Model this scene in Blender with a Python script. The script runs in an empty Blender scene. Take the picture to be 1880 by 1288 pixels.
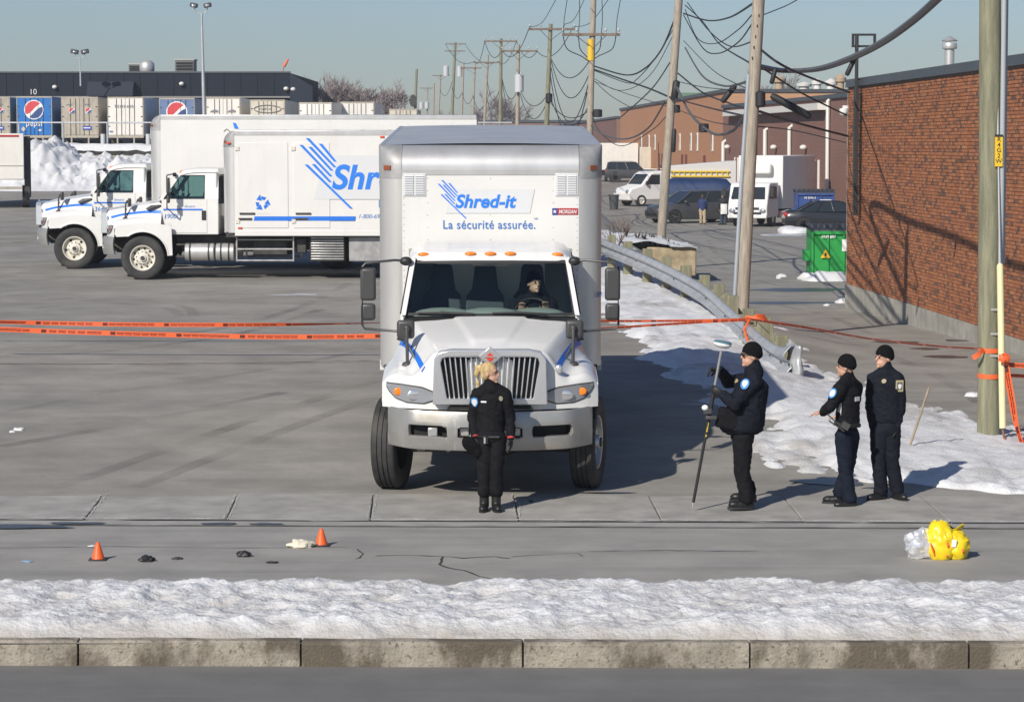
import bpy, bmesh, math, random
from mathutils import Vector, Matrix, noise
from mathutils.bvhtree import BVHTree
rad = math.radians
RND = random.Random(11)
S = bpy.context.scene
COL = S.collection
# ---------------------------------------------------------------- camera
F = 4800.0            # focal length in photo pixels (photo 1880 x 1288)
CH = 3.77             # camera height above the street
HY = 265.0            # photo row of the horizon
PITCH = math.atan((644 - HY) / F)
cam_d = bpy.data.cameras.new('camera'); cam = bpy.data.objects.new('camera', cam_d); COL.objects.link(cam)
cam_d.sensor_width = 36.0; cam_d.lens = F / 1880 * 36.0
cam_d.clip_start = 0.5; cam_d.clip_end = 6000
cam.location = (0, 0, CH); cam.rotation_euler = (math.pi / 2 - PITCH, 0, 0)
S.camera = cam
# ---------------------------------------------------------------- sky, sun, exposure
SUN_AZ = rad(31); SUN_EL = rad(33)     # shadows fall away from the camera and to the right
w = bpy.data.worlds.new('World'); S.world = w; w.use_nodes = True
nt = w.node_tree; bg = nt.nodes['Background']
sky = nt.nodes.new('ShaderNodeTexSky'); sky.sky_type = 'NISHITA'; sky.sun_disc = False
sky.sun_elevation = SUN_EL; sky.sun_rotation = math.atan2(-math.sin(SUN_AZ), -math.cos(SUN_AZ))
sky.altitude = 50; sky.air_density = 1.0; sky.dust_density = .4; sky.ozone_density = 4.0
tint = nt.nodes.new('ShaderNodeMix'); tint.data_type = 'RGBA'; tint.blend_type = 'MULTIPLY'; tint.inputs[0].default_value = 1.0
tint.inputs[7].default_value = (.90, .94, 1.06, 1)
nt.links.new(sky.outputs[0], tint.inputs[6]); nt.links.new(tint.outputs[2], bg.inputs[0]); bg.inputs[1].default_value = 0.057
sl = bpy.data.lights.new('sun', 'SUN'); so = bpy.data.objects.new('sun', sl); COL.objects.link(so)
sl.energy = 3.7; sl.angle = rad(0.55); sl.color = (1.0, 0.93, 0.83)
sd = Vector((-math.sin(SUN_AZ) * math.cos(SUN_EL), -math.cos(SUN_AZ) * math.cos(SUN_EL), math.sin(SUN_EL)))
so.rotation_euler = sd.to_track_quat('Z', 'Y').to_euler(); so.location = sd * 60
S.view_settings.view_transform = 'Standard'; S.view_settings.look = 'None'
S.view_settings.exposure = 0.42; S.view_settings.gamma = 1.0; S.view_settings.use_curve_mapping = False
try:
    S.cycles.max_bounces = 6; S.cycles.transparent_max_bounces = 12
except Exception: pass

# ---------------------------------------------------------------- pixel -> place
_fw = Vector((0, math.cos(PITCH), -math.sin(PITCH))); _up = Vector((0, math.sin(PITCH), math.cos(PITCH)))
def ray(x, y): return Vector((1, 0, 0)) * ((x - 940) / F) + _up * ((644 - y) / F) + _fw
def P(x, y, D):                       # point seen at photo pixel (x, y), D metres ahead of the camera
    d = ray(x, y); t = D / d.y
    return Vector((0, 0, CH)) + d * t
def lerp(a, b, t): return a + (b - a) * t
def interp(tab, x):
    if x <= tab[0][0]: return tab[0][1]
    for (a, va), (b, vb) in zip(tab, tab[1:]):
        if x <= b: return va + (vb - va) * (x - a) / (b - a)
    return tab[-1][1]
def sstep(a, b, x):
    t = max(0.0, min(1.0, (x - a) / (b - a))); return t * t * (3 - 2 * t)
LOT = [(25.9, 0), (27.7, .05), (28.2, .06), (33.5, .27), (38, .39), (60, .68), (113, 1.83), (122, 2.0), (126, 3.2), (260, 3.2), (600, 3.2)]
ALLEY = [(25.9, 0), (27.7, .05), (34, .1), (46, .1), (64, -.23), (145, -.23), (220, .5), (400, 1.2), (600, 1.5)]
XB = [(26, 5.0), (32, 3.8), (36, 3.0), (40, 2.4), (44, 3.2), (47, 4.2), (59, 3.2), (84, 3.0), (110, 2.6), (122, 2.0), (200, 1.0), (600, 0)]
def ground(X, Y):
    a = interp(LOT, Y); b = interp(ALLEY, Y); xb = interp(XB, Y)
    return lerp(a, b, sstep(xb - .2, xb + 2.6, X))
def G(x, y, off=0.0):                 # where the ray through a pixel meets the ground (raised by off)
    d = ray(x, y); t0 = 10.0; o = Vector((0, 0, CH)); prev = t0
    t = t0
    while t < 700:
        p = o + d * t
        if p.z <= ground(p.x, p.y) + off: break
        prev = t; t *= 1.01
    a, b = prev, t
    for _ in range(30):
        m = (a + b) / 2; p = o + d * m
        if p.z <= ground(p.x, p.y) + off: b = m
        else: a = m
    return o + d * b

# ---------------------------------------------------------------- materials
MATS = {}
def M(name, col=(.5, .5, .5), rough=.6, metal=0.0, var=.0, vs=4.0, bump=0.0, bs=40.0, col2=None, coat=0.0, spec=.5, emis=0, stretch=None, contrast=(.35, .65), detail=5):
    if name in MATS: return MATS[name]
    m = bpy.data.materials.new(name); m.use_nodes = True; MATS[name] = m
    n = m.node_tree.nodes; l = m.node_tree.links; b = n['Principled BSDF']
    b.inputs['Roughness'].default_value = rough; b.inputs['Metallic'].default_value = metal
    b.inputs['Base Color'].default_value = (*col, 1)
    b.inputs['Specular IOR Level'].default_value = spec
    if coat: b.inputs['Coat Weight'].default_value = coat; b.inputs['Coat Roughness'].default_value = .08
    if emis:
        b.inputs['Emission Color'].default_value = (*col, 1); b.inputs['Emission Strength'].default_value = emis
    if var or col2 or bump:
        tc = n.new('ShaderNodeTexCoord'); src = tc.outputs['Object']
        if stretch:
            mp = n.new('ShaderNodeMapping'); mp.inputs['Scale'].default_value = stretch; l.new(src, mp.inputs[0]); src = mp.outputs[0]
    if var or col2:
        t = n.new('ShaderNodeTexNoise'); t.inputs['Scale'].default_value = vs; t.inputs['Detail'].default_value = detail; t.inputs['Roughness'].default_value = .62
        l.new(src, t.inputs['Vector'])
        r = n.new('ShaderNodeValToRGB'); l.new(t.outputs[0], r.inputs[0])
        c2 = col2 if col2 else tuple(c * (1 - var) for c in col)
        c1 = col if col2 else tuple(min(1, c * (1 + var * .6)) for c in col)
        r.color_ramp.elements[0].color = (*c2, 1); r.color_ramp.elements[1].color = (*c1, 1)
        r.color_ramp.elements[0].position = contrast[0]; r.color_ramp.elements[1].position = contrast[1]
        l.new(r.outputs[0], b.inputs['Base Color'])
    if bump:
        t2 = n.new('ShaderNodeTexNoise'); t2.inputs['Scale'].default_value = bs; t2.inputs['Detail'].default_value = 4
        l.new(src, t2.inputs['Vector'])
        bp = n.new('ShaderNodeBump'); bp.inputs['Strength'].default_value = bump; bp.inputs['Distance'].default_value = .02
        l.new(t2.outputs[0], bp.inputs['Height']); l.new(bp.outputs[0], b.inputs['Normal'])
    return m
def glass(name, tint, rough=.02, refl=1.0):
    if name in MATS: return MATS[name]
    m = bpy.data.materials.new(name); m.use_nodes = True; MATS[name] = m
    n = m.node_tree.nodes; l = m.node_tree.links; n.remove(n['Principled BSDF'])
    tr = n.new('ShaderNodeBsdfTransparent'); tr.inputs[0].default_value = (*tint, 1)
    gl = n.new('ShaderNodeBsdfGlossy'); gl.inputs['Roughness'].default_value = rough; gl.inputs[0].default_value = (.9 * refl, .95 * refl, 1 * refl, 1)
    fr = n.new('ShaderNodeFresnel'); fr.inputs[0].default_value = 1.5
    mx = n.new('ShaderNodeMixShader'); l.new(fr.outputs[0], mx.inputs[0]); l.new(tr.outputs[0], mx.inputs[1]); l.new(gl.outputs[0], mx.inputs[2])
    l.new(mx.outputs[0], n['Material Output'].inputs[0])
    return m
def ramp_mix(m, scale, c_over, lo, hi, stretch=(1, 1, 1), amount=1.0, detail=6, rough=None):
    """lay a second noise-shaped colour (stains, streaks, wet patches) over a material"""
    n = m.node_tree.nodes; l = m.node_tree.links; b = n['Principled BSDF']
    tc = n.new('ShaderNodeTexCoord'); mp = n.new('ShaderNodeMapping'); mp.inputs['Scale'].default_value = stretch
    mp.inputs['Location'].default_value = (scale * 3.1, scale, 0)
    l.new(tc.outputs['Object'], mp.inputs[0])
    t = n.new('ShaderNodeTexNoise'); t.inputs['Scale'].default_value = scale; t.inputs['Detail'].default_value = detail; t.inputs['Roughness'].default_value = .6
    l.new(mp.outputs[0], t.inputs['Vector'])
    r = n.new('ShaderNodeMapRange'); r.inputs[1].default_value = lo; r.inputs[2].default_value = hi; r.inputs[4].default_value = amount
    l.new(t.outputs[0], r.inputs[0])
    mx = n.new('ShaderNodeMix'); mx.data_type = 'RGBA'; l.new(r.outputs[0], mx.inputs[0])
    if b.inputs['Base Color'].is_linked: l.new(b.inputs['Base Color'].links[0].from_socket, mx.inputs[6])
    else: mx.inputs[6].default_value = b.inputs['Base Color'].default_value
    mx.inputs[7].default_value = (*c_over, 1); l.new(mx.outputs[2], b.inputs['Base Color'])
    if rough is not None:
        m2 = n.new('ShaderNodeMix'); l.new(r.outputs[0], m2.inputs[0])
        if b.inputs['Roughness'].is_linked: l.new(b.inputs['Roughness'].links[0].from_socket, m2.inputs[2])
        else: m2.inputs[2].default_value = b.inputs['Roughness'].default_value
        m2.inputs[3].default_value = rough; l.new(m2.outputs[0], b.inputs['Roughness'])
    return m

# ---------------------------------------------------------------- mesh builder
class MB:
    def __init__(s): s.v = []; s.f = []; s.mi = []; s.cur = 0
    def add(s, vs, fs):
        o = len(s.v); s.v.extend([tuple(v) for v in vs]); s.f.extend([[i + o for i in f] for f in fs]); s.mi.extend([s.cur] * len(fs)); return s
    def box(s, x0, x1, y0, y1, z0, z1):
        return s.add([(x0, y0, z0), (x1, y0, z0), (x1, y1, z0), (x0, y1, z0), (x0, y0, z1), (x1, y0, z1), (x1, y1, z1), (x0, y1, z1)],
                     [(3, 2, 1, 0), (4, 5, 6, 7), (0, 1, 5, 4), (1, 2, 6, 5), (2, 3, 7, 6), (3, 0, 4, 7)])
    def obox(s, c, size, rot=None):
        hx, hy, hz = size[0] / 2, size[1] / 2, size[2] / 2; c = Vector(c)
        vs = [Vector(p) for p in ((-hx, -hy, -hz), (hx, -hy, -hz), (hx, hy, -hz), (-hx, hy, -hz), (-hx, -hy, hz), (hx, -hy, hz), (hx, hy, hz), (-hx, hy, hz))]
        if rot is not None: vs = [rot @ v for v in vs]
        return s.add([v + c for v in vs], [(3, 2, 1, 0), (4, 5, 6, 7), (0, 1, 5, 4), (1, 2, 6, 5), (2, 3, 7, 6), (3, 0, 4, 7)])
    def tube(s, pts, r, n=8, caps=True):
        pts = [Vector(p) for p in pts]; rs = r if isinstance(r, (list, tuple)) else [r] * len(pts)
        rings = []; ref = None
        for i, p in enumerate(pts):
            d = (pts[min(i + 1, len(pts) - 1)] - pts[max(i - 1, 0)])
            if d.length < 1e-9: d = Vector((0, 0, 1))
            d.normalize()
            if ref is None: ref = Vector((0, 0, 1)) if abs(d.z) < .9 else Vector((1, 0, 0))
            a = d.cross(ref)
            if a.length < 1e-4: a = d.cross(Vector((0, 1, 0)))
            a.normalize(); b = d.cross(a).normalized(); ref = b.cross(d) if False else ref
            rings.append([p + (a * math.cos(2 * math.pi * k / n) + b * math.sin(2 * math.pi * k / n)) * rs[i] for k in range(n)])
        vs = [v for rg in rings for v in rg]; fs = []
        for i in range(len(pts) - 1):
            for k in range(n): fs.append((i * n + k, i * n + (k + 1) % n, (i + 1) * n + (k + 1) % n, (i + 1) * n + k))
        if caps: fs.append(tuple(range(n))[::-1]); fs.append(tuple(range((len(pts) - 1) * n, len(pts) * n)))
        return s.add(vs, fs)
    def cyl(s, p0, p1, r0, r1=None, n=16): return s.tube([p0, p1], [r0, r0 if r1 is None else r1], n)
    def ell(s, c, r, nu=14, nv=10, rot=None):
        c = Vector(c); vs = []; fs = []
        if not isinstance(r, (list, tuple)): r = (r, r, r)
        for j in range(nv + 1):
            th = math.pi * j / nv
            for i in range(nu):
                ph = 2 * math.pi * i / nu
                p = Vector((r[0] * math.sin(th) * math.cos(ph), r[1] * math.sin(th) * math.sin(ph), r[2] * math.cos(th)))
                if rot is not None: p = rot @ p
                vs.append(c + p)
        for j in range(nv):
            for i in range(nu): fs.append((j * nu + i, j * nu + (i + 1) % nu, (j + 1) * nu + (i + 1) % nu, (j + 1) * nu + i))
        return s.add(vs, fs)
    def rev(s, prof, n=32, axis='x', c=(0, 0, 0), closed=False):
        """profile of (radius, along-axis) swept round the axis"""
        vs = []; fs = []; k = len(prof); c = Vector(c)
        for i in range(n):
            a = 2 * math.pi * i / n; ca, sa = math.cos(a), math.sin(a)
            for r, h in prof:
                vs.append(c + Vector({'x': (h, r * ca, r * sa), 'y': (r * ca, h, r * sa), 'z': (r * ca, r * sa, h)}[axis]))
        for i in range(n):
            j = (i + 1) % n
            for q in range(k - 1 + (1 if closed else 0)): fs.append((i * k + q, i * k + (q + 1) % k, j * k + (q + 1) % k, j * k + q))
        return s.add(vs, fs)
    def prism(s, poly, ax, a0, a1):
        """2D polygon extruded along an axis: ax 'x' -> poly in (y,z), 'y' -> (x,z), 'z' -> (x,y)"""
        n = len(poly); f = {'x': lambda p, a: (a, p[0], p[1]), 'y': lambda p, a: (p[0], a, p[1]), 'z': lambda p, a: (p[0], p[1], a)}[ax]
        vs = [f(p, a0) for p in poly] + [f(p, a1) for p in poly]
        fs = [tuple(range(n)), tuple(range(n, 2 * n))[::-1]] + [(i, i + n, (i + 1) % n + n, (i + 1) % n) for i in range(n)]
        return s.add(vs, fs)
    def frame(s, outer, inner, ax, a0, a1):
        n = len(outer); f = {'x': lambda p, a: (a, p[0], p[1]), 'y': lambda p, a: (p[0], a, p[1]), 'z': lambda p, a: (p[0], p[1], a)}[ax]
        vs = [f(p, a) for a in (a0, a1) for q in (outer, inner) for p in q]; fs = []
        for i in range(n):
            j = (i + 1) % n
            fs += [(i, j, n + j, n + i), (2 * n + i, 3 * n + i, 3 * n + j, 2 * n + j), (i, 2 * n + i, 2 * n + j, j), (n + i, n + j, 3 * n + j, 3 * n + i)]
        return s.add(vs, fs)
    def grid(s, fn, nu, nv, wrap=False):
        vs = [fn(i / (nu if wrap else nu - 1), j / (nv - 1)) for j in range(nv) for i in range(nu)]; fs = []
        for j in range(nv - 1):
            for i in range(nu if wrap else nu - 1): fs.append((j * nu + i, j * nu + (i + 1) % nu, (j + 1) * nu + (i + 1) % nu, (j + 1) * nu + i))
        return s.add(vs, fs)
    def loft(s, rings, caps=True):
        n = len(rings[0]); vs = [p for r in rings for p in r]; fs = []
        for j in range(len(rings) - 1):
            for i in range(n): fs.append((j * n + i, j * n + (i + 1) % n, (j + 1) * n + (i + 1) % n, (j + 1) * n + i))
        if caps: fs += [tuple(range(n))[::-1], tuple(range((len(rings) - 1) * n, len(rings) * n))]
        return s.add(vs, fs)
    def mesh(s, name, smooth=40, recalc=True, merge=0):
        me = bpy.data.meshes.new(name); me.from_pydata(s.v, [], s.f)
        if any(s.mi): me.polygons.foreach_set('material_index', s.mi)
        if recalc or merge:
            bm = bmesh.new(); bm.from_mesh(me)
            if merge: bmesh.ops.remove_doubles(bm, verts=bm.verts, dist=merge)
            bmesh.ops.recalc_face_normals(bm, faces=bm.faces); bm.to_mesh(me); bm.free()
        if smooth:
            me.polygons.foreach_set('use_smooth', [True] * len(me.polygons)); me.set_sharp_from_angle(angle=rad(smooth))
        me.update(); return me
    def build(s, name, mat, parent=None, smooth=40, bevel=0, seg=2, recalc=True, merge=0):
        me = s.mesh(name, smooth, recalc, merge)
        for m in (mat if isinstance(mat, (list, tuple)) else [mat]): me.materials.append(m)
        return link(name, me, parent, bevel, seg)
def link(name, me, parent=None, bevel=0, seg=2):
    o = bpy.data.objects.new(name, me); COL.objects.link(o)
    if parent is not None: o.parent = parent
    if bevel:
        b = o.modifiers.new('bevel', 'BEVEL'); b.width = bevel; b.segments = seg; b.limit_method = 'ANGLE'; b.angle_limit = rad(40)
    return o
def tag(o, label=None, cat=None, group=None, kind=None):
    if label: o['label'] = label
    if cat: o['category'] = cat
    if group: o['group'] = group
    if kind: o['kind'] = kind
    return o
def empty(name, loc=(0, 0, 0), rot=(0, 0, 0), label=None, cat=None, group=None, kind=None):
    o = bpy.data.objects.new(name, None); COL.objects.link(o); o.location = loc; o.rotation_euler = rot; o.empty_display_size = .2
    return tag(o, label, cat, group, kind)
def text_mesh(name, txt, size, mat, parent, origin, xdir, up, bold=0.0, shear=0.0, depth=.002, align='LEFT', spacing=1.0, sx=1.0):
    """lettering as a thin mesh lying on a surface: origin = baseline start, xdir = reading direction"""
    c = bpy.data.curves.new(name, 'FONT'); c.body = txt; c.size = size; c.offset = bold; c.shear = shear; c.extrude = depth / 2; c.align_x = align; c.space_character = spacing
    t = bpy.data.objects.new(name + '_tmp', c); COL.objects.link(t)
    dg = bpy.context.evaluated_depsgraph_get(); me = bpy.data.meshes.new_from_object(t.evaluated_get(dg))
    bpy.data.objects.remove(t); me.name = name
    X = Vector(xdir).normalized(); Y = Vector(up).normalized(); Z = X.cross(Y)
    mt = Matrix((X * sx, Y, Z)).transposed().to_4x4(); mt.translation = Vector(origin); me.transform(mt)
    me.materials.clear(); me.materials.append(mat)
    return link(name, me, parent)
def flat(poly, origin, xdir, up, th=.003):
    """flat outline (2D points) laid on a surface with a little thickness, as MB"""
    X = Vector(xdir).normalized(); Y = Vector(up).normalized(); Z = X.cross(Y); o = Vector(origin); n = len(poly); b = MB()
    lo = [o + X * p[0] + Y * p[1] for p in poly]; hi = [q + Z * th for q in lo]
    return b.add(lo + hi, [tuple(range(n))[::-1], tuple(range(n, 2 * n))] + [(i, (i + 1) % n, (i + 1) % n + n, i + n) for i in range(n)])
def copy_tree(o, parent=None):
    c = o.copy(); COL.objects.link(c)
    if parent is not None: c.parent = parent
    for ch in list(o.children): copy_tree(ch, c)
    return c
def remesh(mb, voxel, smooth_it=4, disp=None):
    """fuse overlapping solids into one continuous skin"""
    me = mb.mesh('tmp', 0); o = bpy.data.objects.new('tmp', me); COL.objects.link(o)
    r = o.modifiers.new('r', 'REMESH'); r.mode = 'VOXEL'; r.voxel_size = voxel
    if smooth_it:
        sm = o.modifiers.new('s', 'SMOOTH'); sm.factor = .5; sm.iterations = smooth_it
    dg = bpy.context.evaluated_depsgraph_get(); out = bpy.data.meshes.new_from_object(o.evaluated_get(dg))
    bpy.data.objects.remove(o); bpy.data.meshes.remove(me)
    if disp:
        for v in out.vertices: v.co += disp(v.co, v.normal)
    out.polygons.foreach_set('use_smooth', [True] * len(out.polygons)); out.update()
    return out
# ---------------------------------------------------------------- common materials
asphalt_lot = M('asphalt_lot', (.292, .277, .246), .85, var=.22, vs=.9, bump=.35, bs=160)
ramp_mix(asphalt_lot, .35, (.19, .184, .174), .50, .70, (.35, 1, 1), .7)
ramp_mix(asphalt_lot, .8, (.34, .325, .30), .54, .74, (.12, 1.4, 1), .6)
ramp_mix(asphalt_lot, 14, (.22, .21, .19), .5, .7, (1, 1, 1), .4)
ramp_mix(asphalt_lot, 60, (.13, .125, .12), .56, .70, (1, 1, 1), .55)
asphalt_road = M('asphalt_road', (.325, .314, .288), .82, var=.16, vs=1.2, bump=.35, bs=170)
ramp_mix(asphalt_road, .9, (.21, .206, .20), .5, .72, (.14, 1.6, 1), .7)
ramp_mix(asphalt_road, 1.3, (.37, .362, .35), .56, .76, (.08, 2.2, 1), .65)
ramp_mix(asphalt_road, 70, (.14, .138, .13), .58, .70, (1, 1, 1), .5)
concrete = M('concrete', (.34, .33, .305), .85, var=.2, vs=2.2, bump=.3, bs=90)
ramp_mix(concrete, 1.1, (.22, .205, .185), .52, .75, (.6, 1.5, 1), .7)
ramp_mix(concrete, 55, (.2, .19, .17), .6, .72, (1, 1, 1), .5)
kerb_m = M('kerb_concrete', (.31, .28, .23), .9, var=.25, vs=5, bump=.6, bs=45)
ramp_mix(kerb_m, 1.7, (.09, .072, .05), .47, .56, (1, 1, .55), .9)
ramp_mix(kerb_m, 7, (.27, .17, .09), .62, .75, (1, 1, 1), .6)
ramp_mix(kerb_m, 28, (.09, .075, .055), .56, .66, (1, 1, 1), .8)
snow_m = M('snow', (.65, .66, .675), .7, var=.06, vs=6, bump=.8, bs=30)
ramp_mix(snow_m, 2.2, (.47, .45, .42), .56, .78, (1, 1, 1), .55)
snow_dirty = M('snow_dirty', (.82, .82, .82), .75, var=.08, vs=5, bump=.6, bs=20)
ramp_mix(snow_dirty, 1.6, (.45, .41, .36), .54, .74, (1, 1, 1), .7)
tar = M('tar_seam', (.055, .055, .055), .7)
salt = M('salt_residue', (.55, .54, .52), .9, var=.3, vs=20)

# ---------------------------------------------------------------- ground to the horizon
def spaced(a, b, step0, grow):
    out = [a]; st = step0
    while out[-1] < b: out.append(out[-1] + st); st *= grow
    out[-1] = b; return out
ys = spaced(6, 140, .8, 1.0) + spaced(141, 5000, 3, 1.12)
xr = spaced(0, 40, .7, 1.0) + spaced(41, 3500, 3, 1.25)
xs = [-x for x in xr[::-1]][:-1] + xr
b = MB(); nx = len(xs)
b.add([(x, y, ground(x, y) - (.03 if y < 27.6 else 0)) for y in ys for x in xs], [(j * nx + i, j * nx + i + 1, (j + 1) * nx + i + 1, (j + 1) * nx + i) for j in range(len(ys) - 1) for i in range(nx - 1)])
tag(b.build('ground', asphalt_lot, smooth=80), 'worn grey asphalt of the parking lot and alley', 'ground', kind='structure')
SK = -.025
def Ys(y0, x): return y0 + SK * x
b = MB(); b.add([(-40, 20, .0), (40, 20, .0), (40, Ys(25.62, 40), .0), (-40, Ys(25.62, -40), .0)], [(0, 1, 2, 3)])
tag(b.build('street', asphalt_road), 'dry grey street running past the parking lot', 'road', kind='structure')
asphalt_near = M('asphalt_near', (.175, .172, .165), .82, var=.14, vs=1.4, bump=.35, bs=170)
ramp_mix(asphalt_near, 1.1, (.135, .133, .13), .5, .72, (.10, 1.8, 1), .7); ramp_mix(asphalt_near, 80, (.09, .09, .088), .57, .7, (1, 1, 1), .55); ramp_mix(asphalt_near, 2.4, (.26, .255, .245), .64, .76, (.07, 2.6, 1), .7)
b = MB(); b.add([(-40, 5, .0), (40, 5, .0), (40, 19.96, .0), (-40, 19.96, .0)], [(0, 1, 2, 3)]); tag(b.build('near_street', asphalt_near), 'darker near carriageway in front of the median kerb', 'road', kind='structure')
# gutter strip between the street and the sidewalk
b = MB(); b.add([(-40, Ys(25.624, -40), .004), (40, Ys(25.624, 40), .004), (40, Ys(25.95, 40), .006), (-40, Ys(25.95, -40), .006)], [(0, 1, 2, 3)])
tag(b.build('gutter', concrete), 'narrow concrete gutter strip along the sidewalk', 'gutter', kind='structure')
b = MB()
for y0, wd in ((25.62, .024), (25.96, .034)):
    pts = [(-12 + i * .25) for i in range(97)]
    lo = [(x, Ys(y0, x) + RND.uniform(-.006, .006), .0125) for x in pts]; hi = [(x, Ys(y0, x) + wd * RND.uniform(.5, 1.2), .0125) for x in pts]
    n = len(pts); b.add(lo + hi, [(i, i + 1, n + i + 1, n + i) for i in range(n - 1)])
tag(b.build('gutter_seam', tar), 'dark dirt-filled seams along the gutter', 'seam', kind='structure')
b = MB(); pts = [(-12 + i * .12) for i in range(201)]
lo = [(x, Ys(26.03, x) + RND.uniform(-.02, .02), .016) for x in pts]; hi = [(x, Ys(26.07, x) + RND.uniform(-.015, .04), .016) for x in pts]; n = len(pts)
b.add(lo + hi, [(i, i + 1, n + i + 1, n + i) for i in range(n - 1)])
tag(b.build('salt_line', salt), 'white salt line along the sidewalk edge', 'salt', kind='structure')
# sidewalk of separate slabs
sw = empty('sidewalk', (0, 26.8, 0), label='pale concrete sidewalk of separate slabs crossing the driveway', cat='sidewalk', kind='structure')
jx = [-10.1, -8.65, -7.2, -5.75, -4.33, -2.9, -1.45, .045, 1.48, 2.9, 4.36, 5.8, 7.25, 8.7, 10.15]
for a, c in zip(jx, jx[1:]):
    b = MB(); g = .007; dz = RND.uniform(-.004, .004)
    def q(x, y, z): return (x - .03 * (y - 26.8), Ys(y, x) - 26.8, z)
    y0, y1 = 25.99, 27.68
    zt = lambda y: .012 + .04 * (y - 25.99) / 1.7 + dz
    vs = [q(a + g, y0, -.1), q(c - g, y0, -.1), q(c - g, y1, -.1), q(a + g, y1, -.1), q(a + g, y0, zt(y0)), q(c - g, y0, zt(y0)), q(c - g, y1, zt(y1)), q(a + g, y1, zt(y1))]
    b.add(vs, [(3, 2, 1, 0), (4, 5, 6, 7), (0, 1, 5, 4), (1, 2, 6, 5), (2, 3, 7, 6), (3, 0, 4, 7)])
    b.build('slab', concrete, sw, bevel=.008)
b = MB(); b.box(-12, 12, 25.95 - 26.8, 27.72 - 26.8, -.12, -.012); b.build('joint_bed', tar, sw)
# salt-stained joint residues
b = MB()
for x0 in jx[4:8]:
    for k in range(26):
        y = 26.05 + k * .062; x = x0 - .03 * (y - 26.8) + RND.choice((-.02, .028)) + RND.uniform(-.012, .012); z = .022 + .04 * (y - 25.99) / 1.7
        b.add([(x - .005, y, z), (x + .006, y + RND.uniform(-.01, .01), z), (x + .005, y + .05, z + .002), (x - .006, y + .04, z + .002)], [(0, 1, 2, 3)])
tag(b.build('joint_salt', salt), 'crumbs of salt along the sidewalk joints', 'salt', kind='structure')

# ---------------------------------------------------------------- cracks, seams and marks on the pavement
def strip(px, wd, mat, name, label, lift=.005, z=None, jit=1.0):
    pts = [G(*p) for p in px]; out = []
    if not jit:
        q_ = []
        for i in range(len(pts) - 1):
            p0 = pts[max(i - 1, 0)]; p1 = pts[i]; p2 = pts[i + 1]; p3 = pts[min(i + 2, len(pts) - 1)]
            for k in range(12): t = k / 12; q_.append(.5 * ((2 * p1) + (p2 - p0) * t + (2 * p0 - 5 * p1 + 4 * p2 - p3) * t * t + (3 * p1 - p0 - 3 * p2 + p3) * t ** 3))
        pts = q_ + [pts[-1]]
    for a, c in zip(pts, pts[1:]):
        n = max(1 if not jit else 2, int((c - a).length / .12))
        for i in range(n): out.append(a.lerp(c, i / n))
    out.append(pts[-1]); lo = []; hi = []
    for i, p in enumerate(out):
        d = out[min(i + 1, len(out) - 1)] - out[max(i - 1, 0)]; s = Vector((-d.y, d.x, 0)).normalized()
        w0 = wd * (RND.uniform(.35, 1.2) if jit else 1); j = s * RND.uniform(-wd, wd) * .8 * jit
        for lst, sg in ((lo, -1), (hi, 1)):
            v = p + j + s * w0 * sg * .5; v.z = (0.0 if p.y < 25.6 else ground(v.x, v.y)) + lift; lst.append(v)
    n = len(out); b = MB(); b.add(lo + hi, [(i, i + 1, n + i + 1, n + i) for i in range(n - 1)])
    return tag(b.build(name, mat), label, 'crack', kind='structure')
crk = M('crack_dark', (.045, .043, .04), .9)
strip([(690, 1020), (760, 1019), (805, 1021), (850, 1024), (910, 1022), (935, 1025)], .025, crk, 'pavement_crack', 'long crack across the street lane')
strip([(812, 1022), (806, 1036), (825, 1042), (850, 1047), (880, 1058), (905, 1063)], .022, crk, 'pavement_crack', 'jagged branch crack towards the snowy median')
strip([(940, 1022), (1000, 1018), (1060, 1015), (1068, 1022)], .018, crk, 'pavement_crack', 'thin crack continuing along the lane')
strip([(655, 1008), (668, 1016), (660, 1024), (650, 1026)], .018, crk, 'pavement_crack', 'small forked crack in the street')
strip([(1080, 1012), (1200, 1010), (1390, 1012)], .02, crk, 'pavement_crack', 'hairline seam in the right of the lane')
strip([(0, 1006), (200, 1003), (420, 1006), (640, 1004)], .014, crk, 'pavement_crack', 'faint lengthwise seam in the street')
strip([(0, 668), (180, 668), (400, 667), (560, 664), (697, 662)], .05, M('tar_line', (.085, .085, .085), .75), 'tar_seam', 'dark tar seam across the parking lot')
strip([(430, 668), (560, 667), (697, 665)], .03, MATS['tar_line'], 'tar_seam', 'second finer tar seam branching off')
strip([(0, 449), (60, 441)], .12, M('faded_yellow', (.32, .27, .14), .85), 'parking_line', 'faded yellow parking line on the lot')
strip([(0, 432), (62, 428)], .12, MATS['faded_yellow'], 'parking_line', 'worn yellow stall line by the snow bank')
def blotch(x, y, rx, ry, mat, name, label, lift=.0045):
    c = G(x, y); n = 28; ph = RND.uniform(0, 9); vs = [(c.x, c.y, (0 if c.y < 25.6 else ground(c.x, c.y)) + lift)]
    for i in range(n):
        a = 2 * math.pi * i / n; k = .75 + .45 * noise.noise((math.cos(a) * 1.3 + ph, math.sin(a) * 1.3, ph))
        X = c.x + rx * k * math.cos(a); Y = c.y + ry * k * math.sin(a); vs.append((X, Y, (0 if Y < 25.6 else ground(X, Y)) + lift))
    b = MB(); b.add(vs, [(0, i + 1, (i + 1) % n + 1) for i in range(n)]); return tag(b.build(name, mat), label, 'stain', kind='structure')
tm = bpy.data.materials.new('tyre_mark'); tm.use_nodes = True; _n = tm.node_tree.nodes; _l = tm.node_tree.links; _p = _n['Principled BSDF']; _p.inputs['Base Color'].default_value = (.10, .097, .09, 1); _p.inputs['Roughness'].default_value = .8
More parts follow.
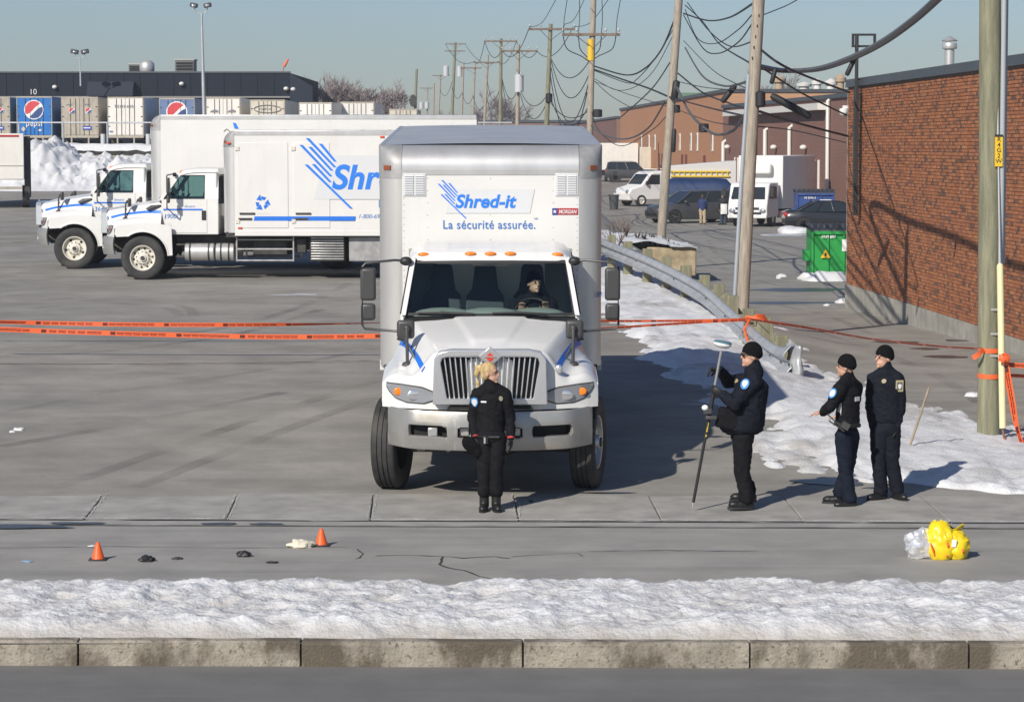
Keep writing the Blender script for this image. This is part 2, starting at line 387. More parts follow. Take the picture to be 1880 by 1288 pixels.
_t = _n.new('ShaderNodeBsdfTransparent'); _x = _n.new('ShaderNodeMixShader'); _tx = _n.new('ShaderNodeTexNoise'); _tx.inputs['Scale'].default_value = .6; _tx.inputs['Detail'].default_value = 8; _r = _n.new('ShaderNodeMapRange'); _r.inputs[1].default_value = .4; _r.inputs[2].default_value = .75; _r.inputs[4].default_value = .28
_c = _n.new('ShaderNodeTexCoord'); _l.new(_c.outputs['Object'], _tx.inputs[0]); _l.new(_tx.outputs[0], _r.inputs[0]); _l.new(_r.outputs[0], _x.inputs[0]); _l.new(_t.outputs[0], _x.inputs[1]); _l.new(_p.outputs[0], _x.inputs[2]); _l.new(_x.outputs[0], _n['Material Output'].inputs[0])
for k, pts_ in enumerate(([(20, 556), (160, 547), (280, 553), (345, 566), (350, 585), (300, 600)], [(60, 566), (190, 557), (300, 565), (330, 580)], [(0, 640), (200, 628), (420, 600), (560, 560), (640, 520)], [(0, 655), (210, 643), (440, 612), (590, 568)], [(0, 760), (200, 720), (420, 690), (690, 640)], [(120, 890), (380, 800), (560, 740), (690, 700)], [(250, 895), (470, 810), (690, 730)], [(330, 545), (450, 540), (600, 548), (690, 560)], [(0, 820), (250, 775), (520, 720)],
        [(1280, 445), (1290, 470), (1345, 500), (1420, 522), (1500, 530)], [(1300, 440), (1315, 465), (1365, 492), (1440, 510)], [(1470, 600), (1600, 640), (1720, 690), (1800, 740)], [(1430, 560), (1520, 580), (1660, 640)])):
    strip(pts_, .22, tm, 'tyre_mark', 'faint curved tyre mark on the asphalt', .006, jit=0)
wet = M('wet_patch', (.055, .054, .052), .35, var=.3, vs=9)
for x, y, rx, ry in ((40, 968, .75, .16), (140, 962, .35, .1), (408, 963, .26, .09), (490, 963, .24, .08), (1530, 885, .5, .3), (1120, 905, .4, .05)):
    blotch(x, y, rx, ry, wet, 'wet_patch', 'dark wet patch by the gutter', .0145 if y > 955 else .01)
for x, y, rx, ry in ((1650, 628, .6, .5), (1735, 655, .5, .35), (1760, 625, .4, .4), (1590, 545, 1.0, .8), (1480, 532, 1.6, 1.2), (1440, 556, 1.5, .7), (1700, 640, .3, .4)):
    blotch(x, y, rx, ry, wet, 'wet_patch', 'melt-water stain on the alley asphalt')
ice = M('thin_ice', (.52, .54, .57), .3, var=.25, vs=4)
for x, y, rx, ry in ((1445, 432, 1.5, 2.0), (1250, 383, 3.0, 3.5), (1270, 742, .25, .04), (560, 541, .5, .3), (520, 542, .5, .2)):
    blotch(x, y, rx, ry, ice, 'ice_patch', 'thin pale film of ice on the asphalt')

# ---------------------------------------------------------------- snowy median with kerb stones
kb = empty('median_kerb', (0, 18.68, 0), label='stained concrete kerb in front of the snowy median', cat='kerb', kind='structure')
kx = [-8.0, -6.4, -4.75, -3.15, -1.53, .08, 1.72, 3.3, 4.95, 6.55, 8.2]
for a, c in zip(kx, kx[1:]):
    b = MB(); e = RND.uniform(-.006, .006); y0 = lambda x: Ys(0, x) * .7
    g = .006
    vs = []
    for z, dy in ((-.1, 0), (.165, .012), (.182, .035)):
        for x in (a + g, c - g): vs.append((x, y0(x) + dy + e, z))
    for z in (.182, -.1):
        for x in (a + g, c - g): vs.append((x, y0(x) + .2, z))
    b.add(vs, [(0, 1, 3, 2), (2, 3, 5, 4), (4, 5, 7, 6), (6, 7, 9, 8), (8, 9, 1, 0), (0, 2, 4, 6, 8), (1, 9, 7, 5, 3)])
    b.build('kerb_stone', kerb_m, kb, smooth=30, bevel=.006)
# the far kerb of the median, mostly under snow
b = MB(); b.box(-9, 9, 21.12, 21.3, -.1, .12); tag(b.build('kerb', kerb_m), 'far kerb of the median under snow', 'kerb', kind='structure')
b = MB(); b.box(-9, 9, 18.9, 21.12, -.1, .1); tag(b.build('median', concrete), 'raised median bed under the snow', 'median', kind='structure')
foot = [(-3.1, 19.75, .16), (-2.7, 20.0, .14), (-2.3, 19.85, .17), (-1.75, 19.95, .15), (-1.35, 20.15, .16), (-1.0, 20.0, .13), (-.6, 20.25, .16), (-3.5, 20.1, .15), (1.3, 19.7, .12), (-.2, 20.4, .12)]
def median_snow(x, y):
    f = Ys(0, x) * .7
    yf = 18.80 + f + .03 * noise.noise((x * 2.1, 3, 0)) + .015 * noise.noise((x * 9, 1, 0))
    yb = 21.15 + .18 * noise.noise((x * .7, 7, 0)) + .06 * noise.noise((x * 4, 2, 0))
    rg = 1 - abs(noise.noise((x * 3.1, y * 3.3, 11)))
    top = .285 + .035 * noise.noise((x * .8, y * .9, 0)) + .038 * noise.noise((x * 2.2, y * 2.6, 4)) + .04 * (rg - .8) + .030 * noise.noise((x * 6.5, y * 7, 9)) + .016 * noise.noise((x * 15, y * 16, 2)) + .010 * noise.noise((x * 31, y * 30, 6))
    for fx, fy, r in foot:
        d = math.hypot(x - fx, (y - fy) * 1.2) / r
        if d < 1.6: top -= .075 * max(0, 1 - d * d / 1.4) * (.6 + .8 * noise.noise((x * 5, y * 5, 1)))
    e = sstep(yf, yf + .30 + .12 * noise.noise((x * 1.7, 5, 0)), y) ** .5
    k = 1 - sstep(yb - .35, yb, y)
    return .165 + (top - .165) * e - (1 - k) * .5 * (1 if y > 20 else 0)
b = MB(); nx, ny = 520, 120
b.add([(-6.5 + 13 * i / (nx - 1), y, median_snow(-6.5 + 13 * i / (nx - 1), y)) for j in range(ny) for y in [18.74 + 2.5 * (j / (ny - 1)) ** 1.25 + Ys(0, 0)] for i in range(nx)],
      [(j * nx + i, j * nx + i + 1, (j + 1) * nx + i + 1, (j + 1) * nx + i) for j in range(ny - 1) for i in range(nx - 1)])
snow_med = snow_m.copy(); snow_med.name = 'snow_median'
def zdirt(m, z0, z1, col):
    n = m.node_tree.nodes; l = m.node_tree.links; bs_ = n['Principled BSDF']; tc = n.new('ShaderNodeTexCoord'); sp = n.new('ShaderNodeSeparateXYZ'); l.new(tc.outputs['Object'], sp.inputs[0])
    t = n.new('ShaderNodeTexNoise'); t.inputs['Scale'].default_value = 5; t.inputs['Detail'].default_value = 6; l.new(tc.outputs['Object'], t.inputs['Vector'])
    ad = n.new('ShaderNodeMath'); ad.operation = 'MULTIPLY_ADD'; l.new(t.outputs[0], ad.inputs[0]); ad.inputs[1].default_value = -.16; l.new(sp.outputs[2], ad.inputs[2])
    r = n.new('ShaderNodeMapRange'); r.inputs[1].default_value = z0; r.inputs[2].default_value = z1; r.inputs[3].default_value = .8; r.inputs[4].default_value = 0; l.new(ad.outputs[0], r.inputs[0])
    mx = n.new('ShaderNodeMix'); mx.data_type = 'RGBA'; l.new(r.outputs[0], mx.inputs[0]); l.new(bs_.inputs['Base Color'].links[0].from_socket, mx.inputs[6]); mx.inputs[7].default_value = (*col, 1); l.new(mx.outputs[2], bs_.inputs['Base Color'])
ramp_mix(snow_med, 75, (.22, .20, .17), .62, .70, (1, 1, 1), .6)
zdirt(snow_med, .08, .24, (.30, .265, .215))
tag(b.build('median_snow', snow_med, smooth=180, recalc=False), 'trodden snow covering the median strip', 'snow', kind='structure')

# ---------------------------------------------------------------- snow on the verge beside the driveway
VL = [(27.6, 6.0), (28.3, 4.3), (29.3, 3.4), (31, 3.05), (33, 3.0), (35.7, 2.75), (38, 2.2), (41, 2.15), (45, 2.0), (50, 1.5), (55, 1.2), (80, .9)]
VR = [(27.6, 6.4), (29, 7.2), (31, 7.0), (33.5, 6.3), (36, 5.75), (40, 5.25), (45, 4.9), (52, 4.4), (60, 4.1), (66, 3.4), (80, 3.0)]
def verge(x, y):
    n1 = noise.noise((x * .9, y * .5, 5)); n2 = noise.noise((x * 3.2, y * 2.0, 8)); n3 = noise.noise((x * 9, y * 6, 3))
    d = min(x - interp(VL, y), interp(VR, y) - x, (y - 27.95) * .8, (80 - y)) + .5 * n1 + .32 * n2 + .10 * n3
    t = .14 * (1 - math.exp(-max(d, -.5) / .45)) if d > 0 else d * .25
    return ground(x, y) + t - .012 + .03 * n2 * (d > 0) + .014 * n3 + .05 * n1 * max(0, min(1, d))
b = MB(); nx, ny = 200, 560
vy = [27.4 + 53 * (j / (ny - 1)) ** 1.5 for j in range(ny)]
b.add([(.2 + 8.6 * i / (nx - 1), y, verge(.2 + 8.6 * i / (nx - 1), y)) for y in vy for i in range(nx)],
      [(j * nx + i, j * nx + i + 1, (j + 1) * nx + i + 1, (j + 1) * nx + i) for j in range(ny - 1) for i in range(nx - 1)])
snow_v = snow_m.copy(); snow_v.name = 'snow_verge'; ramp_mix(snow_v, .9, (.36, .34, .31), .52, .68, (1, .5, 1), .75); ramp_mix(snow_v, 40, (.25, .23, .2), .63, .7, (1, 1, 1), .5)
tag(b.build('verge_snow', snow_v, smooth=180, recalc=False), 'packed snow on the verge along the guardrail', 'snow', kind='structure')
# scattered snow lumps
def lump(c, r, name='snow_lump', label=None, mat=None, flat_=.6, seed=0, parent=None):
    b = MB(); b.ell((0, 0, 0), (r[0], r[1], r[2]), 18, 12)
    b.v = [tuple(Vector(v) * (1 + .38 * noise.noise(Vector(v) / max(r) * 1.7 + Vector((seed, 0, 0))) + .16 * noise.noise(Vector(v) / max(r) * 5 + Vector((0, seed, 0))))) for v in b.v]
    o = b.build(name, mat or snow_m, parent, smooth=180); o.location = c
    if label: tag(o, label, 'snow', 'lumps of snow lying on the asphalt')
    return o
for i, (x, y, r, lab) in enumerate([(1437, 508, .18, 'small round snow lump on the alley before the green dumpster'), (1430, 511, .1, 'tiny snow lump beside a larger one on the alley'), (1462, 428, .9, 'flat snow patch before the dark sedan'),
        (1520, 515, .75, 'crusty snow heap at the foot of the green dumpster'), (1490, 513, .4, 'ragged snow clump left of the green dumpster'), (1549, 556, .22, 'snow lump against the brick building corner'),
        (1518, 561, .09, 'small snow crumb near the brick corner'), (35, 789, .07, 'small white snow crumb on the open lot'), (22, 793, .04, 'tiny snow crumb on the open lot'),
        (1788, 727, .13, 'flat snow scrap beside the wooden pole'), (1770, 610, .0, '')]):
    if r: 
        c = G(x, y); lump((c.x, c.y, c.z), (r, r * .8, r * (.35 if r > .5 else .5)), label=lab, seed=i * 3.1)
# ---------------------------------------------------------------- truck materials
white_paint = M('white_paint', (.72, .72, .705), .28, var=.03, vs=2, coat=.35)
ramp_mix(white_paint, 1.3, (.58, .54, .47), .56, .85, (1, 1, .35), .45)
ramp_mix(white_paint, 7, (.55, .51, .45), .60, .8, (1, 1, .5), .35)
box_white = M('box_white', (.70, .695, .675), .42, var=.03, vs=1.5)
ramp_mix(box_white, 3.0, (.60, .55, .47), .55, .9, (2.5, 2.5, .25), .45)
silver = M('aluminium', (.66, .655, .64), .36, metal=.6, var=.1, vs=3, stretch=(1, 1, .2))
roof_alu = M('roof_aluminium', (.50, .52, .54), .45, metal=.25, var=.1, vs=1.5)
cast = M('corner_casting', (.36, .36, .36), .5, metal=.3, var=.2, vs=6)
chrome = M('chrome', (.80, .81, .83), .2, metal=.72)
brushed = M('bumper_steel', (.40, .395, .38), .38, metal=.55, var=.15, vs=2.5, bump=.05, bs=60)
ramp_mix(brushed, 2.2, (.42, .37, .30), .52, .75, (1, 1, 1.6), .75, rough=.8)
ramp_mix(brushed, 14, (.62, .6, .56), .6, .72, (2.4, 1, .3), .5, rough=.9)
rubber = M('rubber', (.028, .028, .028), .75, var=.3, vs=8)
ramp_mix(rubber, 2.0, (.085, .08, .072), .48, .7, (1, 1, 1), .8)
black_pl = M('black_plastic', (.022, .022, .023), .5)
grey_pl = M('grey_plastic', (.055, .055, .055), .45)
dark_void = M('underbody', (.012, .012, .012), .8)
steel_d = M('dark_steel', (.07, .068, .065), .6, metal=.4, var=.3, vs=6)
rim_white = M('rim_white', (.66, .63, .55), .5, var=.12, vs=7)
rim_steel = M('rim_steel', (.55, .55, .54), .35, metal=.6, var=.2, vs=7)
amber = M('amber_lens', (.85, .23, .02), .25)
redlens = M('red_lens', (.45, .02, .02), .3)
blue_l = M('logo_blue', (.025, .20, .74), .4)
blue_s = M('stripe_blue', (.02, .17, .68), .35)
blue_t = M('text_blue', (.05, .18, .50), .45)
logo_grey = M('logo_grey', (.63, .645, .66), .45)
seat_m = M('seat_cloth', (.06, .07, .08), .9)
dash_m = M('dashboard', (.24, .26, .245), .7)
wglass = glass('windshield_glass', (.78, .89, .87), .015)
sglass = glass('side_glass', (.62, .74, .72), .02)
lens_gl = M('headlight_lens', (.40, .42, .45), .1, metal=.5, coat=.6)
refl_in = M('reflector', (.75, .75, .77), .12, metal=.8)

TYRE = [(.29, -.11), (.36, -.135), (.44, -.138), (.48, -.128), (.496, -.112), (.5, -.10), (.5, -.062), (.487, -.06), (.487, -.047), (.5, -.045), (.5, -.008), (.487, -.006), (.487, .006), (.5, .008),
        (.5, .045), (.487, .047), (.487, .06), (.5, .062), (.5, .10), (.496, .112), (.48, .128), (.44, .138), (.36, .135), (.29, .11)]
def wheel(parent, x, y, side, steer=0.0, rimmat=None, holes=10, dual=False, rr=.5):
    """wheel with its outer face towards side (+1/-1) along x"""
    k = rr / .5
    w = MB(); w.rev([(r * k, h) for r, h in TYRE], 44, 'x', closed=True)
    t = w.build('tyre', rubber, parent, smooth=35)
    r = MB()
    prof = [(.30, -.10), (.30, .105), (.285, .118), (.27, .11), (.262, .05), (.235, .015 if not dual else -.06), (.17, .03 if not dual else -.07), (.14, .06 if not dual else -.06), (.13, .085 if not dual else .02), (.085, .09 if not dual else .03), (.075, .13 if not dual else .05), (.02, .14 if not dual else .055), (0.001, .14 if not dual else .055)]
    r.rev([(a * k, h * side) for a, h in prof], 40, 'x'); rim = r.build('rim', rimmat or rim_steel, t, smooth=30)
    h = MB(); n = MB(); hz = (.03 if not dual else -.055)
    for i in range(holes):
        a = 2 * math.pi * (i + .5) / holes; c = (0, .213 * k * math.cos(a), .213 * k * math.sin(a)); rr_ = (.024 if holes > 6 else .03) * k
        h.cyl((side * (hz - .02), c[1], c[2]), (side * (hz + .004), c[1], c[2]), rr_, n=10)
    for i in range(10):
        a = 2 * math.pi * i / 10; n.cyl((side * hz, .15 * k * math.cos(a), .15 * k * math.sin(a)), (side * (hz + .045), .15 * k * math.cos(a), .15 * k * math.sin(a)), .014 * k, n=6)
    h.build('hand_holes', dark_void, t); n.build('lug_nuts', steel_d, t)
    hb = MB(); hb.cyl((side * .05, 0, 0), (side * (.15 if not dual else .07), 0, 0), .055 * k, .05 * k, 14); hb.build('hub_cap', steel_d, t, smooth=30)
    t.location = (x, y, rr); t.rotation_euler = (RND.uniform(0, 6), 0, 0)
    if steer: t.rotation_euler = (0, 0, steer)
    return t

def hood_z(x, y):
    ax = abs(x); t = max(0, min(1, (y + .95) / 1.37)); hw = lerp(.56, .86, t)
    hc = lerp(1.585, 1.825, t ** .8) - .05 * (ax / hw) ** 2 + .016 * (1 - sstep(.26 * t + .10, .26 * t + .16, ax)) * sstep(.02, .3, t)
    hf = 1.37 + .06 * math.exp(-((y - .05) / .45) ** 2) - .10 * sstep(-.45, -.95, y)
    hf -= .13 * max(0, (ax - .96) / .18) ** 2
    return lerp(hc, hf, sstep(hw - .03, hw + .24, ax))
def hood_front(x): return -.95 + .30 * (abs(x) / 1.14) ** 2.6

def logo(parent, o, H, xd, up):
    """slanted stripes, pale panel and lettering of the fleet sign; H = capital height"""
    X = Vector(xd).normalized(); U = Vector(up).normalized(); o = Vector(o); N = X.cross(U)
    flat([(-.78 * H, -.45 * H), (-.3 * H, 1.38 * H), (6.1 * H, 1.38 * H), (5.75 * H, -.45 * H)], o + N * .003, X, U, .002).build('sign_panel', logo_grey, parent)
    for (x0, y0, x1, y1) in ((-1.03, 2.1, .11, .88), (-.49, 1.87, .12, 1.12), (-1.3, 1.82, -.06, .5), (-.93, 1.74, -.02, .74), (-1.09, 1.0, .77, -.83), (-.79, 1.02, -.09, .26)):
        wd = .075
        flat([(x0 * H - wd * H, y0 * H), (x0 * H + wd * H, y0 * H - .0), (x1 * H + wd * H, y1 * H), (x1 * H - wd * H * .6, y1 * H)], o + N * .006, X, U, .002).build('sign_stripe', blue_l, parent)
    text_mesh('sign_lettering', 'Shred-it', H * 1.40, blue_l, parent, o + N * .009 + X * (-.05 * H), X, U, bold=.04 * H, shear=.22, depth=.002, spacing=1.02, sx=1.0)

def louvre(parent, x0, x1, z0, z1, y):
    v = MB(); v.box(x0, x1, y - .012, y, z0, z1); p = v.build('vent', logo_grey, parent, bevel=.004)
    v = MB(); n = 11; m = (x0 + x1) / 2
    for c0, c1 in ((x0 + .02, m - .01), (m + .01, x1 - .02)):
        for i in range(n):
            z = lerp(z0 + .03, z1 - .03, i / (n - 1)); v.add([(c0, y - .013, z + .008), (c1, y - .013, z + .008), (c1, y - .026, z - .006), (c0, y - .026, z - .006), (c0, y - .013, z - .007), (c1, y - .013, z - .007)], [(0, 1, 2, 3), (3, 2, 5, 4)])
    v.build('louvres', logo_grey, p, recalc=False)

def truck(loc, yaw, pitch, label, L, ztop, zbot=1.10, front_signs=False, number=None, steer=0.0, rims=None, side_signs=False, rear_axle=5.3, style=0, group=None):
    T = empty('box_truck', loc, (pitch, 0, yaw), label, 'truck', group)
    hw0 = 1.14
    # ---- hood and fenders: one moulded shell
    def shell(u, v):
        x = lerp(-hw0, hw0, u); yf = hood_front(x); r = .10; zt = hood_z(x, yf + r) - .012
        if v < .25: return (x, yf, lerp(.98, zt - r, v / .25))
        if v < .45:
            a = (v - .25) / .2 * math.pi / 2; return (x, yf + r - r * math.cos(a), zt - r + r * math.sin(a) + .012 * (v - .25) / .2)
        y = lerp(yf + r, .42, (v - .45) / .55); return (x, y, hood_z(x, y))
    b = MB(); b.grid(shell, 91, 61); hood = b.build('hood', white_paint, T, smooth=60)
    arch = [(.585 * math.cos(a), .52 + .585 * math.sin(a)) for a in [rad(3 + 123 * i / 20) for i in range(21)]]
    for s in (-1, 1):
        edge = [(y, hood_z(1.14, y)) for y in [lerp(.42, -.62, i / 12) for i in range(13)]]
        poly = arch + [(-.60, .98), (-.645, 1.05)] + [(max(e[0], -.64), e[1] + .004) for e in edge[::-1]] + [(.66, 1.22), (.68, .56)]
        b = MB(); b.prism(poly, 'x', s * 1.085, s * 1.141); f = b.build('fender', white_paint, T, smooth=30)
        b = MB(); b.tube([(s * 1.14, p[0], p[1]) for p in arch], .02, 6); b.build('arch_lip', white_paint, f)
        b = MB(); b.grid(lambda u, v: (s * lerp(.55, 1.12, v), .61 * math.cos(rad(lerp(-8, 150, u))), .52 + .61 * math.sin(rad(lerp(-8, 150, u)))), 16, 3); b.build('wheel_well', dark_void, f, recalc=False)
        # headlight: clear lens over reflector and amber lamp
        hp = [(.60, 1.075), (.70, 1.045), (.88, 1.05), (1.00, 1.09), (1.075, 1.17), (1.09, 1.235), (.95, 1.228), (.72, 1.205), (.63, 1.17)]
        def onfront(x, z, d): return (s * x, hood_front(x) - d + .55 * max(0, x - .95) ** 1.5, z)
        def onfront(x, z, d):
            zt_ = hood_z(x, hood_front(x) + .1) - .112; e_ = max(0, z - zt_); return (s * x, hood_front(x) - d + .1 - math.sqrt(max(0, .01 - min(e_, .095) ** 2)), z)
        up_ = [(.585, 1.155), (.72, 1.205), (.95, 1.228), (1.10, 1.232)]; lo_ = [(.585, 1.085), (.70, 1.045), (.88, 1.05), (1.0, 1.09), (1.07, 1.165), (1.10, 1.222)]
        def lens(e, d): return lambda u, v: onfront(lerp(.60 - e, 1.09 + e * .4, u), lerp(interp(lo_, lerp(.60, 1.09, u)) - e, interp(up_, lerp(.60, 1.09, u)) + e, v), d)
        b = MB(); b.grid(lens(.012, .008), 20, 6); bz = b.build('headlight_bezel', grey_pl, T, smooth=60, recalc=False)
        b = MB(); b.grid(lens(0, .016), 20, 6); hl = b.build('headlight', lens_gl, T, smooth=60, recalc=False)
        b = MB(); c = onfront(.79, 1.125, .02); b.ell(c, (.085, .010, .055), 16, 8); b.build('main_beam', refl_in, hl)
        b = MB(); c = onfront(.965, 1.155, .022); b.ell(c, (.05, .008, .042), 14, 8); b.build('turn_lamp', amber, hl)
        # blue stripe sweeping along the hood side
        b = MB(); lo = []; hi = []
        for i in range(25):
            y = lerp(.41, -.86, i / 24); xx = lerp(.985, .70, i / 24)
            lo.append((s * (xx + .016), y, hood_z(xx + .016, y) + .006)); hi.append((s * (xx - .020), y, hood_z(xx - .020, y) + .008))
        b.add(lo + hi, [(i, i + 1, 25 + i + 1, 25 + i) for i in range(24)]); b.build('hood_stripe', blue_s, hood, recalc=False)
        # air intake slot on the hood flank
        b = MB(); b.add([(s * .995, .10, 1.60), (s * .96, .36, 1.685), (s * .95, .40, 1.715), (s * .965, .18, 1.70), (s * .98, .06, 1.63)], [(0, 1, 2, 3, 4)])
        v = [Vector(q) for q in b.v]
        b = MB(); b.add([(p.x + s * .02, p.y, p.z) for p in v] + [(p.x - s * .05, p.y, p.z - .02) for p in v], [(0, 1, 2, 3, 4)] + [(i, (i + 1) % 5, 5 + (i + 1) % 5, 5 + i) for i in range(5)]); b.build('air_intake', black_pl if style == 0 else grey_pl, hood)
    # ---- grille
    go = [(-.60, 1.05), (-.585, 1.52), (-.53, 1.60), (-.40, 1.625), (.40, 1.625), (.53, 1.60), (.585, 1.52), (.60, 1.05)]
    gi = [(-.45, 1.11), (-.515, 1.48), (-.50, 1.53), (-.44, 1.545), (.44, 1.545), (.50, 1.53), (.515, 1.48), (.45, 1.11)]
    b = MB(); b.frame(go, gi, 'y', -1.03, -.90); gr = b.build('grille_surround', chrome, T, smooth=30, bevel=.012)
    b = MB(); b.prism(gi, 'y', -.945, -.935); b.build('grille_backing', dark_void, gr)
    b = MB()
    for k in range(1, 22): z = lerp(1.11, 1.54, k / 22); b.box(-.46 - .05 * k / 22, .46 + .05 * k / 22, -.945, -.94, z - .002, z + .002)
    b.build('grille_mesh', steel_d, gr)
    for i in range(18):
        t = (i + .5) / 18; xb = lerp(-.445, .445, t); xt = lerp(-.505, .505, t); b = MB()
        b.add([(xb - .0065, -1.0, 1.108), (xb + .0065, -1.0, 1.108), (xb + .0065, -.955, 1.108), (xb - .0065, -.955, 1.108), (xt - .0075, -1.0, 1.545), (xt + .0075, -1.0, 1.545), (xt + .0075, -.955, 1.545), (xt - .0075, -.955, 1.545)],
              [(3, 2, 1, 0), (4, 5, 6, 7), (0, 1, 5, 4), (1, 2, 6, 5), (2, 3, 7, 6), (3, 0, 4, 7)]); b.build('grille_bar', chrome, gr, bevel=.004)
    b = MB(); b.prism([(0, 1.445), (.115, 1.555), (0, 1.665), (-.115, 1.555)], 'y', -1.062, -1.03); bd = b.build('emblem', chrome, T, bevel=.006)
    b = MB(); b.prism([(0, 1.475), (.083, 1.555), (0, 1.635), (-.083, 1.555)], 'y', -1.066, -1.06); b.build('emblem_field', M('emblem_dark', (.33, .33, .35), .4), bd)
    b = MB(); b.prism([(0, 1.50), (.05, 1.55), (0, 1.60), (-.05, 1.55)], 'y', -1.07, -1.065); b.build('emblem_mark', M('emblem_red', (.62, .05, .03), .4), bd)
    b = MB(); b.prism([(-.06, 1.548), (.06, 1.548), (.06, 1.562), (-.06, 1.562)], 'y', -1.074, -1.069); b.build('emblem_bar', chrome, bd)
    b = MB(); b.prism([(-.45, .995), (.45, .995), (.42, 1.03), (-.42, 1.03)], 'y', -.99, -.93); b.build('air_slot', dark_void, T)
    b = MB(); b.ell((.72, hood_front(.72) - .004, 1.40), (.04, .02, .05), 14, 8); b.build('round_badge', chrome, T)
    # ---- bumper: swept skin with real openings
    holes = [(-.86, -.45, .70, .82), (-.34, -.21, .69, .81), (.21, .34, .69, .81), (.44, .87, .70, .82)]
    def bsk(x, z, d=0.0):
        ax = abs(x) / 1.08; y = -1.06 + .16 * ax ** 2 + .34 * max(0, ax - .72) ** 1.6 / .28 ** 1.6 * .6
        return (x, y + d + (.03 * ((z - .77) / .2) ** 2), z + .02 * ax ** 2)
    xs_ = sorted(set([lerp(-1.08, 1.08, i / 48) for i in range(49)] + [h for q in holes for h in q[:2]])); zs_ = sorted(set([.56, .60, .645, .86, .90, .94, .97] + [.69, .70, .72, .80, .81, .82]))
    def inhole(x, z):
        for h in holes:
            e = .035 * (abs(z - (h[2] + h[3]) / 2) / ((h[3] - h[2]) / 2)) ** 3
            if h[0] + e < x < h[1] - e and h[2] < z < h[3]: return True
        return False
    b = MB(); nx_ = len(xs_); fs = []
    for j in range(len(zs_) - 1):
        for i in range(nx_ - 1):
            if not inhole((xs_[i] + xs_[i + 1]) / 2, (zs_[j] + zs_[j + 1]) / 2): fs.append((j * nx_ + i, j * nx_ + i + 1, (j + 1) * nx_ + i + 1, (j + 1) * nx_ + i))
    b.add([bsk(x, z) for z in zs_ for x in xs_], fs); bp = b.build('bumper', brushed, T, smooth=35)
    sm = bp.modifiers.new('thick', 'SOLIDIFY'); sm.thickness = .05; sm.offset = -1; bv = bp.modifiers.new('bevel', 'BEVEL'); bv.width = .008; bv.segments = 2; bv.limit_method = 'ANGLE'; bv.angle_limit = rad(50)
    b = MB(); b.grid(lambda u, v: bsk(lerp(-1.0, 1.0, u), lerp(.66, .85, v), .12), 20, 3); b.build('bumper_recess', dark_void, bp)
    for x0 in (-.60, -.27, .27): b = MB(); b.box(x0 - .05, x0 + .05, -.985, -.93, .71, .80); b.build('tow_bracket', rim_steel, bp, bevel=.01)
    # ---- chassis, axle, underbody
    b = MB()
    for s in (-1, 1): b.box(s * .40 - .04, s * .40 + .04, -.75, 1.8 + L, .72, .98)
    b.box(-.45, .45, -.7, -.5, .6, .95); b.build('chassis_rail', steel_d, T)
    b = MB(); b.box(-.86, .86, -.09, .09, .40, .53); b.ell((0, 0, .44), (.28, .1, .1)); b.build('front_axle', steel_d, T, bevel=.02)
    b = MB(); b.box(-.5, .5, -.3, .7, .55, 1.2); b.ell((0, -.1, .5), (.4, .3, .14)); b.build('engine_pan', dark_void, T)
    for s in (-1, 1):
        wheel(T, s * 1.06, 0, s, steer, rims, 10 if style == 0 else 5)
        wheel(T, s * 1.08, rear_axle, s, 0, rims, 10, True); wheel(T, s * .76, rear_axle, s, 0, rims, 10, True)
    b = MB(); b.cyl((-.9, rear_axle, .5), (.9, rear_axle, .5), .09); b.ell((0, rear_axle, .5), .22); b.build('rear_axle', steel_d, T)
    # ---- cab
    def xz(z): return .975 - .095 * max(0, (z - 1.84) / .56)
    b = MB()
    for s in (-1, 1): b.box(min(s * .93, s * .975), max(s * .93, s * .975), .42, 1.72, 1.03, 1.845)
    b.box(-.93, .93, 1.66, 1.718, 1.03, 1.72); b.box(-.93, .93, .44, 1.66, 1.03, 1.08)
    cab = b.build('cab_body', white_paint, T, bevel=.015)
    def side(poly, s, d0, d1, name, mat, par, bev=.0):
        m = len(poly); b = MB(); b.add([(s * (xz(z) + d), y, z) for d in (d0, d1) for y, z in poly], [tuple(range(m)), tuple(range(m, 2 * m))[::-1]] + [(i, m + i, m + (i + 1) % m, (i + 1) % m) for i in range(m)])
        return b.build(name, mat, par, bevel=bev, smooth=30)
    for s in (-1, 1):
        side([(.37, 1.84), (.47, 1.84), (.86, 2.39), (.79, 2.43)], s, -.05, 0, 'pillar', white_paint, cab)
        side([(.79, 2.43), (.86, 2.385), (1.41, 2.385), (1.41, 2.46)], s, -.05, 0, 'roof_rail', white_paint, cab)
        side([(1.41, 1.84), (1.72, 1.84), (1.72, 2.47), (1.41, 2.47)], s, -.05, 0, 'pillar', white_paint, cab)
        dr = side([(.55, 1.07), (1.46, 1.07), (1.46, 1.845), (.50, 1.845)], s, .001, .012, 'door', white_paint, T, .006)
        side([(.47, 1.845), (1.41, 1.845), (1.41, 2.385), (.86, 2.385)], s, -.03, -.024, 'side_window', sglass, dr)
        b = MB(); pl = [(.47, 1.85), (1.40, 1.85), (1.40, 2.38), (.86, 2.38), (.47, 1.85)]; b.tube([(s * (xz(z) + .004), y, z) for y, z in pl], .014, 6); b.tube([(s * (xz(z) - .005), y, z) for y, z in ((.80, 1.85), (.80, 2.30))], .012, 6); b.build('window_seal', black_pl, dr)
        b = MB(); b.box(min(s * .985, s * 1.005), max(s * .985, s * 1.005), 1.34, 1.44, 1.36, 1.58); b.build('door_handle', black_pl, dr, bevel=.01)
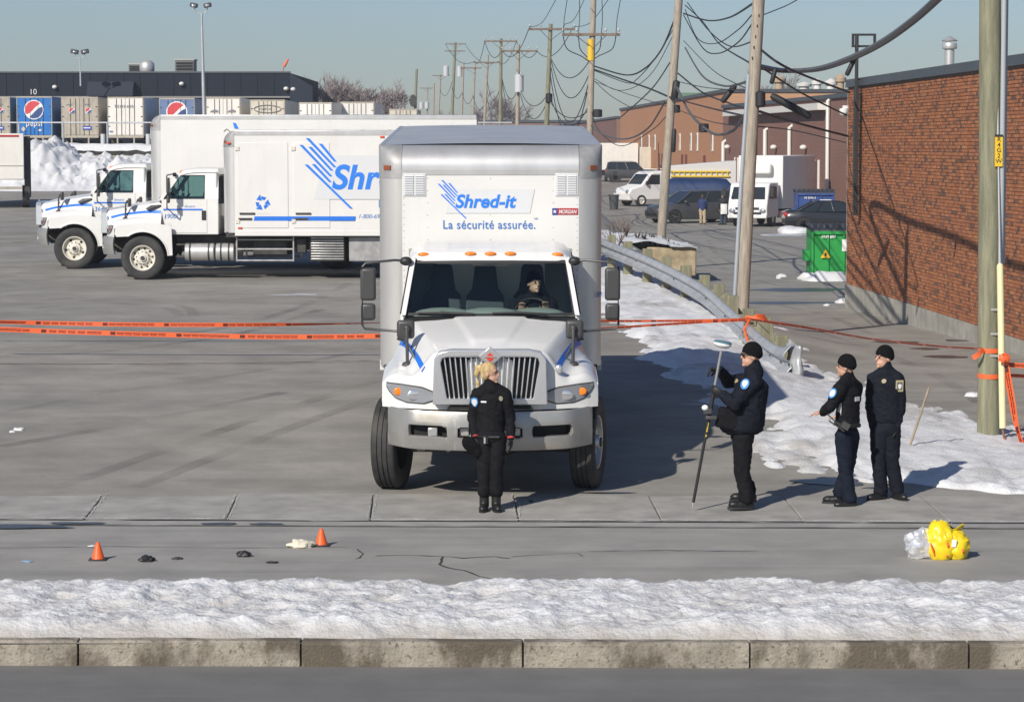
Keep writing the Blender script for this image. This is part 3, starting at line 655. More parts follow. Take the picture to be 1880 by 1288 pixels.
        if s > 0 and number:
            text_mesh('door_number', number, .15, blue_t, dr, (.99, .46, 1.40), (0, 1, 0), (0, 0, 1), shear=.15, bold=.001)
            flat([(.0, 0), (.90, 0), (.90, .035), (0, .035)], (.989, .46, 1.585), (0, 1, 0), (0, 0, 1), .004).build('door_stripe', blue_s, dr)
            text_mesh('door_lettering', 'Shred-it', .075, blue_t, dr, (.99, .94, 1.65), (0, 1, 0), (0, 0, 1), shear=.2)
            b = MB(); b.rev([(.001, .004), (.045, .004), (.045, 0)], 18, 'x', c=(.988, .60, 1.27)); b.build('door_seal', logo_grey, dr)
        # step and cab mirrors on a tube loop
        b = MB(); b.box(min(s * .78, s * 1.02), max(s * .78, s * 1.02), .72, 1.25, .50, .55); b.box(min(s * .8, s * 1.0), max(s * .8, s * 1.0), .75, 1.2, .78, .82); b.build('cab_step', steel_d, T, bevel=.01)
        mp = [(s * .90, .74, 2.40), (s * 1.05, .68, 2.415), (s * 1.37, .60, 2.39), (s * 1.405, .60, 2.35), (s * 1.41, .60, 1.71), (s * 1.385, .60, 1.665), (s * 1.05, .55, 1.645), (s * .95, .52, 1.64)]
        b = MB(); b.tube(mp, .014, 8); ma = b.build('mirror_arm', grey_pl, T)
        b = MB(); b.ell((s * .93, .72, 2.40), (.07, .05, .05)); b.build('mirror_mount', black_pl, ma)
        b = MB(); b.box(s * 1.345 - .085, s * 1.345 + .085, .585, .665, 1.975, 2.335); mh = b.build('mirror_head', grey_pl, T, bevel=.03, seg=3)
        b = MB(); b.box(s * 1.345 - .08, s * 1.345 + .08, .59, .66, 1.755, 1.945); b.build('mirror_head', grey_pl, T, bevel=.035, seg=3)
        b = MB(); b.box(s * 1.345 - .065, s * 1.345 + .065, .666, .668, 2.0, 2.31); b.build('mirror_glass', chrome, mh)
        # round-edged hood mirror on stalks
        b = MB(); b.box(s * .90 - .095, s * .90 + .095, -.36, -.29, 1.66, 1.86); hm = b.build('hood_mirror', grey_pl, T, bevel=.035, seg=3)
        b = MB(); b.tube([(s * .885, -.40, 1.77), (s * .885, -.42, 1.7), (s * .88, -.43, 1.40)], .018, 8); b.tube([(s * .885, -.40, 1.62), (s * .80, -.45, 1.47), (s * .68, -.50, 1.42)], .014, 8); b.ell((s * .885, -.38, 1.78), (.035, .035, .035)); b.ell((s * .88, -.43, 1.395), (.06, .06, .035)); b.ell((s * .67, -.505, 1.43), (.055, .05, .03)); b.build('mirror_stalk', grey_pl, hm)
    def roofg(u, v):
        x = lerp(-.90, .90, u); prof = [(.755, 2.395), (.775, 2.44), (.83, 2.49), (.95, 2.525), (1.15, 2.55), (1.45, 2.555), (1.69, 2.545), (1.725, 2.50), (1.73, 2.40)]
        t = v * (len(prof) - 1); i = min(int(t), len(prof) - 2); f = t - i; y = lerp(prof[i][0], prof[i + 1][0], f); z = lerp(prof[i][1], prof[i + 1][1], f)
        e = max(0, (abs(x) - .72) / .18); xr = x; z -= .10 * e ** 2.2; y += .07 * (x / .9) ** 2 * (1 - v)
        z += .006 * (math.cos(x * 2 * math.pi / .24) > .93) * (v > .3); return (xr, y, z)
    b = MB(); b.grid(roofg, 61, 33); rf = b.build('cab_roof', white_paint, cab, smooth=50)
    for x in (-.74, -.22, 0, .22, .74):
        b = MB(); y = .80 + .07 * (x / .9) ** 2; z = 2.475 - (.012 if abs(x) > .5 else 0); b.ell((x, y, z), (.066, .035, .024), 16, 8, Matrix.Rotation(.0, 3, 'X')); b.build('marker_light', amber, rf)
    def wsf(u, v, d=0.0):
        x = lerp(-1, 1, u) * lerp(.945, .865, v); return (x, lerp(.345, .765, v) + .08 * (x / .94) ** 2 + d, lerp(1.83, 2.405, v))
    b = MB(); b.grid(lambda u, v: wsf(lerp(.02, .98, u), lerp(.04, .955, v)), 24, 10); b.build('windshield', wglass, cab, smooth=180)
    b = MB()
    ring = [(lerp(0, 1, i / 20), 0) for i in range(21)] + [(1, lerp(0, 1, i / 8)) for i in range(1, 9)] + [(lerp(1, 0, i / 20), 1) for i in range(1, 21)] + [(0, lerp(1, 0, i / 8)) for i in range(1, 8)]
    rin = [(lerp(.022, .978, u), lerp(.05, .94, v)) for u, v in ring]; m = len(ring)
    b.add([wsf(u, v, -.006) for u, v in ring] + [wsf(u, v, -.004) for u, v in rin], [(i, (i + 1) % m, m + (i + 1) % m, m + i) for i in range(m)]); b.build('windshield_seal', black_pl, cab, recalc=False)
    b = MB(); b.add([wsf(.36, .955, -.003), wsf(.64, .955, -.003), wsf(.60, .90, -.003), wsf(.40, .90, -.003)], [(0, 1, 2, 3)]); b.build('sun_band', black_pl, cab)
    b = MB(); b.grid(lambda u, v: (lerp(-.95, .95, u), lerp(.30, .40, v) + .06 * (lerp(-.95, .95, u) / .95) ** 2, lerp(1.80, 1.835, v) - .02 * abs(lerp(-1, 1, u))), 16, 3); b.build('cowl', black_pl, cab)
    for x0, x1 in ((-.80, -.18), (.02, .62)):
        b = MB(); b.tube([(x0, .335 + .06 * x0 * x0, 1.865), ((x0 + x1) / 2, .325, 1.875), (x1, .33, 1.858)], .011, 6); b.tube([((x0 + x1) / 2 - .05, .33, 1.885), (x1 - .1, .335, 1.85), (x1, .345, 1.835)], .008, 6); b.build('wiper', black_pl, cab)
    # ---- interior
    b = MB(); b.box(-.92, .92, .46, .80, 1.50, 1.80)
    for x, r in ((-.52, .36), (0, .38), (.52, .33)): b.ell((x, .60, 1.80), (r, .17, .10), 20, 8)
    b.build('dashboard', dash_m, cab)
    for x in (-.55, -.06, .47):
        b = MB(); b.loft([[(x + sx * w_, y, z) for sx, y in ((-1, yy - .06), (1, yy - .06), (1, yy + .06), (-1, yy + .06))] for z, w_, yy in ((1.25, .22, 1.28), (1.75, .225, 1.36), (1.95, .21, 1.40), (2.03, .15, 1.41), (2.12, .135, 1.42), (2.27, .12, 1.43), (2.30, .10, 1.43))]); b.box(x - .22, x + .22, .85, 1.3, 1.2, 1.35)
        b.build('seat', seat_m, cab, bevel=.02)
    b = MB(); b.rev([(.20 + .014 * math.cos(a), .014 * math.sin(a)) for a in [2 * math.pi * i / 8 for i in range(8)]], 28, 'z', closed=True); b.box(-.19, .19, -.02, .02, -.01, .01); b.box(-.02, .02, -.19, 0, -.01, .01); b.cyl((0, 0, 0), (0, 0, -.2), .03)
    sw_ = b.build('steering_wheel', black_pl, cab, smooth=50); sw_.location = (.47, .88, 1.80); sw_.rotation_euler = (rad(52), 0, 0)
    b = MB(); b.box(-.93, -.62, 1.665, 1.70, 1.7, 2.46); b.box(.62, .93, 1.665, 1.70, 1.7, 2.46); b.box(-.62, .62, 1.665, 1.70, 2.36, 2.46); b.build('rear_wall', M('cab_trim', (.30, .32, .32), .8), cab)
    # ---- cargo box
    y0 = 1.86; R_ = .27; hw = 1.28; fx = hw - R_; zc = ztop - R_; y1 = y0 + L
    b = MB(); b.box(-fx, fx, y0, y0 + .05, zbot, zc); bx = b.build('box_front', box_white, T)
    for s in (-1, 1):
        b = MB(); b.box(min(s * (hw - .04), s * hw), max(s * (hw - .04), s * hw), y0 + R_, y1, zbot, ztop - .11); b.build('box_side', box_white, T)
        b = MB(); b.grid(lambda u, v: (s * (fx + R_ * math.sin(u * math.pi / 2)), y0 + R_ - R_ * math.cos(u * math.pi / 2), lerp(zbot - .02, zc, v)), 12, 2); b.build('corner_post', silver, T, smooth=180)
        b = MB(); b.grid(lambda u, v: (s * (fx + R_ * math.sin(u * math.pi / 2) + .004), y0 + R_ - (R_ + .004) * math.cos(v * math.pi / 2) * math.cos(u * math.pi / 2), zc - .10 * (1 - min(1, v * 9)) + (R_ + .003) * math.sin(v * math.pi / 2)), 12, 14)
        cc = b.build('corner_casting', cast, T, smooth=180)
        b = MB(); a = rad(38); b.obox((s * (fx + R_ * math.sin(a)), y0 + R_ - R_ * math.cos(a), zc + .02), (.10, .03, .05), Matrix.Rotation(s * a, 3, 'Z')); b.build('marker_light', M('marker_dark', (.25, .07, .03), .4), cc)
        b = MB(); b.box(min(s * (hw - .05), s * (hw + .006)), max(s * (hw - .05), s * (hw + .006)), y0 + R_, y1, ztop - .11, ztop + .004); b.build('top_rail', silver, T, bevel=.01)
        b = MB(); b.box(min(s * (hw - .05), s * (hw + .006)), max(s * (hw - .05), s * (hw + .006)), y0 + R_, y1, zbot - .09, zbot + .03); b.build('bottom_rail', box_white, T, bevel=.006)
    b = MB(); b.grid(lambda u, v: (lerp(-fx, fx, u), y0 + R_ - R_ * math.cos(v * math.pi / 2), zc + R_ * math.sin(v * math.pi / 2)), 3, 14); b.box(-fx, fx, y0 - .008, y0 + .01, zc - .06, zc); b.build('front_cap', silver, T, smooth=60)
    b = MB(); b.grid(lambda u, v: (lerp(-hw + .02, hw - .02, u), lerp(y0 + R_, y1, v), ztop + .02 * (1 - (2 * u - 1) ** 2)), 17, 2)
    k = y0 + R_ + .4
    while k < y1: b.grid(lambda u, v, k=k: (lerp(-hw + .03, hw - .03, u), k + v * .05, ztop + .006 + .02 * (1 - (2 * u - 1) ** 2)), 9, 2); k += .61
    b.build('box_roof', roof_alu, T, recalc=False)
    b = MB(); b.box(-hw + .04, hw - .04, y1 - .05, y1, zbot, ztop - .02); b.build('rear_door', box_white, T)
    b = MB(); b.box(-hw + .05, hw - .05, y0 + .06, y1, zbot - .12, zbot); b.build('box_floor', steel_d, T)
    # rivet rows
    b = MB()
    def rivet(x, z):
        b.add([(x - .007, y0 - .001, z), (x, y0 - .001, z - .007), (x + .007, y0 - .001, z), (x, y0 - .001, z + .007), (x, y0 - .007, z)], [(0, 1, 4), (1, 2, 4), (2, 3, 4), (3, 0, 4)])
    for x in (-fx + .02, fx - .02):
        for i in range(int((zc - zbot) / .075)): rivet(x, zbot + .05 + i * .075)
    for x in (-.72, .0, .72):
        for i in range(int((zc - zbot) / .14)): rivet(x, zbot + .05 + i * .14)
    for i in range(50): rivet(lerp(-fx + .05, fx - .05, i / 49), zc - .03)
    b.build('rivets', cast, bx, recalc=False)
    for s in (-1, 1): louvre(T, min(s * .74, s * 1.0), max(s * .74, s * 1.0), zc - .30, zc - .04, y0 - .001)
    if front_signs:
        logo(T, (-.40, y0 - .002, ztop - .70), .148, (1, 0, 0), (0, 0, 1))
        text_mesh('slogan', 'La sécurité assurée.', .142, blue_t, T, (-.55, y0 - .006, ztop - .945), (1, 0, 0), (0, 0, 1), bold=.0008, spacing=1.06, sx=.88)
        text_mesh('trade_mark', 'MC', .03, blue_t, T, (.50, y0 - .006, ztop - .84), (1, 0, 0), (0, 0, 1))
        pl = flat([(.705, ztop - .785), (1.0, ztop - .785), (1.0, ztop - .71), (.705, ztop - .71)], (0, y0 - .004, 0), (1, 0, 0), (0, 0, 1), .003).build('maker_plate', M('plate_red', (.42, .03, .05), .4), T)
        flat([(.705, ztop - .785), (.765, ztop - .785), (.765, ztop - .71), (.705, ztop - .71)], (0, y0 - .0072, 0), (1, 0, 0), (0, 0, 1), .002).build('plate_field', M('plate_blue', (.03, .06, .28), .4), pl)
        st = [(.735 + (.026 if i % 2 == 0 else .011) * math.sin(i * math.pi / 5), ztop - .748 + (.026 if i % 2 == 0 else .011) * math.cos(i * math.pi / 5)) for i in range(10)]
        flat(st, (0, y0 - .0096, 0), (1, 0, 0), (0, 0, 1), .002).build('plate_star', box_white, pl)
        text_mesh('plate_lettering', 'MORGAN', .062, box_white, pl, (.78, y0 - .0095, ztop - .77), (1, 0, 0), (0, 0, 1), bold=.0015, shear=.2, sx=.74)
        a = rad(62); n_ = Vector((math.sin(a), -math.cos(a), 0)); pc = Vector((fx + R_ * math.sin(a), y0 + R_ - R_ * math.cos(a), 0)) + n_ * .012
        for i, (tx, sz, zz) in enumerate((('3.89', .085, 1.88),)):
            text_mesh('height_lettering', tx, sz, blue_t, T, (pc.x - math.cos(a) * .1, pc.y - math.sin(a) * .1, zz), (math.cos(a), math.sin(a), 0), (0, 0, 1), shear=.15)
    # ---- running gear seen from the side
    for s in (-1, 1):
        for a_, c_ in ((.95, 1.62), (1.66, 2.08)):
            b = MB(); b.cyl((s * .92, a_, .63), (s * .92, c_, .63), .20, n=24); tk = b.build('fuel_tank', silver, T, smooth=30, bevel=.02)
            b = MB()
            for q in (a_ + .12, c_ - .12): b.rev([(.206, q - .02), (.206, q + .02)], 24, 'y', c=(s * .92, 0, .63))
            b.build('tank_strap', steel_d, tk)
        b = MB()
        for z in (.44, .70, .92): b.tube([(s * 1.1, 2.15, z), (s * 1.1, 3.45, z)], .022, 6)
        for y in (2.15, 3.45): b.tube([(s * 1.1, y, .42), (s * 1.1, y, 1.05)], .022, 6)
        b.build('side_guard', rim_steel, T)
        b = MB(); b.box(min(s * .7, s * 1.08), max(s * .7, s * 1.08), 3.82, 4.62, .42, .98); bb = b.build('battery_box', steel_d, T, bevel=.02)
        for i in range(9):
            z = .46 + i * .06; b = MB(); b.box(min(s * 1.08, s * 1.105), max(s * 1.08, s * 1.105), 3.85, 4.60, z, z + .032); b.build('slat', rim_steel, bb, bevel=.008)
        if rear_axle > 6: b = MB(); b.box(min(s * .8, s * 1.1), max(s * .8, s * 1.1), 4.72, 5.55, .42, 1.0); b.build('tool_box', cast, T, bevel=.02)
        b = MB(); b.box(min(s * .85, s * 1.0), max(s * .85, s * 1.0), 3.5, 3.74, .6, .95); b.box(min(s * .8, s * .9), max(s * .8, s * .9), 2.5, 3.3, .5, .9); b.build('air_tank', steel_d, T, bevel=.03)
        b = MB(); b.box(min(s * 1.2, s * 1.22), max(s * 1.2, s * 1.22), rear_axle - .62, rear_axle + .62, 1.02, 1.06); b.box(min(s * 1.17, s * 1.23), max(s * 1.17, s * 1.23), rear_axle - .6, rear_axle - .3, .6, 1.04); b.build('mud_guard', grey_pl, T)
    if side_signs:
        X = (0, 1, 0); U = (0, 0, 1); sx_ = hw + .001
        logo(T, (sx_ + .012, 4.36, 2.09), .543, X, U)
        text_mesh('slogan', 'La sécurité assurée.', .24, blue_t, T, (sx_ + .004, 5.40, 1.66), X, U, bold=.002)
        text_mesh('phone_number', '1-800-69', .135, blue_t, T, (sx_ + .004, 4.94, 1.41), X, U, shear=.2)
        flat([(2.56, 1.355), (4.87, 1.355), (4.89, 1.455), (2.58, 1.455)], (sx_ + .013, 0, 0), X, U, .003).build('side_stripe', blue_s, T)
        for a_, c_ in ((2.19, 3.35), (3.47, 4.30)):
            b = MB(); b.box(sx_, sx_ + .012, a_, c_, 1.19, 3.13); sdr = b.build('side_door', box_white, T, bevel=.006)
            b = MB()
            for z in (1.30, 2.95): b.box(sx_ + .01, sx_ + .03, a_ - .04, a_ + .05, z, z + .09)
            b.build('hinge', rim_white, sdr)
            b = MB(); b.box(sx_ + .012, sx_ + .04, a_ + .05, a_ + .40, 1.50, 1.54); b.box(sx_ + .012, sx_ + .02, a_ + .02, a_ + .34, 1.36, 1.42); b.build('latch', steel_d, sdr, bevel=.006)
        for y, z in ((2.2, 1.17), (1.95, 3.1), (5.45, 3.24), (5.5, 1.24)):
            b = MB(); b.box(sx_, sx_ + .025, y, y + .10, z, z + .04); b.build('marker_light', M('marker_red', (.7, .07, .02), .4), T, bevel=.008)
        rc = empty('tmp'); bpy.data.objects.remove(rc)
        b = MB()
        for k in range(3):
            an = rad(90 + 120 * k); 
            def rp(r, da): return (2.76 + r * math.cos(an + rad(da)), 1.76 + r * math.sin(an + rad(da)))
            for poly in ([rp(.155, -38), rp(.16, 8), rp(.085, 12), rp(.075, -38)], [rp(.20, 14), rp(.155, 62), rp(.05, 14)]):
                f = flat(poly, (sx_ + .014, 0, 0), X, U, .003); b.add(f.v, f.f)
        b.build('recycling_symbol', blue_s, T)
        text_mesh('recycling_lettering', 'recyclons', .075, logo_grey, T, (sx_ + .015, 2.64, 1.50), X, U)
    if style == 1:
        flat([(0, 0), (.10, 0), (.03, .14), (-.04, .14)], (hw + .004, 3.92, ztop - .33), (0, 1, 0), (0, 0, 1), .004).build('sign_stripe', blue_l, T)
        b = MB(); b.tube([(hw + .006, 3.66 + .04 * i + .02 * math.sin(i * 2), ztop - .40 + .07 * math.sin(i * .9)) for i in range(6)], .008, 5); b.build('script_stroke', black_pl, T)
    return T

FT = truck((-.235, 28.2, .06), rad(.35), rad(2.3), 'white box truck facing the street, its front grille behind a standing woman', 6.7, 3.62, front_signs=True, steer=rad(-11), rims=rim_steel, group='white box trucks on the lot')
p1 = P(262, 514, 59.8); z1 = ground(p1.x, p1.y)
T1 = truck((p1.x, 59.8 + 1.2, z1), rad(-90), 0, 'white box truck with large blue lettering parked side-on, number 1900L', 7.2, 3.40, number='1900L', side_signs=True, rear_axle=6.35, rims=rim_white, group='white box trucks on the lot')
p2 = P(137, 500, 63.4); z2 = ground(p2.x, p2.y)
T2 = truck((p2.x, 63.4 + 1.2, z2), rad(-90), 0, 'white box truck with plain long box parked behind the lettered one', 7.9, 3.72, number='364', rear_axle=6.35, rims=rim_white, style=1, group='white box trucks on the lot')
for o in (T1, T2): o.rotation_euler = (0, 0, rad(-90))
# ---------------------------------------------------------------- brick building beside the alley
brick_cols = [(.37, .138, .055), (.33, .118, .047), (.41, .165, .068), (.31, .115, .055), (.15, .075, .048), (.2, .09, .052)]
brick_m = [M('brick_%d' % i, c, .85, var=.22, vs=9, bump=.3, bs=60) for i, c in enumerate(brick_cols)]
mortar = M('mortar', (.21, .155, .115), .95, var=.2, vs=6)
found = M('foundation', (.36, .35, .31), .9, var=.22, vs=2.5, bump=.25, bs=40); ramp_mix(found, 1.2, (.2, .18, .15), .5, .75, (1, 1, .3), .7)
flash = M('flashing', (.085, .095, .105), .45, metal=.3, var=.15, vs=3)
def wallx(D): return 10.63 - .0375 * D
BB = empty('brick_building', (wallx(64.2), 64.2, 0), (0, 0, 0), 'orange brick building with grey foundation at the alley corner', 'building')
wd = Vector((.0375, -1, 0)).normalized()           # along the wall, towards the camera
wn = Vector((-1, -.0375, 0)).normalized()          # out of the wall, into the alley
def wp(u, z, d=0.0): v = wd * u + wn * d; return (v.x, v.y, z)
LW = 31.0
b = MB(); b.add([wp(0, -.4), wp(LW, -.4), wp(LW, 5.16), wp(0, 5.16)] + [tuple(Vector(wp(u, z)) + Vector((14, 0, 0))) for u, z in ((0, -.4), (LW, -.4), (LW, 5.16), (0, 5.16))],
              [(0, 1, 2, 3), (7, 6, 5, 4), (0, 3, 7, 4), (1, 5, 6, 2), (3, 2, 6, 7)]); b.build('wall', mortar, BB)
b = MB(); o_ = .035; b.add([wp(-.01, -.5, o_), wp(LW, -.5, o_), wp(LW, .36, o_), wp(-.01, .36, o_), wp(-.01, -.5, -.1), wp(LW, -.5, -.1), wp(LW, .36, -.1), wp(-.01, .36, -.1)], [(0, 1, 2, 3), (3, 2, 6, 7), (0, 3, 7, 4)]); b.build('foundation', found, BB)
b = MB(); b.add([wp(-.06, 5.15, .07), wp(LW, 5.15, .07), wp(LW, 5.34, .06), wp(-.06, 5.34, .06), wp(LW, 5.36, -.4), wp(-.06, 5.36, -.4), wp(-.06, 5.15, -.4), wp(LW, 5.15, -.4), wp(-.06, 5.15, 0)], [(0, 1, 2, 3), (3, 2, 4, 5), (0, 3, 5, 6)]); b.build('parapet_flashing', flash, BB)
b = MB(); b.add([wp(-.02, .36, .016), wp(.05, .36, .016), wp(.05, 5.15, .016), wp(-.02, 5.15, .016)], [(0, 1, 2, 3)]); b.build('corner_trim', M('trim_pale', (.45, .40, .33), .8), BB)
CHH = .0677; NC = int((5.14 - .37) / CHH); bl = .2; gap = .0105
bricks = []
for r in range(NC):
    off = (r % 2) * (bl + gap) / 2
    u = .055 + off
    if off: bricks.append((.055, off - gap, r))
    while u < 21.8: bricks.append((u, bl, r)); u += bl + gap
bricks.sort(key=lambda q: -q[0] - (q[1] < .15) * -50)
def pickm():
    t = RND.random()
    return 4 if t < .10 else 5 if t < .18 else 3 if t < .34 else 1 if t < .55 else 2 if t < .72 else 0
bmesh_shared = {}
def brick_geo(mb, u, L_, r, d):
    z = .37 + r * CHH; h = CHH - gap
    mb.add([wp(u, z, -.004), wp(u + L_, z, -.004), wp(u + L_, z + h, -.004), wp(u, z + h, -.004), wp(u + .003, z + .002, d), wp(u + L_ - .003, z + .002, d), wp(u + L_ - .003, z + h - .002, d), wp(u + .003, z + h - .002, d)],
           [(4, 5, 6, 7), (0, 1, 5, 4), (1, 2, 6, 5), (2, 3, 7, 6), (3, 0, 4, 7)])
sel = [q for q in bricks if q[1] > .15 and 15.2 < q[0] < 18.4]
sel = sorted(sel, key=lambda q: abs(q[0] - 16.9))[:300]; selset = set((q[0], q[2]) for q in sel)
for (u, L_, r) in sel:
    k = pickm()
    if k not in bmesh_shared:
        mb = MB(); h = CHH - gap
        mb.add([wp(0, 0, -.004), wp(bl, 0, -.004), wp(bl, h, -.004), wp(0, h, -.004), wp(.003, .002, .011), wp(bl - .003, .002, .011), wp(bl - .003, h - .002, .011), wp(.003, h - .002, .011)], [(4, 5, 6, 7), (0, 1, 5, 4), (1, 2, 6, 5), (2, 3, 7, 6), (3, 0, 4, 7)])
        me = mb.mesh('brick', 0, recalc=False); me.materials.append(brick_m[k]); bmesh_shared[k] = me
    o = link('brick', bmesh_shared[k], BB); v = wd * u + wn * RND.uniform(-.002, .002); o.location = (v.x, v.y, .37 + r * CHH)
rest = MB()
for (u, L_, r) in bricks:
    if (u, r) in selset: continue
    rest.cur = pickm(); brick_geo(rest, u, L_, r, .011 + RND.uniform(-.003, .003))
tag(rest.build('brickwork', brick_m, BB, smooth=0, recalc=False), kind='stuff')
# roof vent stack, cable mast, camera
def add_stack():
    c = Vector((9.35, 56.2, 5.1)) - BB.location; b = MB(); b.cyl(c, c + Vector((0, 0, .75)), .105, n=20); b.cyl(c + Vector((0, 0, .28)), c + Vector((0, 0, .32)), .125, n=20)
    s_ = b.build('vent_stack', silver, BB, smooth=30); b = MB(); b.rev([(.001, .98), (.17, .88), (.16, .86), (.1, .88)], 20, 'z', c=tuple(c)); b.rev([(.15, .70), (.16, .72), (.16, .80), (.15, .82)], 20, 'z', c=tuple(c)); b.build('rain_cap', silver, s_)
add_stack()
mst = empty('cable_mast', (wallx(62.1) - .16, 62.1, 2.1), label='black cable mast bracketed to the far end of the brick wall', cat='mast')
b = MB()
for dy in (-.09, .09): b.box(-.03, .03, dy - .02, dy + .02, .1, 4.25)
b.box(-.05, .05, -.12, .12, 0, 3.0); b.build('riser', black_pl, mst, bevel=.008)
b = MB(); b.frame([(-.12, 3.95), (.45, 3.95), (.45, 4.27), (-.12, 4.27)], [(-.06, 4.0), (.39, 4.0), (.39, 4.22), (-.06, 4.22)], 'y', -.03, .03); b.build('bracket', black_pl, mst)
b = MB()
for k in range(9): b.box(.02, .17, -.03, .03, .3 + k * .36, .33 + k * .36)
b.build('stand_off', black_pl, mst)
sc = empty('security_camera', P(1549, 203, 64.6), label='white dome security camera on an arm at the brick corner', cat='camera')
b = MB(); b.box(-.03, .35, -.03, .03, .03, .12); b.build('arm', white_paint, sc, bevel=.01); b = MB(); b.rev([(.001, .06), (.1, .05), (.115, -.02), (.1, -.08), (.06, -.13), (.001, -.15)], 16, 'z'); b.build('dome', white_paint, sc)
# ---------------------------------------------------------------- buildings further along the alley
bt = bpy.data.materials.new('far_brick_brown'); 
def brick_tex(name, c1, c2, mort):
    m = bpy.data.materials.new(name); m.use_nodes = True; n = m.node_tree.nodes; l = m.node_tree.links; MATS[name] = m
    t = n.new('ShaderNodeTexBrick'); t.inputs['Color1'].default_value = (*c1, 1); t.inputs['Color2'].default_value = (*c2, 1); t.inputs['Mortar'].default_value = (*mort, 1)
    t.inputs['Scale'].default_value = 1; t.inputs['Brick Width'].default_value = .21; t.inputs['Row Height'].default_value = .068; t.inputs['Mortar Size'].default_value = .01
    tc = n.new('ShaderNodeTexCoord'); mp = n.new('ShaderNodeMapping'); mp.inputs['Rotation'].default_value = (0, rad(90), rad(90)); l.new(tc.outputs['Object'], mp.inputs[0])
    sp = n.new('ShaderNodeSeparateXYZ'); cb = n.new('ShaderNodeCombineXYZ'); l.new(tc.outputs['Object'], sp.inputs[0]); l.new(sp.outputs[1], cb.inputs[0]); l.new(sp.outputs[2], cb.inputs[1]); l.new(cb.outputs[0], t.inputs['Vector'])
    b_ = n['Principled BSDF']; b_.inputs['Roughness'].default_value = .9; l.new(t.outputs[0], b_.inputs['Base Color']); return m
br_brown = brick_tex('far_brick_brown', (.23, .095, .065), (.17, .07, .052), (.25, .17, .14))
br_orange = brick_tex('far_brick_orange', (.52, .22, .095), (.43, .17, .07), (.42, .28, .18))
white_pipe = M('white_pipe', (.68, .66, .62), .6)
door_red = M('door_red', (.16, .045, .035), .6)
def facade(name, A, B, zb, zt, depth, mat, label):
    """long wall from A (near end) to B (far end), both (X, Y)"""
    T = empty(name, (A[0], A[1], 0), label=label, cat='building'); d = Vector((B[0] - A[0], B[1] - A[1], 0)); Lw = d.length
    T.rotation_euler = (0, 0, math.atan2(d.y, d.x) - math.pi / 2)      # local +Y runs along the wall, local -X faces the alley
    b = MB(); b.box(0, depth, 0, Lw, zb, zt); b.build('wall', mat, T)
    b = MB(); b.box(-.12, depth, -.1, Lw + .1, zt + .003, zt + .22); b.build('parapet', flash, T)
    return T, Lw
B1, L1 = facade('brown_brick_building', (16.75, 130), (13.75, 171), -.5, 6.1, 18, br_brown, 'dark brown brick building with white drain pipes behind the parked trucks')
b = MB(); b.box(-.5, -.02, 6, L1 - 3, 5.55, 5.9); b.build('eave_duct', white_pipe, B1)
for y, z0, z1, r in ((5, 1.0, 6.0, .10), (16.0, 1.2, 4.7, .11), (24, .2, 4.6, .12), (27.5, .2, 4.5, .08), (31, .2, 4.4, .11), (40, .2, 3.9, .12)):
    b = MB(); b.tube([(-.15, y, z0), (-.15, y, z1), (.05, y, z1 + .12)], r, 8); b.build('drain_pipe', white_pipe, B1)
for y in (8.5, 17.5, 19.5, 24.7, 33, 35.2):
    b = MB(); b.box(-.04, .1, y - .5, y + .5, -.2, 2.9); dd = b.build('door', door_red, B1); b = MB(); b.box(-.10, .05, y + .5, y + .62, -.2, 2.95); b.box(-.10, .05, y - .62, y - .5, -.2, 2.95); b.build('door_frame', white_pipe, dd)
for y in (11.5, 20.8, 29, 38): b = MB(); b.ell((-.2, y, 3.6), (.2, .22, .15)); b.build('wall_lamp', white_pipe, B1)
B2, L2 = facade('orange_brick_building', (13.9, 171.6), (10.9, 264), -.5, 7.15, 22, br_orange, 'orange brick building beyond the brown one with railed stair and white awning')
for y in (7, 17, 21.5, 30, 38, 41, 52, 58, 66): b = MB(); b.box(-.08, .06, y - .35, y + .35, 3.3, 4.6); wd_ = b.build('window', white_pipe, B2); b = MB(); b.box(-.1, -.082, y - .25, y + .25, 3.45, 4.45); b.build('pane', M('far_glass', (.12, .13, .14), .15), wd_)
for y in (12, 25, 28, 45, 48): b = MB(); b.box(-.06, .05, y - .6, y + .6, .2, 3.0); b.build('door', door_red, B2)
b = MB(); b.box(-1.6, -.02, 76, 82, 3.1, 3.5); aw = b.build('awning', white_pipe, B2, bevel=.1); b = MB(); b.box(-.1, .05, 76, 82, 1.6, 3.0); b.build('loading_door', dark_void, B2)
b = MB()
for z in (1.6, 2.2): b.tube([(-1.8, 8, z), (-1.8, 28, z)], .03, 6)
for k in range(21): b.tube([(-1.8, 8 + k, 1.0), (-1.8, 8 + k, 2.2)], .025, 5)
b.tube([(-1.8, 28, 2.2), (-1.6, 31, 3.9)], .03, 6); b.build('stair_rail', black_pl, B2)
b = MB(); b.box(-1.9, -.01, 8, 31, -.3, 1.0); b.build('loading_platform', concrete, B2)
b = MB(); b.box(3, 5, 60, 63, 7.2, 8.3); b.build('roof_unit', M('roof_green', (.12, .22, .13), .6), B2)
B3, L3 = facade('low_brown_building', (10.6, 266), (5.5, 420), 0, 6.4, 25, br_brown, 'low brown brick building at the far end of the alley')
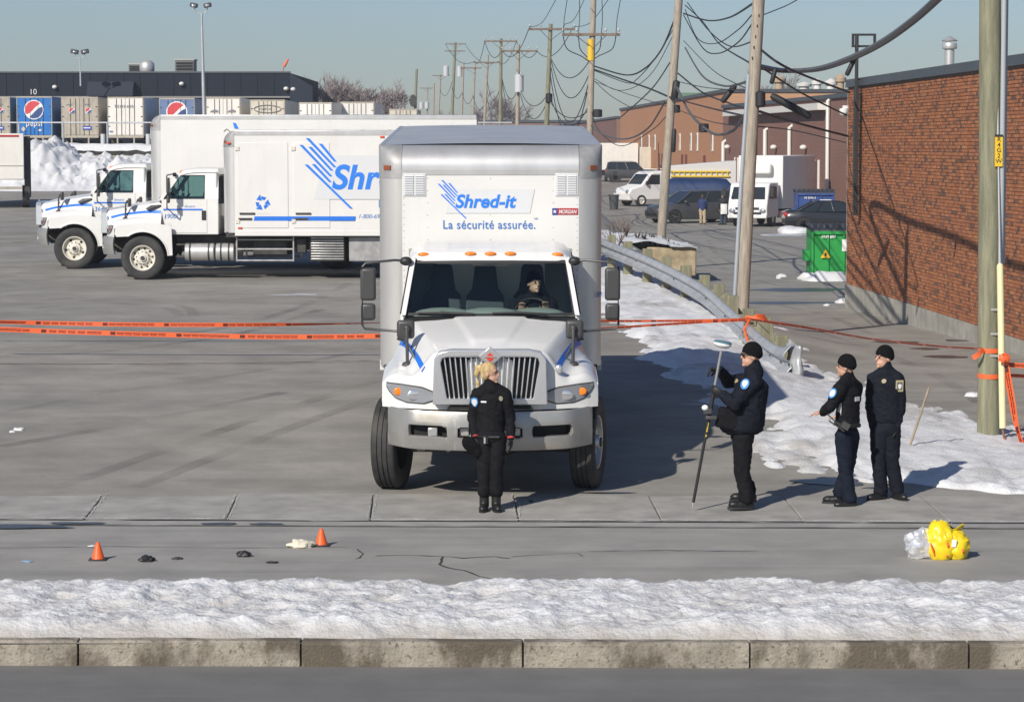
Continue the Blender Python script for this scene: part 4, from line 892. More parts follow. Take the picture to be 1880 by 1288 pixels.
for i, (x, y, r, h) in enumerate(((1430, 176, .3, 1.1), (1500, 172, .25, .9), (1476, 176, .35, .7), (1543, 170, .25, 1.3), (1385, 178, .22, .6), (1525, 175, .3, 1.0))):
    q = P(x, y, 176 + i); o = MB(); o.cyl((0, 0, -1.2), (0, 0, h * .6), r, n=10); o.rev([(.001, h), (r * 1.6, h * .75), (r * 1.5, h * .55), (r, h * .5)], 12, 'z'); v = o.build('roof_ventilator', white_pipe if i % 3 else M('vent_tan', (.4, .3, .2), .7)); v.location = (q.x, q.y, 7.3); tag(v, 'small roof ventilator standing on the far brick roof', 'ventilator', 'ventilators on the far brick roofs')
FB = empty('flat_roofed_building', P(960, 262, 430), label='long low brown building far beyond the poles', cat='building')
b = MB(); b.box(-12, 16, 0, 20, -4, 3.3); b.build('wall', br_brown, FB); b = MB(); b.box(-12.2, 16.2, -.2, 20, 3.3, 3.7); b.build('parapet', flash, FB)

# ---------------------------------------------------------------- utility poles
wood = M('weathered_wood', (.36, .31, .25), .85, var=.3, vs=5, stretch=(6, 6, .5), bump=.4, bs=30)
wood_g = M('treated_wood', (.23, .225, .15), .85, var=.3, vs=4, stretch=(4, 4, .4), bump=.4, bs=30)
wood_d = M('dark_wood', (.2, .155, .115), .85, var=.3, vs=5)
ceram = M('insulator', (.45, .47, .48), .3)
tfm = M('transformer_grey', (.50, .52, .53), .5)
cable_m = M('cable_black', (.018, .018, .02), .6)
cable_g = M('cable_grey', (.10, .10, .105), .6)
POLES = {}
def pole(key, xb, xt, yt, D, ybase=None, r=.14, mat=None, arms=(), tf=0, label='', zb=None, rtop=.7):
    """pole whose foot is seen at column xb, its top (or frame exit) at column xt, row yt"""
    X = (xb - 940) / F * D; 
    z0 = zb if zb is not None else ground(X, D); top = P(xt, yt, D)
    T = empty('utility_pole', (X, D, z0), label=label, cat='utility pole', group='wooden utility poles along the alley')
    ax = Vector((top.x - X, 0, top.z - z0)); b = MB(); n = 9
    b.tube([ax * (i / n) - (Vector((0, 0, .3)) if i == 0 else Vector()) for i in range(n + 1)], [lerp(r, r * rtop, i / n) for i in range(n + 1)], 14); b.build('shaft', mat or wood, T, smooth=60)
    for (ya, x0, x1) in arms:
        c = P((x0 + x1) / 2, ya, D) - Vector((X, D, z0)); hw = (x1 - x0) / 2 / F * D
        b = MB(); b.box(c.x - hw, c.x + hw, -.20, -.09, c.z - .06, c.z + .06); a_ = b.build('crossarm', wood_d, T, bevel=.01)
        for s in (-.95, -.5, .5, .95):
            b = MB(); b.cyl((c.x + s * hw, -.145, c.z + .06), (c.x + s * hw, -.145, c.z + .14), .02, n=6); b.ell((c.x + s * hw, -.145, c.z + .2), (.06, .06, .08), 8, 6); b.build('insulator', ceram, a_)
        b = MB(); xa = ax.x * (c.z / ax.z); b.tube([(c.x - hw * .5, -.15, c.z - .06), (xa, -.12, c.z - .6)], .015, 5); b.tube([(c.x + hw * .5, -.15, c.z - .06), (xa, -.12, c.z - .6)], .015, 5); b.build('brace', steel_d, a_)
    POLES[key] = T; return T
def barrel(T, x, y, D, w=.28, h=.9):
    c = P(x, y, D) - T.location; b = MB(); b.rev([(.001, h / 2 + .08), (w * .8, h / 2 + .05), (w, h / 2), (w, -h / 2), (.001, -h / 2)], 16, 'z', c=(c.x, -.45, c.z)); t = b.build('transformer', tfm, T, smooth=35)
    b = MB(); b.cyl((c.x + w * .4, -.5, c.z + h / 2), (c.x + w * .4, -.5, c.z + h / 2 + .22), .05, n=8); b.cyl((c.x - w * .4, -.45, c.z + h / 2), (c.x - w * .4, -.45, c.z + h / 2 + .22), .05, n=8); b.build('bushing', ceram, t)
# the near greenish pole with its tag and conduit
p = P(1820, 808, 32.3); PN = pole('n', 1820, 1818, -60, 32.3, r=.140, mat=wood_g, label='near greenish utility pole standing in the snow with a yellow number tag', zb=p.z, rtop=.93)
b = MB(); b.tube([(.10, -.095, 2.2), (.095, -.095, 6.6)], .033, 10); b.tube([(.138, -.04, 2.2), (.132, -.04, 6.6)], .026, 8); b.build('conduit', M('conduit_grey', (.36, .38, .40), .5), PN)
tz = 3.77 - (277 - 265) / 148.6 - p.z
b = MB(); b.box(.0, .095, -.152, -.140, tz - .19, tz + .17); tg = b.build('number_tag', M('tag_yellow', (.75, .48, .02), .5), PN)
b = MB(); b.box(0, .095, -.154, -.141, tz + .17, tz + .20); b.build('tag_clip', black_pl, tg)
for i, ch in enumerate('R4G2W'): text_mesh('tag_lettering', ch, .075, black_pl, tg, (.048, -.153, tz + .115 - i * .066), (1, 0, 0), (0, 0, 1), align='CENTER', bold=.001)
for z in (1.05, 1.32, 1.62): b = MB(); b.box(-.02, .09, -.148, -.138, z, z + .03); b.build('metal_tag', silver, PN)
# the middle and far poles
PM = pole('m', 1362, 1394, -20, 50, r=.132, label='weathered utility pole behind the guardrail end with a grey conduit', rtop=.88)
b = MB(); ax_ = P(1394, -20, 50) - PM.location; b.tube([ax_ * .03 + Vector((-.155, -.05, 0)), ax_ * .40 + Vector((-.148, -.05, 0)), ax_ * .74 + Vector((-.12, -.06, 0))], .038, 8); b.build('conduit', M('conduit_blue', (.33, .37, .41), .45), PM)
b = MB()
for k in range(5): b.box(.15 + k * .03, .17 + k * .03, -.13, -.11, 4.9 + k * .2, 4.95 + k * .2)
b.build('step_bolts', steel_d, PM)
PT = pole('t', 1211, 1247, -10, 84, r=.15, label='leaning bare utility pole beside the concrete block', rtop=.85)
P4 = pole('4', 1079, 1090, -12, 112, r=.15, arms=((64, 1032, 1138),), label='utility pole with a loaded crossarm and a yellow band', rtop=.8)
c = P(1085, 92, 112) - P4.location; b = MB(); b.rev([(.16, -.45), (.16, .45)], 14, 'z', c=(c.x, 0, c.z)); b.build('yellow_band', M('band_yellow', (.7, .45, .03), .5), P4)
P5 = pole('5', 1001, 1011, 44, 140, r=.15, arms=((54, 971, 1056),), mat=wood_g, label='tall utility pole with a wide top crossarm')
P6 = pole('6', 949, 952, 82, 174, r=.15, arms=((94, 921, 987),), label='utility pole carrying one large grey transformer'); barrel(P6, 953, 154, 174, .3, 1.1)
P7 = pole('7', 918, 920, 71, 198, r=.16, mat=wood_g, arms=((76, 889, 950),), label='thick greenish utility pole before the far roofs')
P8 = pole('8', 887, 896, 101, 258, r=.15, arms=((115, 870, 917),), label='leaning utility pole with a single crossarm')
P9 = pole('9', 866, 872, 118, 285, r=.14, arms=((125, 845, 884),), label='slender far pole with a small crossarm')
P10 = pole('10', 846, 851, 115, 300, r=.15, label='bare far pole without crossarm beside the twin transformers')
P11 = pole('11', 827, 836, 78, 315, r=.22, mat=wood_g, arms=((81, 818, 855), (94, 817, 854)), label='far double-crossarm pole carrying twin transformers'); barrel(P11, 819, 131, 315, .33, 1.15); barrel(P11, 844, 132, 315, .33, 1.15)
P12 = pole('12', 802, 809, 137, 350, r=.15, arms=((139, 794, 826),), label='faint far pole with low crossarm')
P13 = pole('13', 794, 797, 153, 380, r=.17, label='faint short pole far beyond the others')
P14 = pole('14', 784, 785, 160, 420, r=.15, arms=((162, 771, 798),), label='farthest pole with two pale transformers'); barrel(P14, 774, 194, 420, .35, 1.0); barrel(P14, 784, 194, 420, .35, 1.0)
P15 = pole('15', 760, 765, 127, 260, r=.17, mat=wood_g, label='lone pole with a dark oval plate, no crossarm')
c = P(758, 185, 259.5) - P15.location; b = MB(); b.rev([(.001, -.05), (.36, -.05), (.36, .05), (.001, .05)], 20, 'y', c=(c.x, -.3, c.z)); b.v = [(x, y, c.z + (z - c.z) * 1.7) for x, y, z in b.v]; b.build('plate', steel_d, P15)

# ---------------------------------------------------------------- overhead cables
def cable(pts, r=.02, mat=None, label=None, name='overhead_cable', sag=0, sub=10):
    q = [P(*p) for p in pts]; out = []; r *= .78
    if len(q) == 2:
        n = 18
        for i in range(n + 1):
            t = i / n; v = q[0].lerp(q[1], t); v.z -= sag * 4 * t * (1 - t); out.append(v)
    else:
        for i in range(len(q) - 1):
            p0 = q[max(i - 1, 0)]; p1 = q[i]; p2 = q[i + 1]; p3 = q[min(i + 2, len(q) - 1)]
            for k in range(sub):
                t = k / sub; out.append(.5 * ((2 * p1) + (p2 - p0) * t + (2 * p0 - 5 * p1 + 4 * p2 - p3) * t * t + (3 * p1 - p0 - 3 * p2 + p3) * t ** 3))
        out.append(q[-1])
    b = MB(); b.tube(out, r, 6); o = b.build(name, mat or cable_m); nm = {50: 'conduit pole', 84: 'leaning bare pole', 112: 'loaded crossarm pole', 140: 'wide crossarm pole', 174: 'single transformer pole', 198: 'thick greenish far pole', 258: 'leaning far pole', 285: 'slender far pole', 300: 'bare far pole', 315: 'twin transformer pole', 350: 'faint far pole'}
    tag(o, label or 'thin black cable strung from the %s to the %s' % (nm.get(pts[0][2], 'wires'), nm.get(pts[-1][2], 'far brick walls')), 'cable', 'overhead cables between the poles'); return o
cable([(1390, 122, 50), (1440, 130, 57), (1500, 127, 52), (1560, 108, 47), (1620, 78, 42), (1680, 35, 38), (1735, -15, 34)], .075, cable_g, 'thick grey cable bundle rising from the conduit pole towards the near pole')
cable([(1395, 90, 50), (1450, 127, 50), (1560, 170, 62)], .03, label='black cable dropping from the conduit pole to the brick corner')
cable([(1400, 125, 50), (1470, 170, 61), (1555, 212, 63)], .026, label='lower black cable from the conduit pole to the brick corner')
cable([(1395, 30, 50), (1445, 10, 56), (1480, -10, 52)], .014, label='thin wire leaving the conduit pole upwards')
cable([(1395, 205, 50), (1460, 225, 61), (1557, 250, 64)], .035, label='heavy black cable from the conduit pole splice to the wall')
cable([(1245, 135, 84), (1290, 170, 78), (1340, 190, 68), (1385, 205, 50)], .03, label='black cable from the bare leaning pole to the splice')
cable([(1255, 25, 84), (1300, 38, 78), (1340, 32, 70), (1385, 5, 50)], .03, label='upper black cable sagging between the two weathered poles')
cable([(1255, 28, 84), (1290, 88, 76), (1320, 98, 70), (1355, 78, 64), (1380, 45, 50)], .022, label='deep loop of cable between the two weathered poles')
cable([(1258, 10, 84), (1290, 40, 78), (1320, 80, 70), (1375, 115, 50)], .022)
cable([(1258, 18, 84), (1280, 70, 78), (1315, 80, 72), (1355, 55, 64), (1380, 28, 50)], .018)
cable([(1262, 5, 84), (1300, 55, 76), (1340, 85, 67), (1385, 75, 50)], .02)
cable([(1258, 88, 84), (1290, 140, 76), (1330, 158, 68), (1372, 150, 50)], .035, cable_g, label='grey cable looping low between the two weathered poles')
cable([(1255, 75, 84), (1310, 130, 73), (1375, 165, 50)], .014)
cable([(1245, 150, 84), (1290, 160, 76), (1330, 164, 68), (1380, 167, 50)], .016)
cable([(1242, 158, 84), (1265, 205, 80), (1290, 232, 76), (1315, 247, 72), (1345, 240, 66), (1368, 210, 50)], .05, cable_g, label='thick grey cable with a black splice drooping before the brick facade')
cable([(1240, 32, 84), (1215, 90, 92), (1185, 125, 100), (1150, 138, 106), (1092, 122, 112)], .04, label='heavy cable swooping from the leaning pole to the crossarm pole')
cable([(1238, 50, 84), (1205, 105, 94), (1170, 145, 103), (1150, 152, 107), (1092, 130, 112)], .022)
cable([(1236, 65, 84), (1200, 130, 96), (1165, 160, 104), (1130, 165, 108), (1092, 145, 112)], .018)
cable([(1230, 115, 84), (1195, 165, 95), (1140, 215, 108)], .03, label='cable dropping from the leaning pole towards the far brick building')
cable([(1092, 128, 112), (1140, 145, 104), (1190, 162, 96), (1228, 178, 84)], .04, label='heavy straight cable between the leaning and crossarm poles')
cable([(1228, 178, 84), (1290, 195, 75), (1362, 212, 50)], .028)
cable([(1092, 150, 112), (1150, 172, 102), (1228, 196, 84)], .016)
cable([(1090, 148, 112), (1120, 175, 106), (1155, 196, 100)], .018)
cable([(1085, 230, 112), (1110, 248, 105), (1150, 255, 98), (1190, 235, 92), (1222, 185, 84)], .04, cable_g, label='grey cable swinging low from the crossarm pole')
cable([(1086, 205, 112), (1100, 240, 108), (1140, 268, 100), (1195, 240, 90), (1222, 215, 84)], .02)
cable([(1240, 200, 84), (1300, 222, 74), (1362, 232, 50)], .016)
cable([(1388, 232, 50), (1460, 240, 66), (1553, 262, 75)], .018)
# primary wires at the crossarm pole
for x0, x1 in ((1034, 1038), (1062, 1060), (1104, 1101), (1131, 1136)):
    cable([(x0, 62, 112), (x0 + 2, 35, 108), (x1 + 4, -5, 100)], .018, label='thin upright wire above the loaded crossarm')
    cable([(x0, 66, 112), (lerp(x0, 1083, .15), 90, 112), (lerp(x0, 1083, .7), 104, 112), (1083, 115, 112)], .03, label='looping lead under the loaded crossarm')
for a, c_ in (((972, 50, 140), (1023, -5, 110)), ((1035, 45, 140), (1075, -5, 110)), ((1054, 50, 140), (1120, -5, 108))): cable([a, (lerp(a[0], c_[0], .45), a[1] - 8, 128), c_], .02, label='bare line wire running up from the wide crossarm')
for a, c_, sg in (((1013, 110, 140), (1080, 115, 112), .8), ((1012, 112, 140), (1080, 140, 112), 1.4), ((1012, 125, 140), (1080, 155, 112), 2.2), ((1010, 135, 140), (1078, 170, 112), 2.6), ((1008, 170, 140), (1078, 200, 112), 1.2), ((1006, 180, 140), (1078, 205, 112), .6),
                  ((955, 165, 174), (1004, 175, 140), .8), ((955, 172, 174), (1003, 190, 140), 1.2), ((922, 145, 198), (950, 165, 174), 1.0), ((922, 150, 198), (950, 180, 174), 1.5), ((895, 150, 258), (918, 160, 198), 1.4), ((894, 180, 258), (918, 195, 198), 1.2), ((868, 175, 285), (892, 185, 258), 1.2),
                  ((848, 170, 300), (868, 178, 285), 1.0), ((830, 160, 315), (848, 170, 300), 1.0), ((808, 165, 350), (830, 150, 315), 1.2), ((1052, 50, 140), (985, 93, 174), .9), ((972, 50, 140), (922, 93, 174), .9), ((987, 93, 174), (948, 76, 198), .8), ((921, 93, 174), (890, 76, 198), .8), ((948, 76, 198), (915, 113, 258), .8), ((890, 76, 198), (871, 113, 258), .8), ((915, 113, 258), (854, 81, 315), 1), ((871, 113, 258), (818, 81, 315), 1)):
    cable([a, c_], .022 * (1 + a[2] / 500), sag=sg)
# boxes and coils hanging in the wires
for x, y, D, sx, sz, ang, lab in ((1338, 172, 66, .10, .55, 38, 'black splice sleeve hanging under the grey loop'), (1452, 195, 55, .11, .95, -62, 'long black splice case on the cable to the wall'), (1292, 235, 76, .2, .26, 0, 'black round splice can on the drooping grey cable'), (1562, 122, 47, .06, .36, 25, 'black tag hanging from the thick bundle'), (1420, 140, 49, .06, .3, 15, 'small cable clamp under the thick bundle'), (1396, 182, 50, .13, .3, 0, 'dark coil of cable on the conduit pole'), (1240, 165, 84, .16, .6, 8, 'black terminal box on the leaning pole'), (1237, 258, 84, .1, .75, 2, 'long black equipment case low on the leaning pole'), (1097, 208, 112, .28, .34, 0, 'coil of cable at the crossarm pole'), (1243, 200, 84, .14, .25, 0, 'small round can on the leaning pole'), (1008, 180, 140, .25, .5, 0, 'black terminal box on the tall pole')):
    b = MB(); r_ = Matrix.Rotation(rad(ang), 3, 'Y'); b.tube([r_ @ Vector((0, 0, -sz * .5)), r_ @ Vector((0, 0, -sz * .42)), r_ @ Vector((0, 0, sz * .42)), r_ @ Vector((0, 0, sz * .5))], [sx * .5, sx * .75, sx * .75, sx * .4], 10); o = b.build('splice_case', cable_m, smooth=50); o.location = P(x, y, D - .15); tag(o, lab, 'splice case')
# guy guard and anchor at the near pole
gg = empty('guy_wire', P(1846, 838, 31.6), label='pale yellow guy wire guard leaning on the near pole', cat='guy wire')
a0 = Vector((0, 0, 0)); a1 = P(1841, 786, 31.75) - gg.location; a2 = P(1836, 490, 32.1) - gg.location; a3 = P(1828, -30, 32.3) - gg.location
b = MB(); b.tube([a1, a2], .042, 12); b.ell(a2, (.042, .042, .05)); b.build('guard', M('guard_yellow', (.72, .66, .38), .5), gg)
b = MB(); b.tube([a2, a3], .012, 6); b.build('strand', silver, gg)
b = MB(); b.tube([a1 + Vector((0, 0, -.02)), a0 + Vector((.0, 0, .14)), a0 - Vector((-.02, 0, .05))], .016, 8); b.ell(a0 + Vector((0, 0, .16)), (.03, .02, .06)); b.build('anchor_rod', M('rusty_rod', (.2, .1, .06), .7), gg)

# ---------------------------------------------------------------- guardrail
galv = M('galvanised', (.48, .50, .52), .5, metal=.45, var=.15, vs=2.5); ramp_mix(galv, 3, (.40, .38, .35), .55, .8, (1, 1, 1), .6)
GR = empty('guardrail', P(1440, 700, 40), label='galvanised guardrail with a crumpled end on wooden posts', cat='guardrail')
path = [P(*q) for q in ((1020, 418, 70), (1062, 432, 66), (1112, 453, 62), (1200, 489, 56), (1290, 536, 50), (1342, 580, 46), (1385, 618, 43), (1418, 646, 41.2), (1446, 664, 40.3), (1464, 670, 39.9))]
sm = []
for i in range(len(path) - 1):
    p0 = path[max(i - 1, 0)]; p1_ = path[i]; p2_ = path[i + 1]; p3 = path[min(i + 2, len(path) - 1)]
    for k in range(8): t = k / 8; sm.append(.5 * ((2 * p1_) + (p2_ - p0) * t + (2 * p0 - 5 * p1_ + 4 * p2_ - p3) * t * t + (3 * p1_ - p0 - 3 * p2_ + p3) * t ** 3))
sm.append(path[-1])
prof = [(-.0, .165), (.035, .155), (.085, .10), (.085, .065), (.01, .02), (.01, -.02), (.085, -.065), (.085, -.10), (.035, -.155), (0, -.165)]
b = MB(); rows = []
for i, c in enumerate(sm):
    d = sm[min(i + 1, len(sm) - 1)] - sm[max(i - 1, 0)]; d.z = 0; d.normalize(); nrm = Vector((d.y, -d.x, 0)) * -1; t = i / (len(sm) - 1)
    if nrm.x > 0: nrm = -nrm
    e = sstep(.80, 1, t); row = []
    for h, z in prof:
        bulge = .03 * e * math.sin(z * 14 + 1) + .04 * e * noise.noise((t * 30, z * 9, 0))
        row.append(c - GR.location + nrm * (h * (1 + .6 * e) + bulge + .06) + Vector((0, 0, z * (1.12 + .75 * e))))
    rows.append(row)
m = len(prof); b.add([v for r_ in rows for v in r_], [(i * m + k, i * m + k + 1, (i + 1) * m + k + 1, (i + 1) * m + k) for i in range(len(rows) - 1) for k in range(m - 1)])
rl = b.build('rail', galv, GR, smooth=50); s_ = rl.modifiers.new('t', 'SOLIDIFY'); s_.thickness = .006
b = MB(); e0 = sm[-1] - GR.location; dv = (sm[-1] - sm[-5]); dv.z = 0; dv.normalize(); nv_ = Vector((dv.y, -dv.x, 0)); nv_ = nv_ if nv_.x < 0 else -nv_
def shoe(u, v):
    a = rad(-5 + 190 * u); z = lerp(-.46, .33, v); r_ = .125 + .016 * math.cos((z + .02) * 19) + .035 * noise.noise((u * 3, v * 3, 3)) + .02 * noise.noise((u * 8, v * 7, 1)) - .05 * v
    return tuple(e0 - dv * .24 - nv_ * .02 + dv * .22 * math.sin(a) + (nv_ * math.cos(a) + dv * math.sin(a)) * r_ + Vector((0, 0, z - .06 * u)))
b.grid(shoe, 22, 18); en = b.build('end_shoe', galv, GR, smooth=60)
dd = en.modifiers.new('t', 'SOLIDIFY'); dd.thickness = .008
b = MB()
for k in range(12):
    q = sm[min(int(4 + k * 6), len(sm) - 1)] - GR.location; b.ell(q + Vector((-.11, -.02, 0)), (.018, .018, .018), 8, 6)
b.build('bolts', steel_d, rl)
i = 6; L_acc = 0; lastp = None
for k, c in enumerate(sm[:-10]):
    if lastp is None or (c - lastp).length > 1.75:
        lastp = c; gz = ground(c.x, c.y); b = MB(); rot = Matrix.Rotation(rad(RND.uniform(-6, 6)), 3, 'Z')
        h = c.z + .27 - gz
        b.obox(Vector((c.x + .14, c.y, gz + h / 2 - .1)) - GR.location, (.2, .2, h + .2), rot); b.build('post', wood_g, GR, bevel=.012)
        b = MB(); b.obox(Vector((c.x + .02, c.y, c.z)) - GR.location, (.14, .15, .34), rot); b.build('spacer_block', wood_g, GR, bevel=.01)
# knocked-over posts near the end
for x, y, D, ang in ((1340, 560, 47, -38), (1398, 612, 43.5, -10), (1360, 610, 43.2, 4)):
    b = MB(); q = P(x, y, D); gz = ground(q.x, q.y); r_ = Matrix.Rotation(rad(ang), 3, 'Y'); b.obox(Vector((q.x + .15, q.y + .2, (q.z + gz) / 2)) - GR.location, (.2, .2, max(.5, q.z - gz + .5)), r_); b.build('post', wood_g, GR, bevel=.012)
# wooden stick in the snow
a = G(1666, 830); c = P(1706, 710, a.y - .15); b = MB(); b.tube([a - (c - a) * .1, a.lerp(c, .5) + Vector((.004, 0, 0)), c], [.016, .015, .013], 8); o = b.build('wooden_stick', M('stick_wood', (.33, .26, .19), .85, var=.2, vs=9), smooth=50)
tag(o, 'thin wooden stick planted aslant in the snow', 'stick')
# concrete block under snow with twigs
cb = empty('concrete_block', P(1232, 500, 76), label='tan concrete block capped with snow beside the leaning pole', cat='concrete block')
b = MB(); b.box(-.72, .72, -.2, .8, -.1, .74); b.build('block', M('block_tan', (.36, .29, .19), .9, var=.3, vs=3, bump=.3, bs=30), cb, bevel=.04)
b = MB(); b.grid(lambda u, v: (lerp(-2.6, .75, u), lerp(-.35, 4.5, v), .70 + .22 * math.sin(math.pi * min(1, max(0, u))) * math.sin(math.pi * (.15 + .7 * v)) + .10 * noise.noise((u * 6, v * 6, 2)) + .5 * (1 - u) * (u < .75) * .4 - .5 * (v > .95)), 60, 30); tag(b.build('snow_cap', snow_m, cb, smooth=180, recalc=False))
tw = M('twig', (.05, .035, .03), .9)
for k, (x, y, D) in enumerate(((1170, 432, 77), (1182, 436, 77), (1193, 438, 77.5), (1203, 441, 77.5), (1224, 448, 77.3), (1242, 455, 77), (1150, 425, 77), (1212, 444, 78))):
    q = P(x, y + 4, D); T = empty('weed_tuft', q, label='small dark dead weed poking out of the snow mound', cat='weed', group='dead weeds on the snow mound'); b = MB()
    for j in range(9): a = RND.uniform(0, 6.28); h = RND.uniform(.08, .26); b.tube([(0, 0, -.1), (math.cos(a) * .05, math.sin(a) * .05, h * .5), (math.cos(a) * .1, math.sin(a) * .1, h)], [.02, .016, .005], 4)
    b.build('stems', tw, T)
# bare shrub on the mound
T = empty('bare_shrub', P(1128, 455, 66), label='leafless brown shrub in the snow behind the guardrail', cat='shrub'); b = MB()
def twig(b, p, d, L_, r, lev):
    e = p + d * L_; b.tube([p, p.lerp(e, .5) + Vector((RND.uniform(-.05, .05), RND.uniform(-.05, .05), 0)) * L_, e], [r, r * .8, r * .55], 4, caps=False)
    if lev:
        for _ in range(3):
            dd_ = (d + Vector((RND.uniform(-.7, .7), RND.uniform(-.7, .7), RND.uniform(-.25, .45)))).normalized(); twig(b, p.lerp(e, RND.uniform(.45, 1)), dd_, L_ * .66, r * .55, lev - 1)
for k in range(5): twig(b, Vector((0, 0, -.2)), Vector((RND.uniform(-.5, .6), RND.uniform(-.3, .3), 1)).normalized(), .55, .012, 3)
b.build('branches', M('shrub_bark', (.16, .10, .08), .9), T)
# ---------------------------------------------------------------- yard beyond the lot: wall, fence, trailers, dark warehouse
YD = 187.0; YZ = 3.25
RW = empty('retaining_wall', (0, 121, 0), label='snow-topped concrete retaining wall behind the snow bank', cat='wall')
for k in range(10):
    x0 = -36 + k * 3.6; b = MB(); b.box(x0, x0 + 3.57, 0, .4, 1.5, 3.62); b.build('wall_panel', M('wall_tan', (.42, .37, .29), .9, var=.25, vs=1.5, bump=.2, bs=20), RW, bevel=.03)
    b = MB(); b.box(x0 + 1.6, x0 + 1.9, -.12, 0, 1.5, 3.45); b.build('buttress', MATS['wall_tan'], RW)
b = MB(); b.grid(lambda u, v: (lerp(-36, 0, u), lerp(-.28, .7, v), 3.60 + .20 * math.sin(math.pi * v) ** .5 + .08 * noise.noise((u * 40, v * 3, 1)) - .12 * (v == 0) * (1 + noise.noise((u * 60, 5, 1)))), 180, 8); b.build('snow_cap', snow_m, RW, smooth=180, recalc=False)
FN = empty('yard_fence', (0, 121.6, 3.6), label='grey pipe fence on top of the retaining wall', cat='fence')
for x in [-24.9 + 2.05 * k for k in range(12)]: b = MB(); b.cyl((x, 0, -.1), (x, 0, 1.2), .045, n=8); b.build('post', galv, FN)
for k, x in enumerate((-19.0, -16.9)): b = MB(); b.cyl((x, .3, -.1), (x, .3, .65), .12, n=10); b.build('bollard', tfm, FN)
b = MB(); b.tube([(-28, 0, 1.17), (0, 0, 1.17)], .035, 8); b.build('rail', galv, FN)
# ploughed snow bank
def bank(u, v):
    x = lerp(-34, -5, u); y = lerp(110.5, 120.6, v); top = interp([(-34, 1.2), (-24, 1.5), (-22, 1.95), (-20.3, 2.0), (-18.6, 1.35), (-15, 1.25), (-10, 1.1), (-5, .9)], x)
    k = sstep(0, .42, v + .06 * noise.noise((x * .7, 3, 0))); p = Vector((x, y, 0))
    n = .22 * noise.noise((x * 1.1, y * .9, k * 2)) + .20 * noise.noise((x * 2.7, y * 2.2, k * 4)) + .13 * noise.noise((x * 6, y * 5, k * 8))
    c = noise.voronoi((x * 1.6, y * 1.2, k * 3))[0][0]
    return (x, y + .5 * n, interp(LOT, y) * (1 - .0) - .1 + top * k * (1 + .25 * noise.noise((x * .5, 9, 0))) + (n + .25 * (.45 - c)) * min(1, k * 3) - .9 * sstep(.8, 1, v))
b = MB(); b.grid(bank, 420, 70); tag(b.build('snow_bank', snow_m, smooth=35, recalc=False), 'high lumpy bank of ploughed snow along the back of the lot', 'snow bank', kind='stuff')
# white trailer end at the left edge
cream = M('trailer_cream', (.62, .57, .47), .6, var=.12, vs=1.5); ramp_mix(cream, 2, (.4, .34, .26), .52, .8, (2, 2, .4), .6)
twhite = M('trailer_white', (.76, .74, .69), .5, var=.06, vs=1.5); ramp_mix(twhite, 2, (.5, .44, .36), .58, .85, (2, 2, .4), .5)
tgrey = M('trailer_grey_beige', (.43, .39, .32), .6, var=.15, vs=2); ramp_mix(tgrey, 2.5, (.25, .22, .18), .5, .8, (2, 2, .4), .6)
tblue = M('trailer_blue', (.012, .16, .50), .45, var=.1, vs=2)
tblue2 = M('trailer_faded_blue', (.13, .20, .36), .6, var=.15, vs=2)
red_p = M('print_red', (.62, .06, .07), .5); white_p = M('print_white', (.78, .78, .76), .5); navy_p = M('print_navy', (.03, .07, .22), .5); dim_p = M('print_dim', (.22, .22, .23), .6)
def trailer(x0, x1, yt, D, mat, label, Lt=13.0, zg=YZ, decor=None, yaw=0.0, yb=250):
    a = P(x0, yt, D); c = P(x1, yt, D); wv = c.x - a.x; zt = a.z - zg; zb = P(x0, yb, D).z - zg
    T = empty('semi_trailer', ((a.x + c.x) / 2, D, zg), (0, 0, yaw), label, 'trailer', 'trailers docked behind the fence'); h = wv / 2
    b = MB(); b.box(-h, h, .06, Lt, zb, zt - .02); b.build('box', mat, T, bevel=.03)
    for s in (-1, 1):
        b = MB(); b.box(min(0.015 * s, s * (h - .06)), max(.015 * s, s * (h - .06)), 0, .055, zb + .08, zt - .1); d = b.build('rear_door', mat, T, bevel=.01)
        b = MB()
        for q in (.22, .5): b.cyl((s * h * q, -.03, zb + .05), (s * h * q, -.03, zt - .12), .018, n=6)
        for z in (.25, .5, .75): b.box(s * (h - .12) - .07, s * (h - .12) + .07, -.02, 0, lerp(zb, zt, z) - .03, lerp(zb, zt, z) + .03)
        b.build('lock_bar', steel_d, d)
        b = MB(); b.box(s * h - .05 if s > 0 else -h, s * h if s > 0 else -h + .05, -.01, .06, zb, zt); b.build('door_post', tgrey, T)
    b = MB(); b.box(-h, h, -.012, .06, zt - .1, zt); b.build('rear_header', tgrey, T); b = MB(); b.box(-h, h, -.012, .06, zb - .12, zb + .06); b.build('rear_sill', tgrey, T)
    b = MB(); b.box(-h * .62, h * .62, 0, .1, zb - .62, zb - .52); b.box(-h * .5, -h * .42, 0, .08, zb - .6, zb); b.box(h * .42, h * .5, 0, .08, zb - .6, zb); b.build('underride_guard', tgrey, T)
    for y in (1.2, 2.5):
        for s in (-1, 1): b = MB(); b.rev([(.25, -.13), (.45, -.13), (.5, -.1), (.5, .1), (.45, .13), (.25, .13)], 18, 'x', c=(s * (h - .25), y, .5), closed=True); b.build('tyre', rubber, T)
    if decor: decor(T, h, zb, zt)
    return T
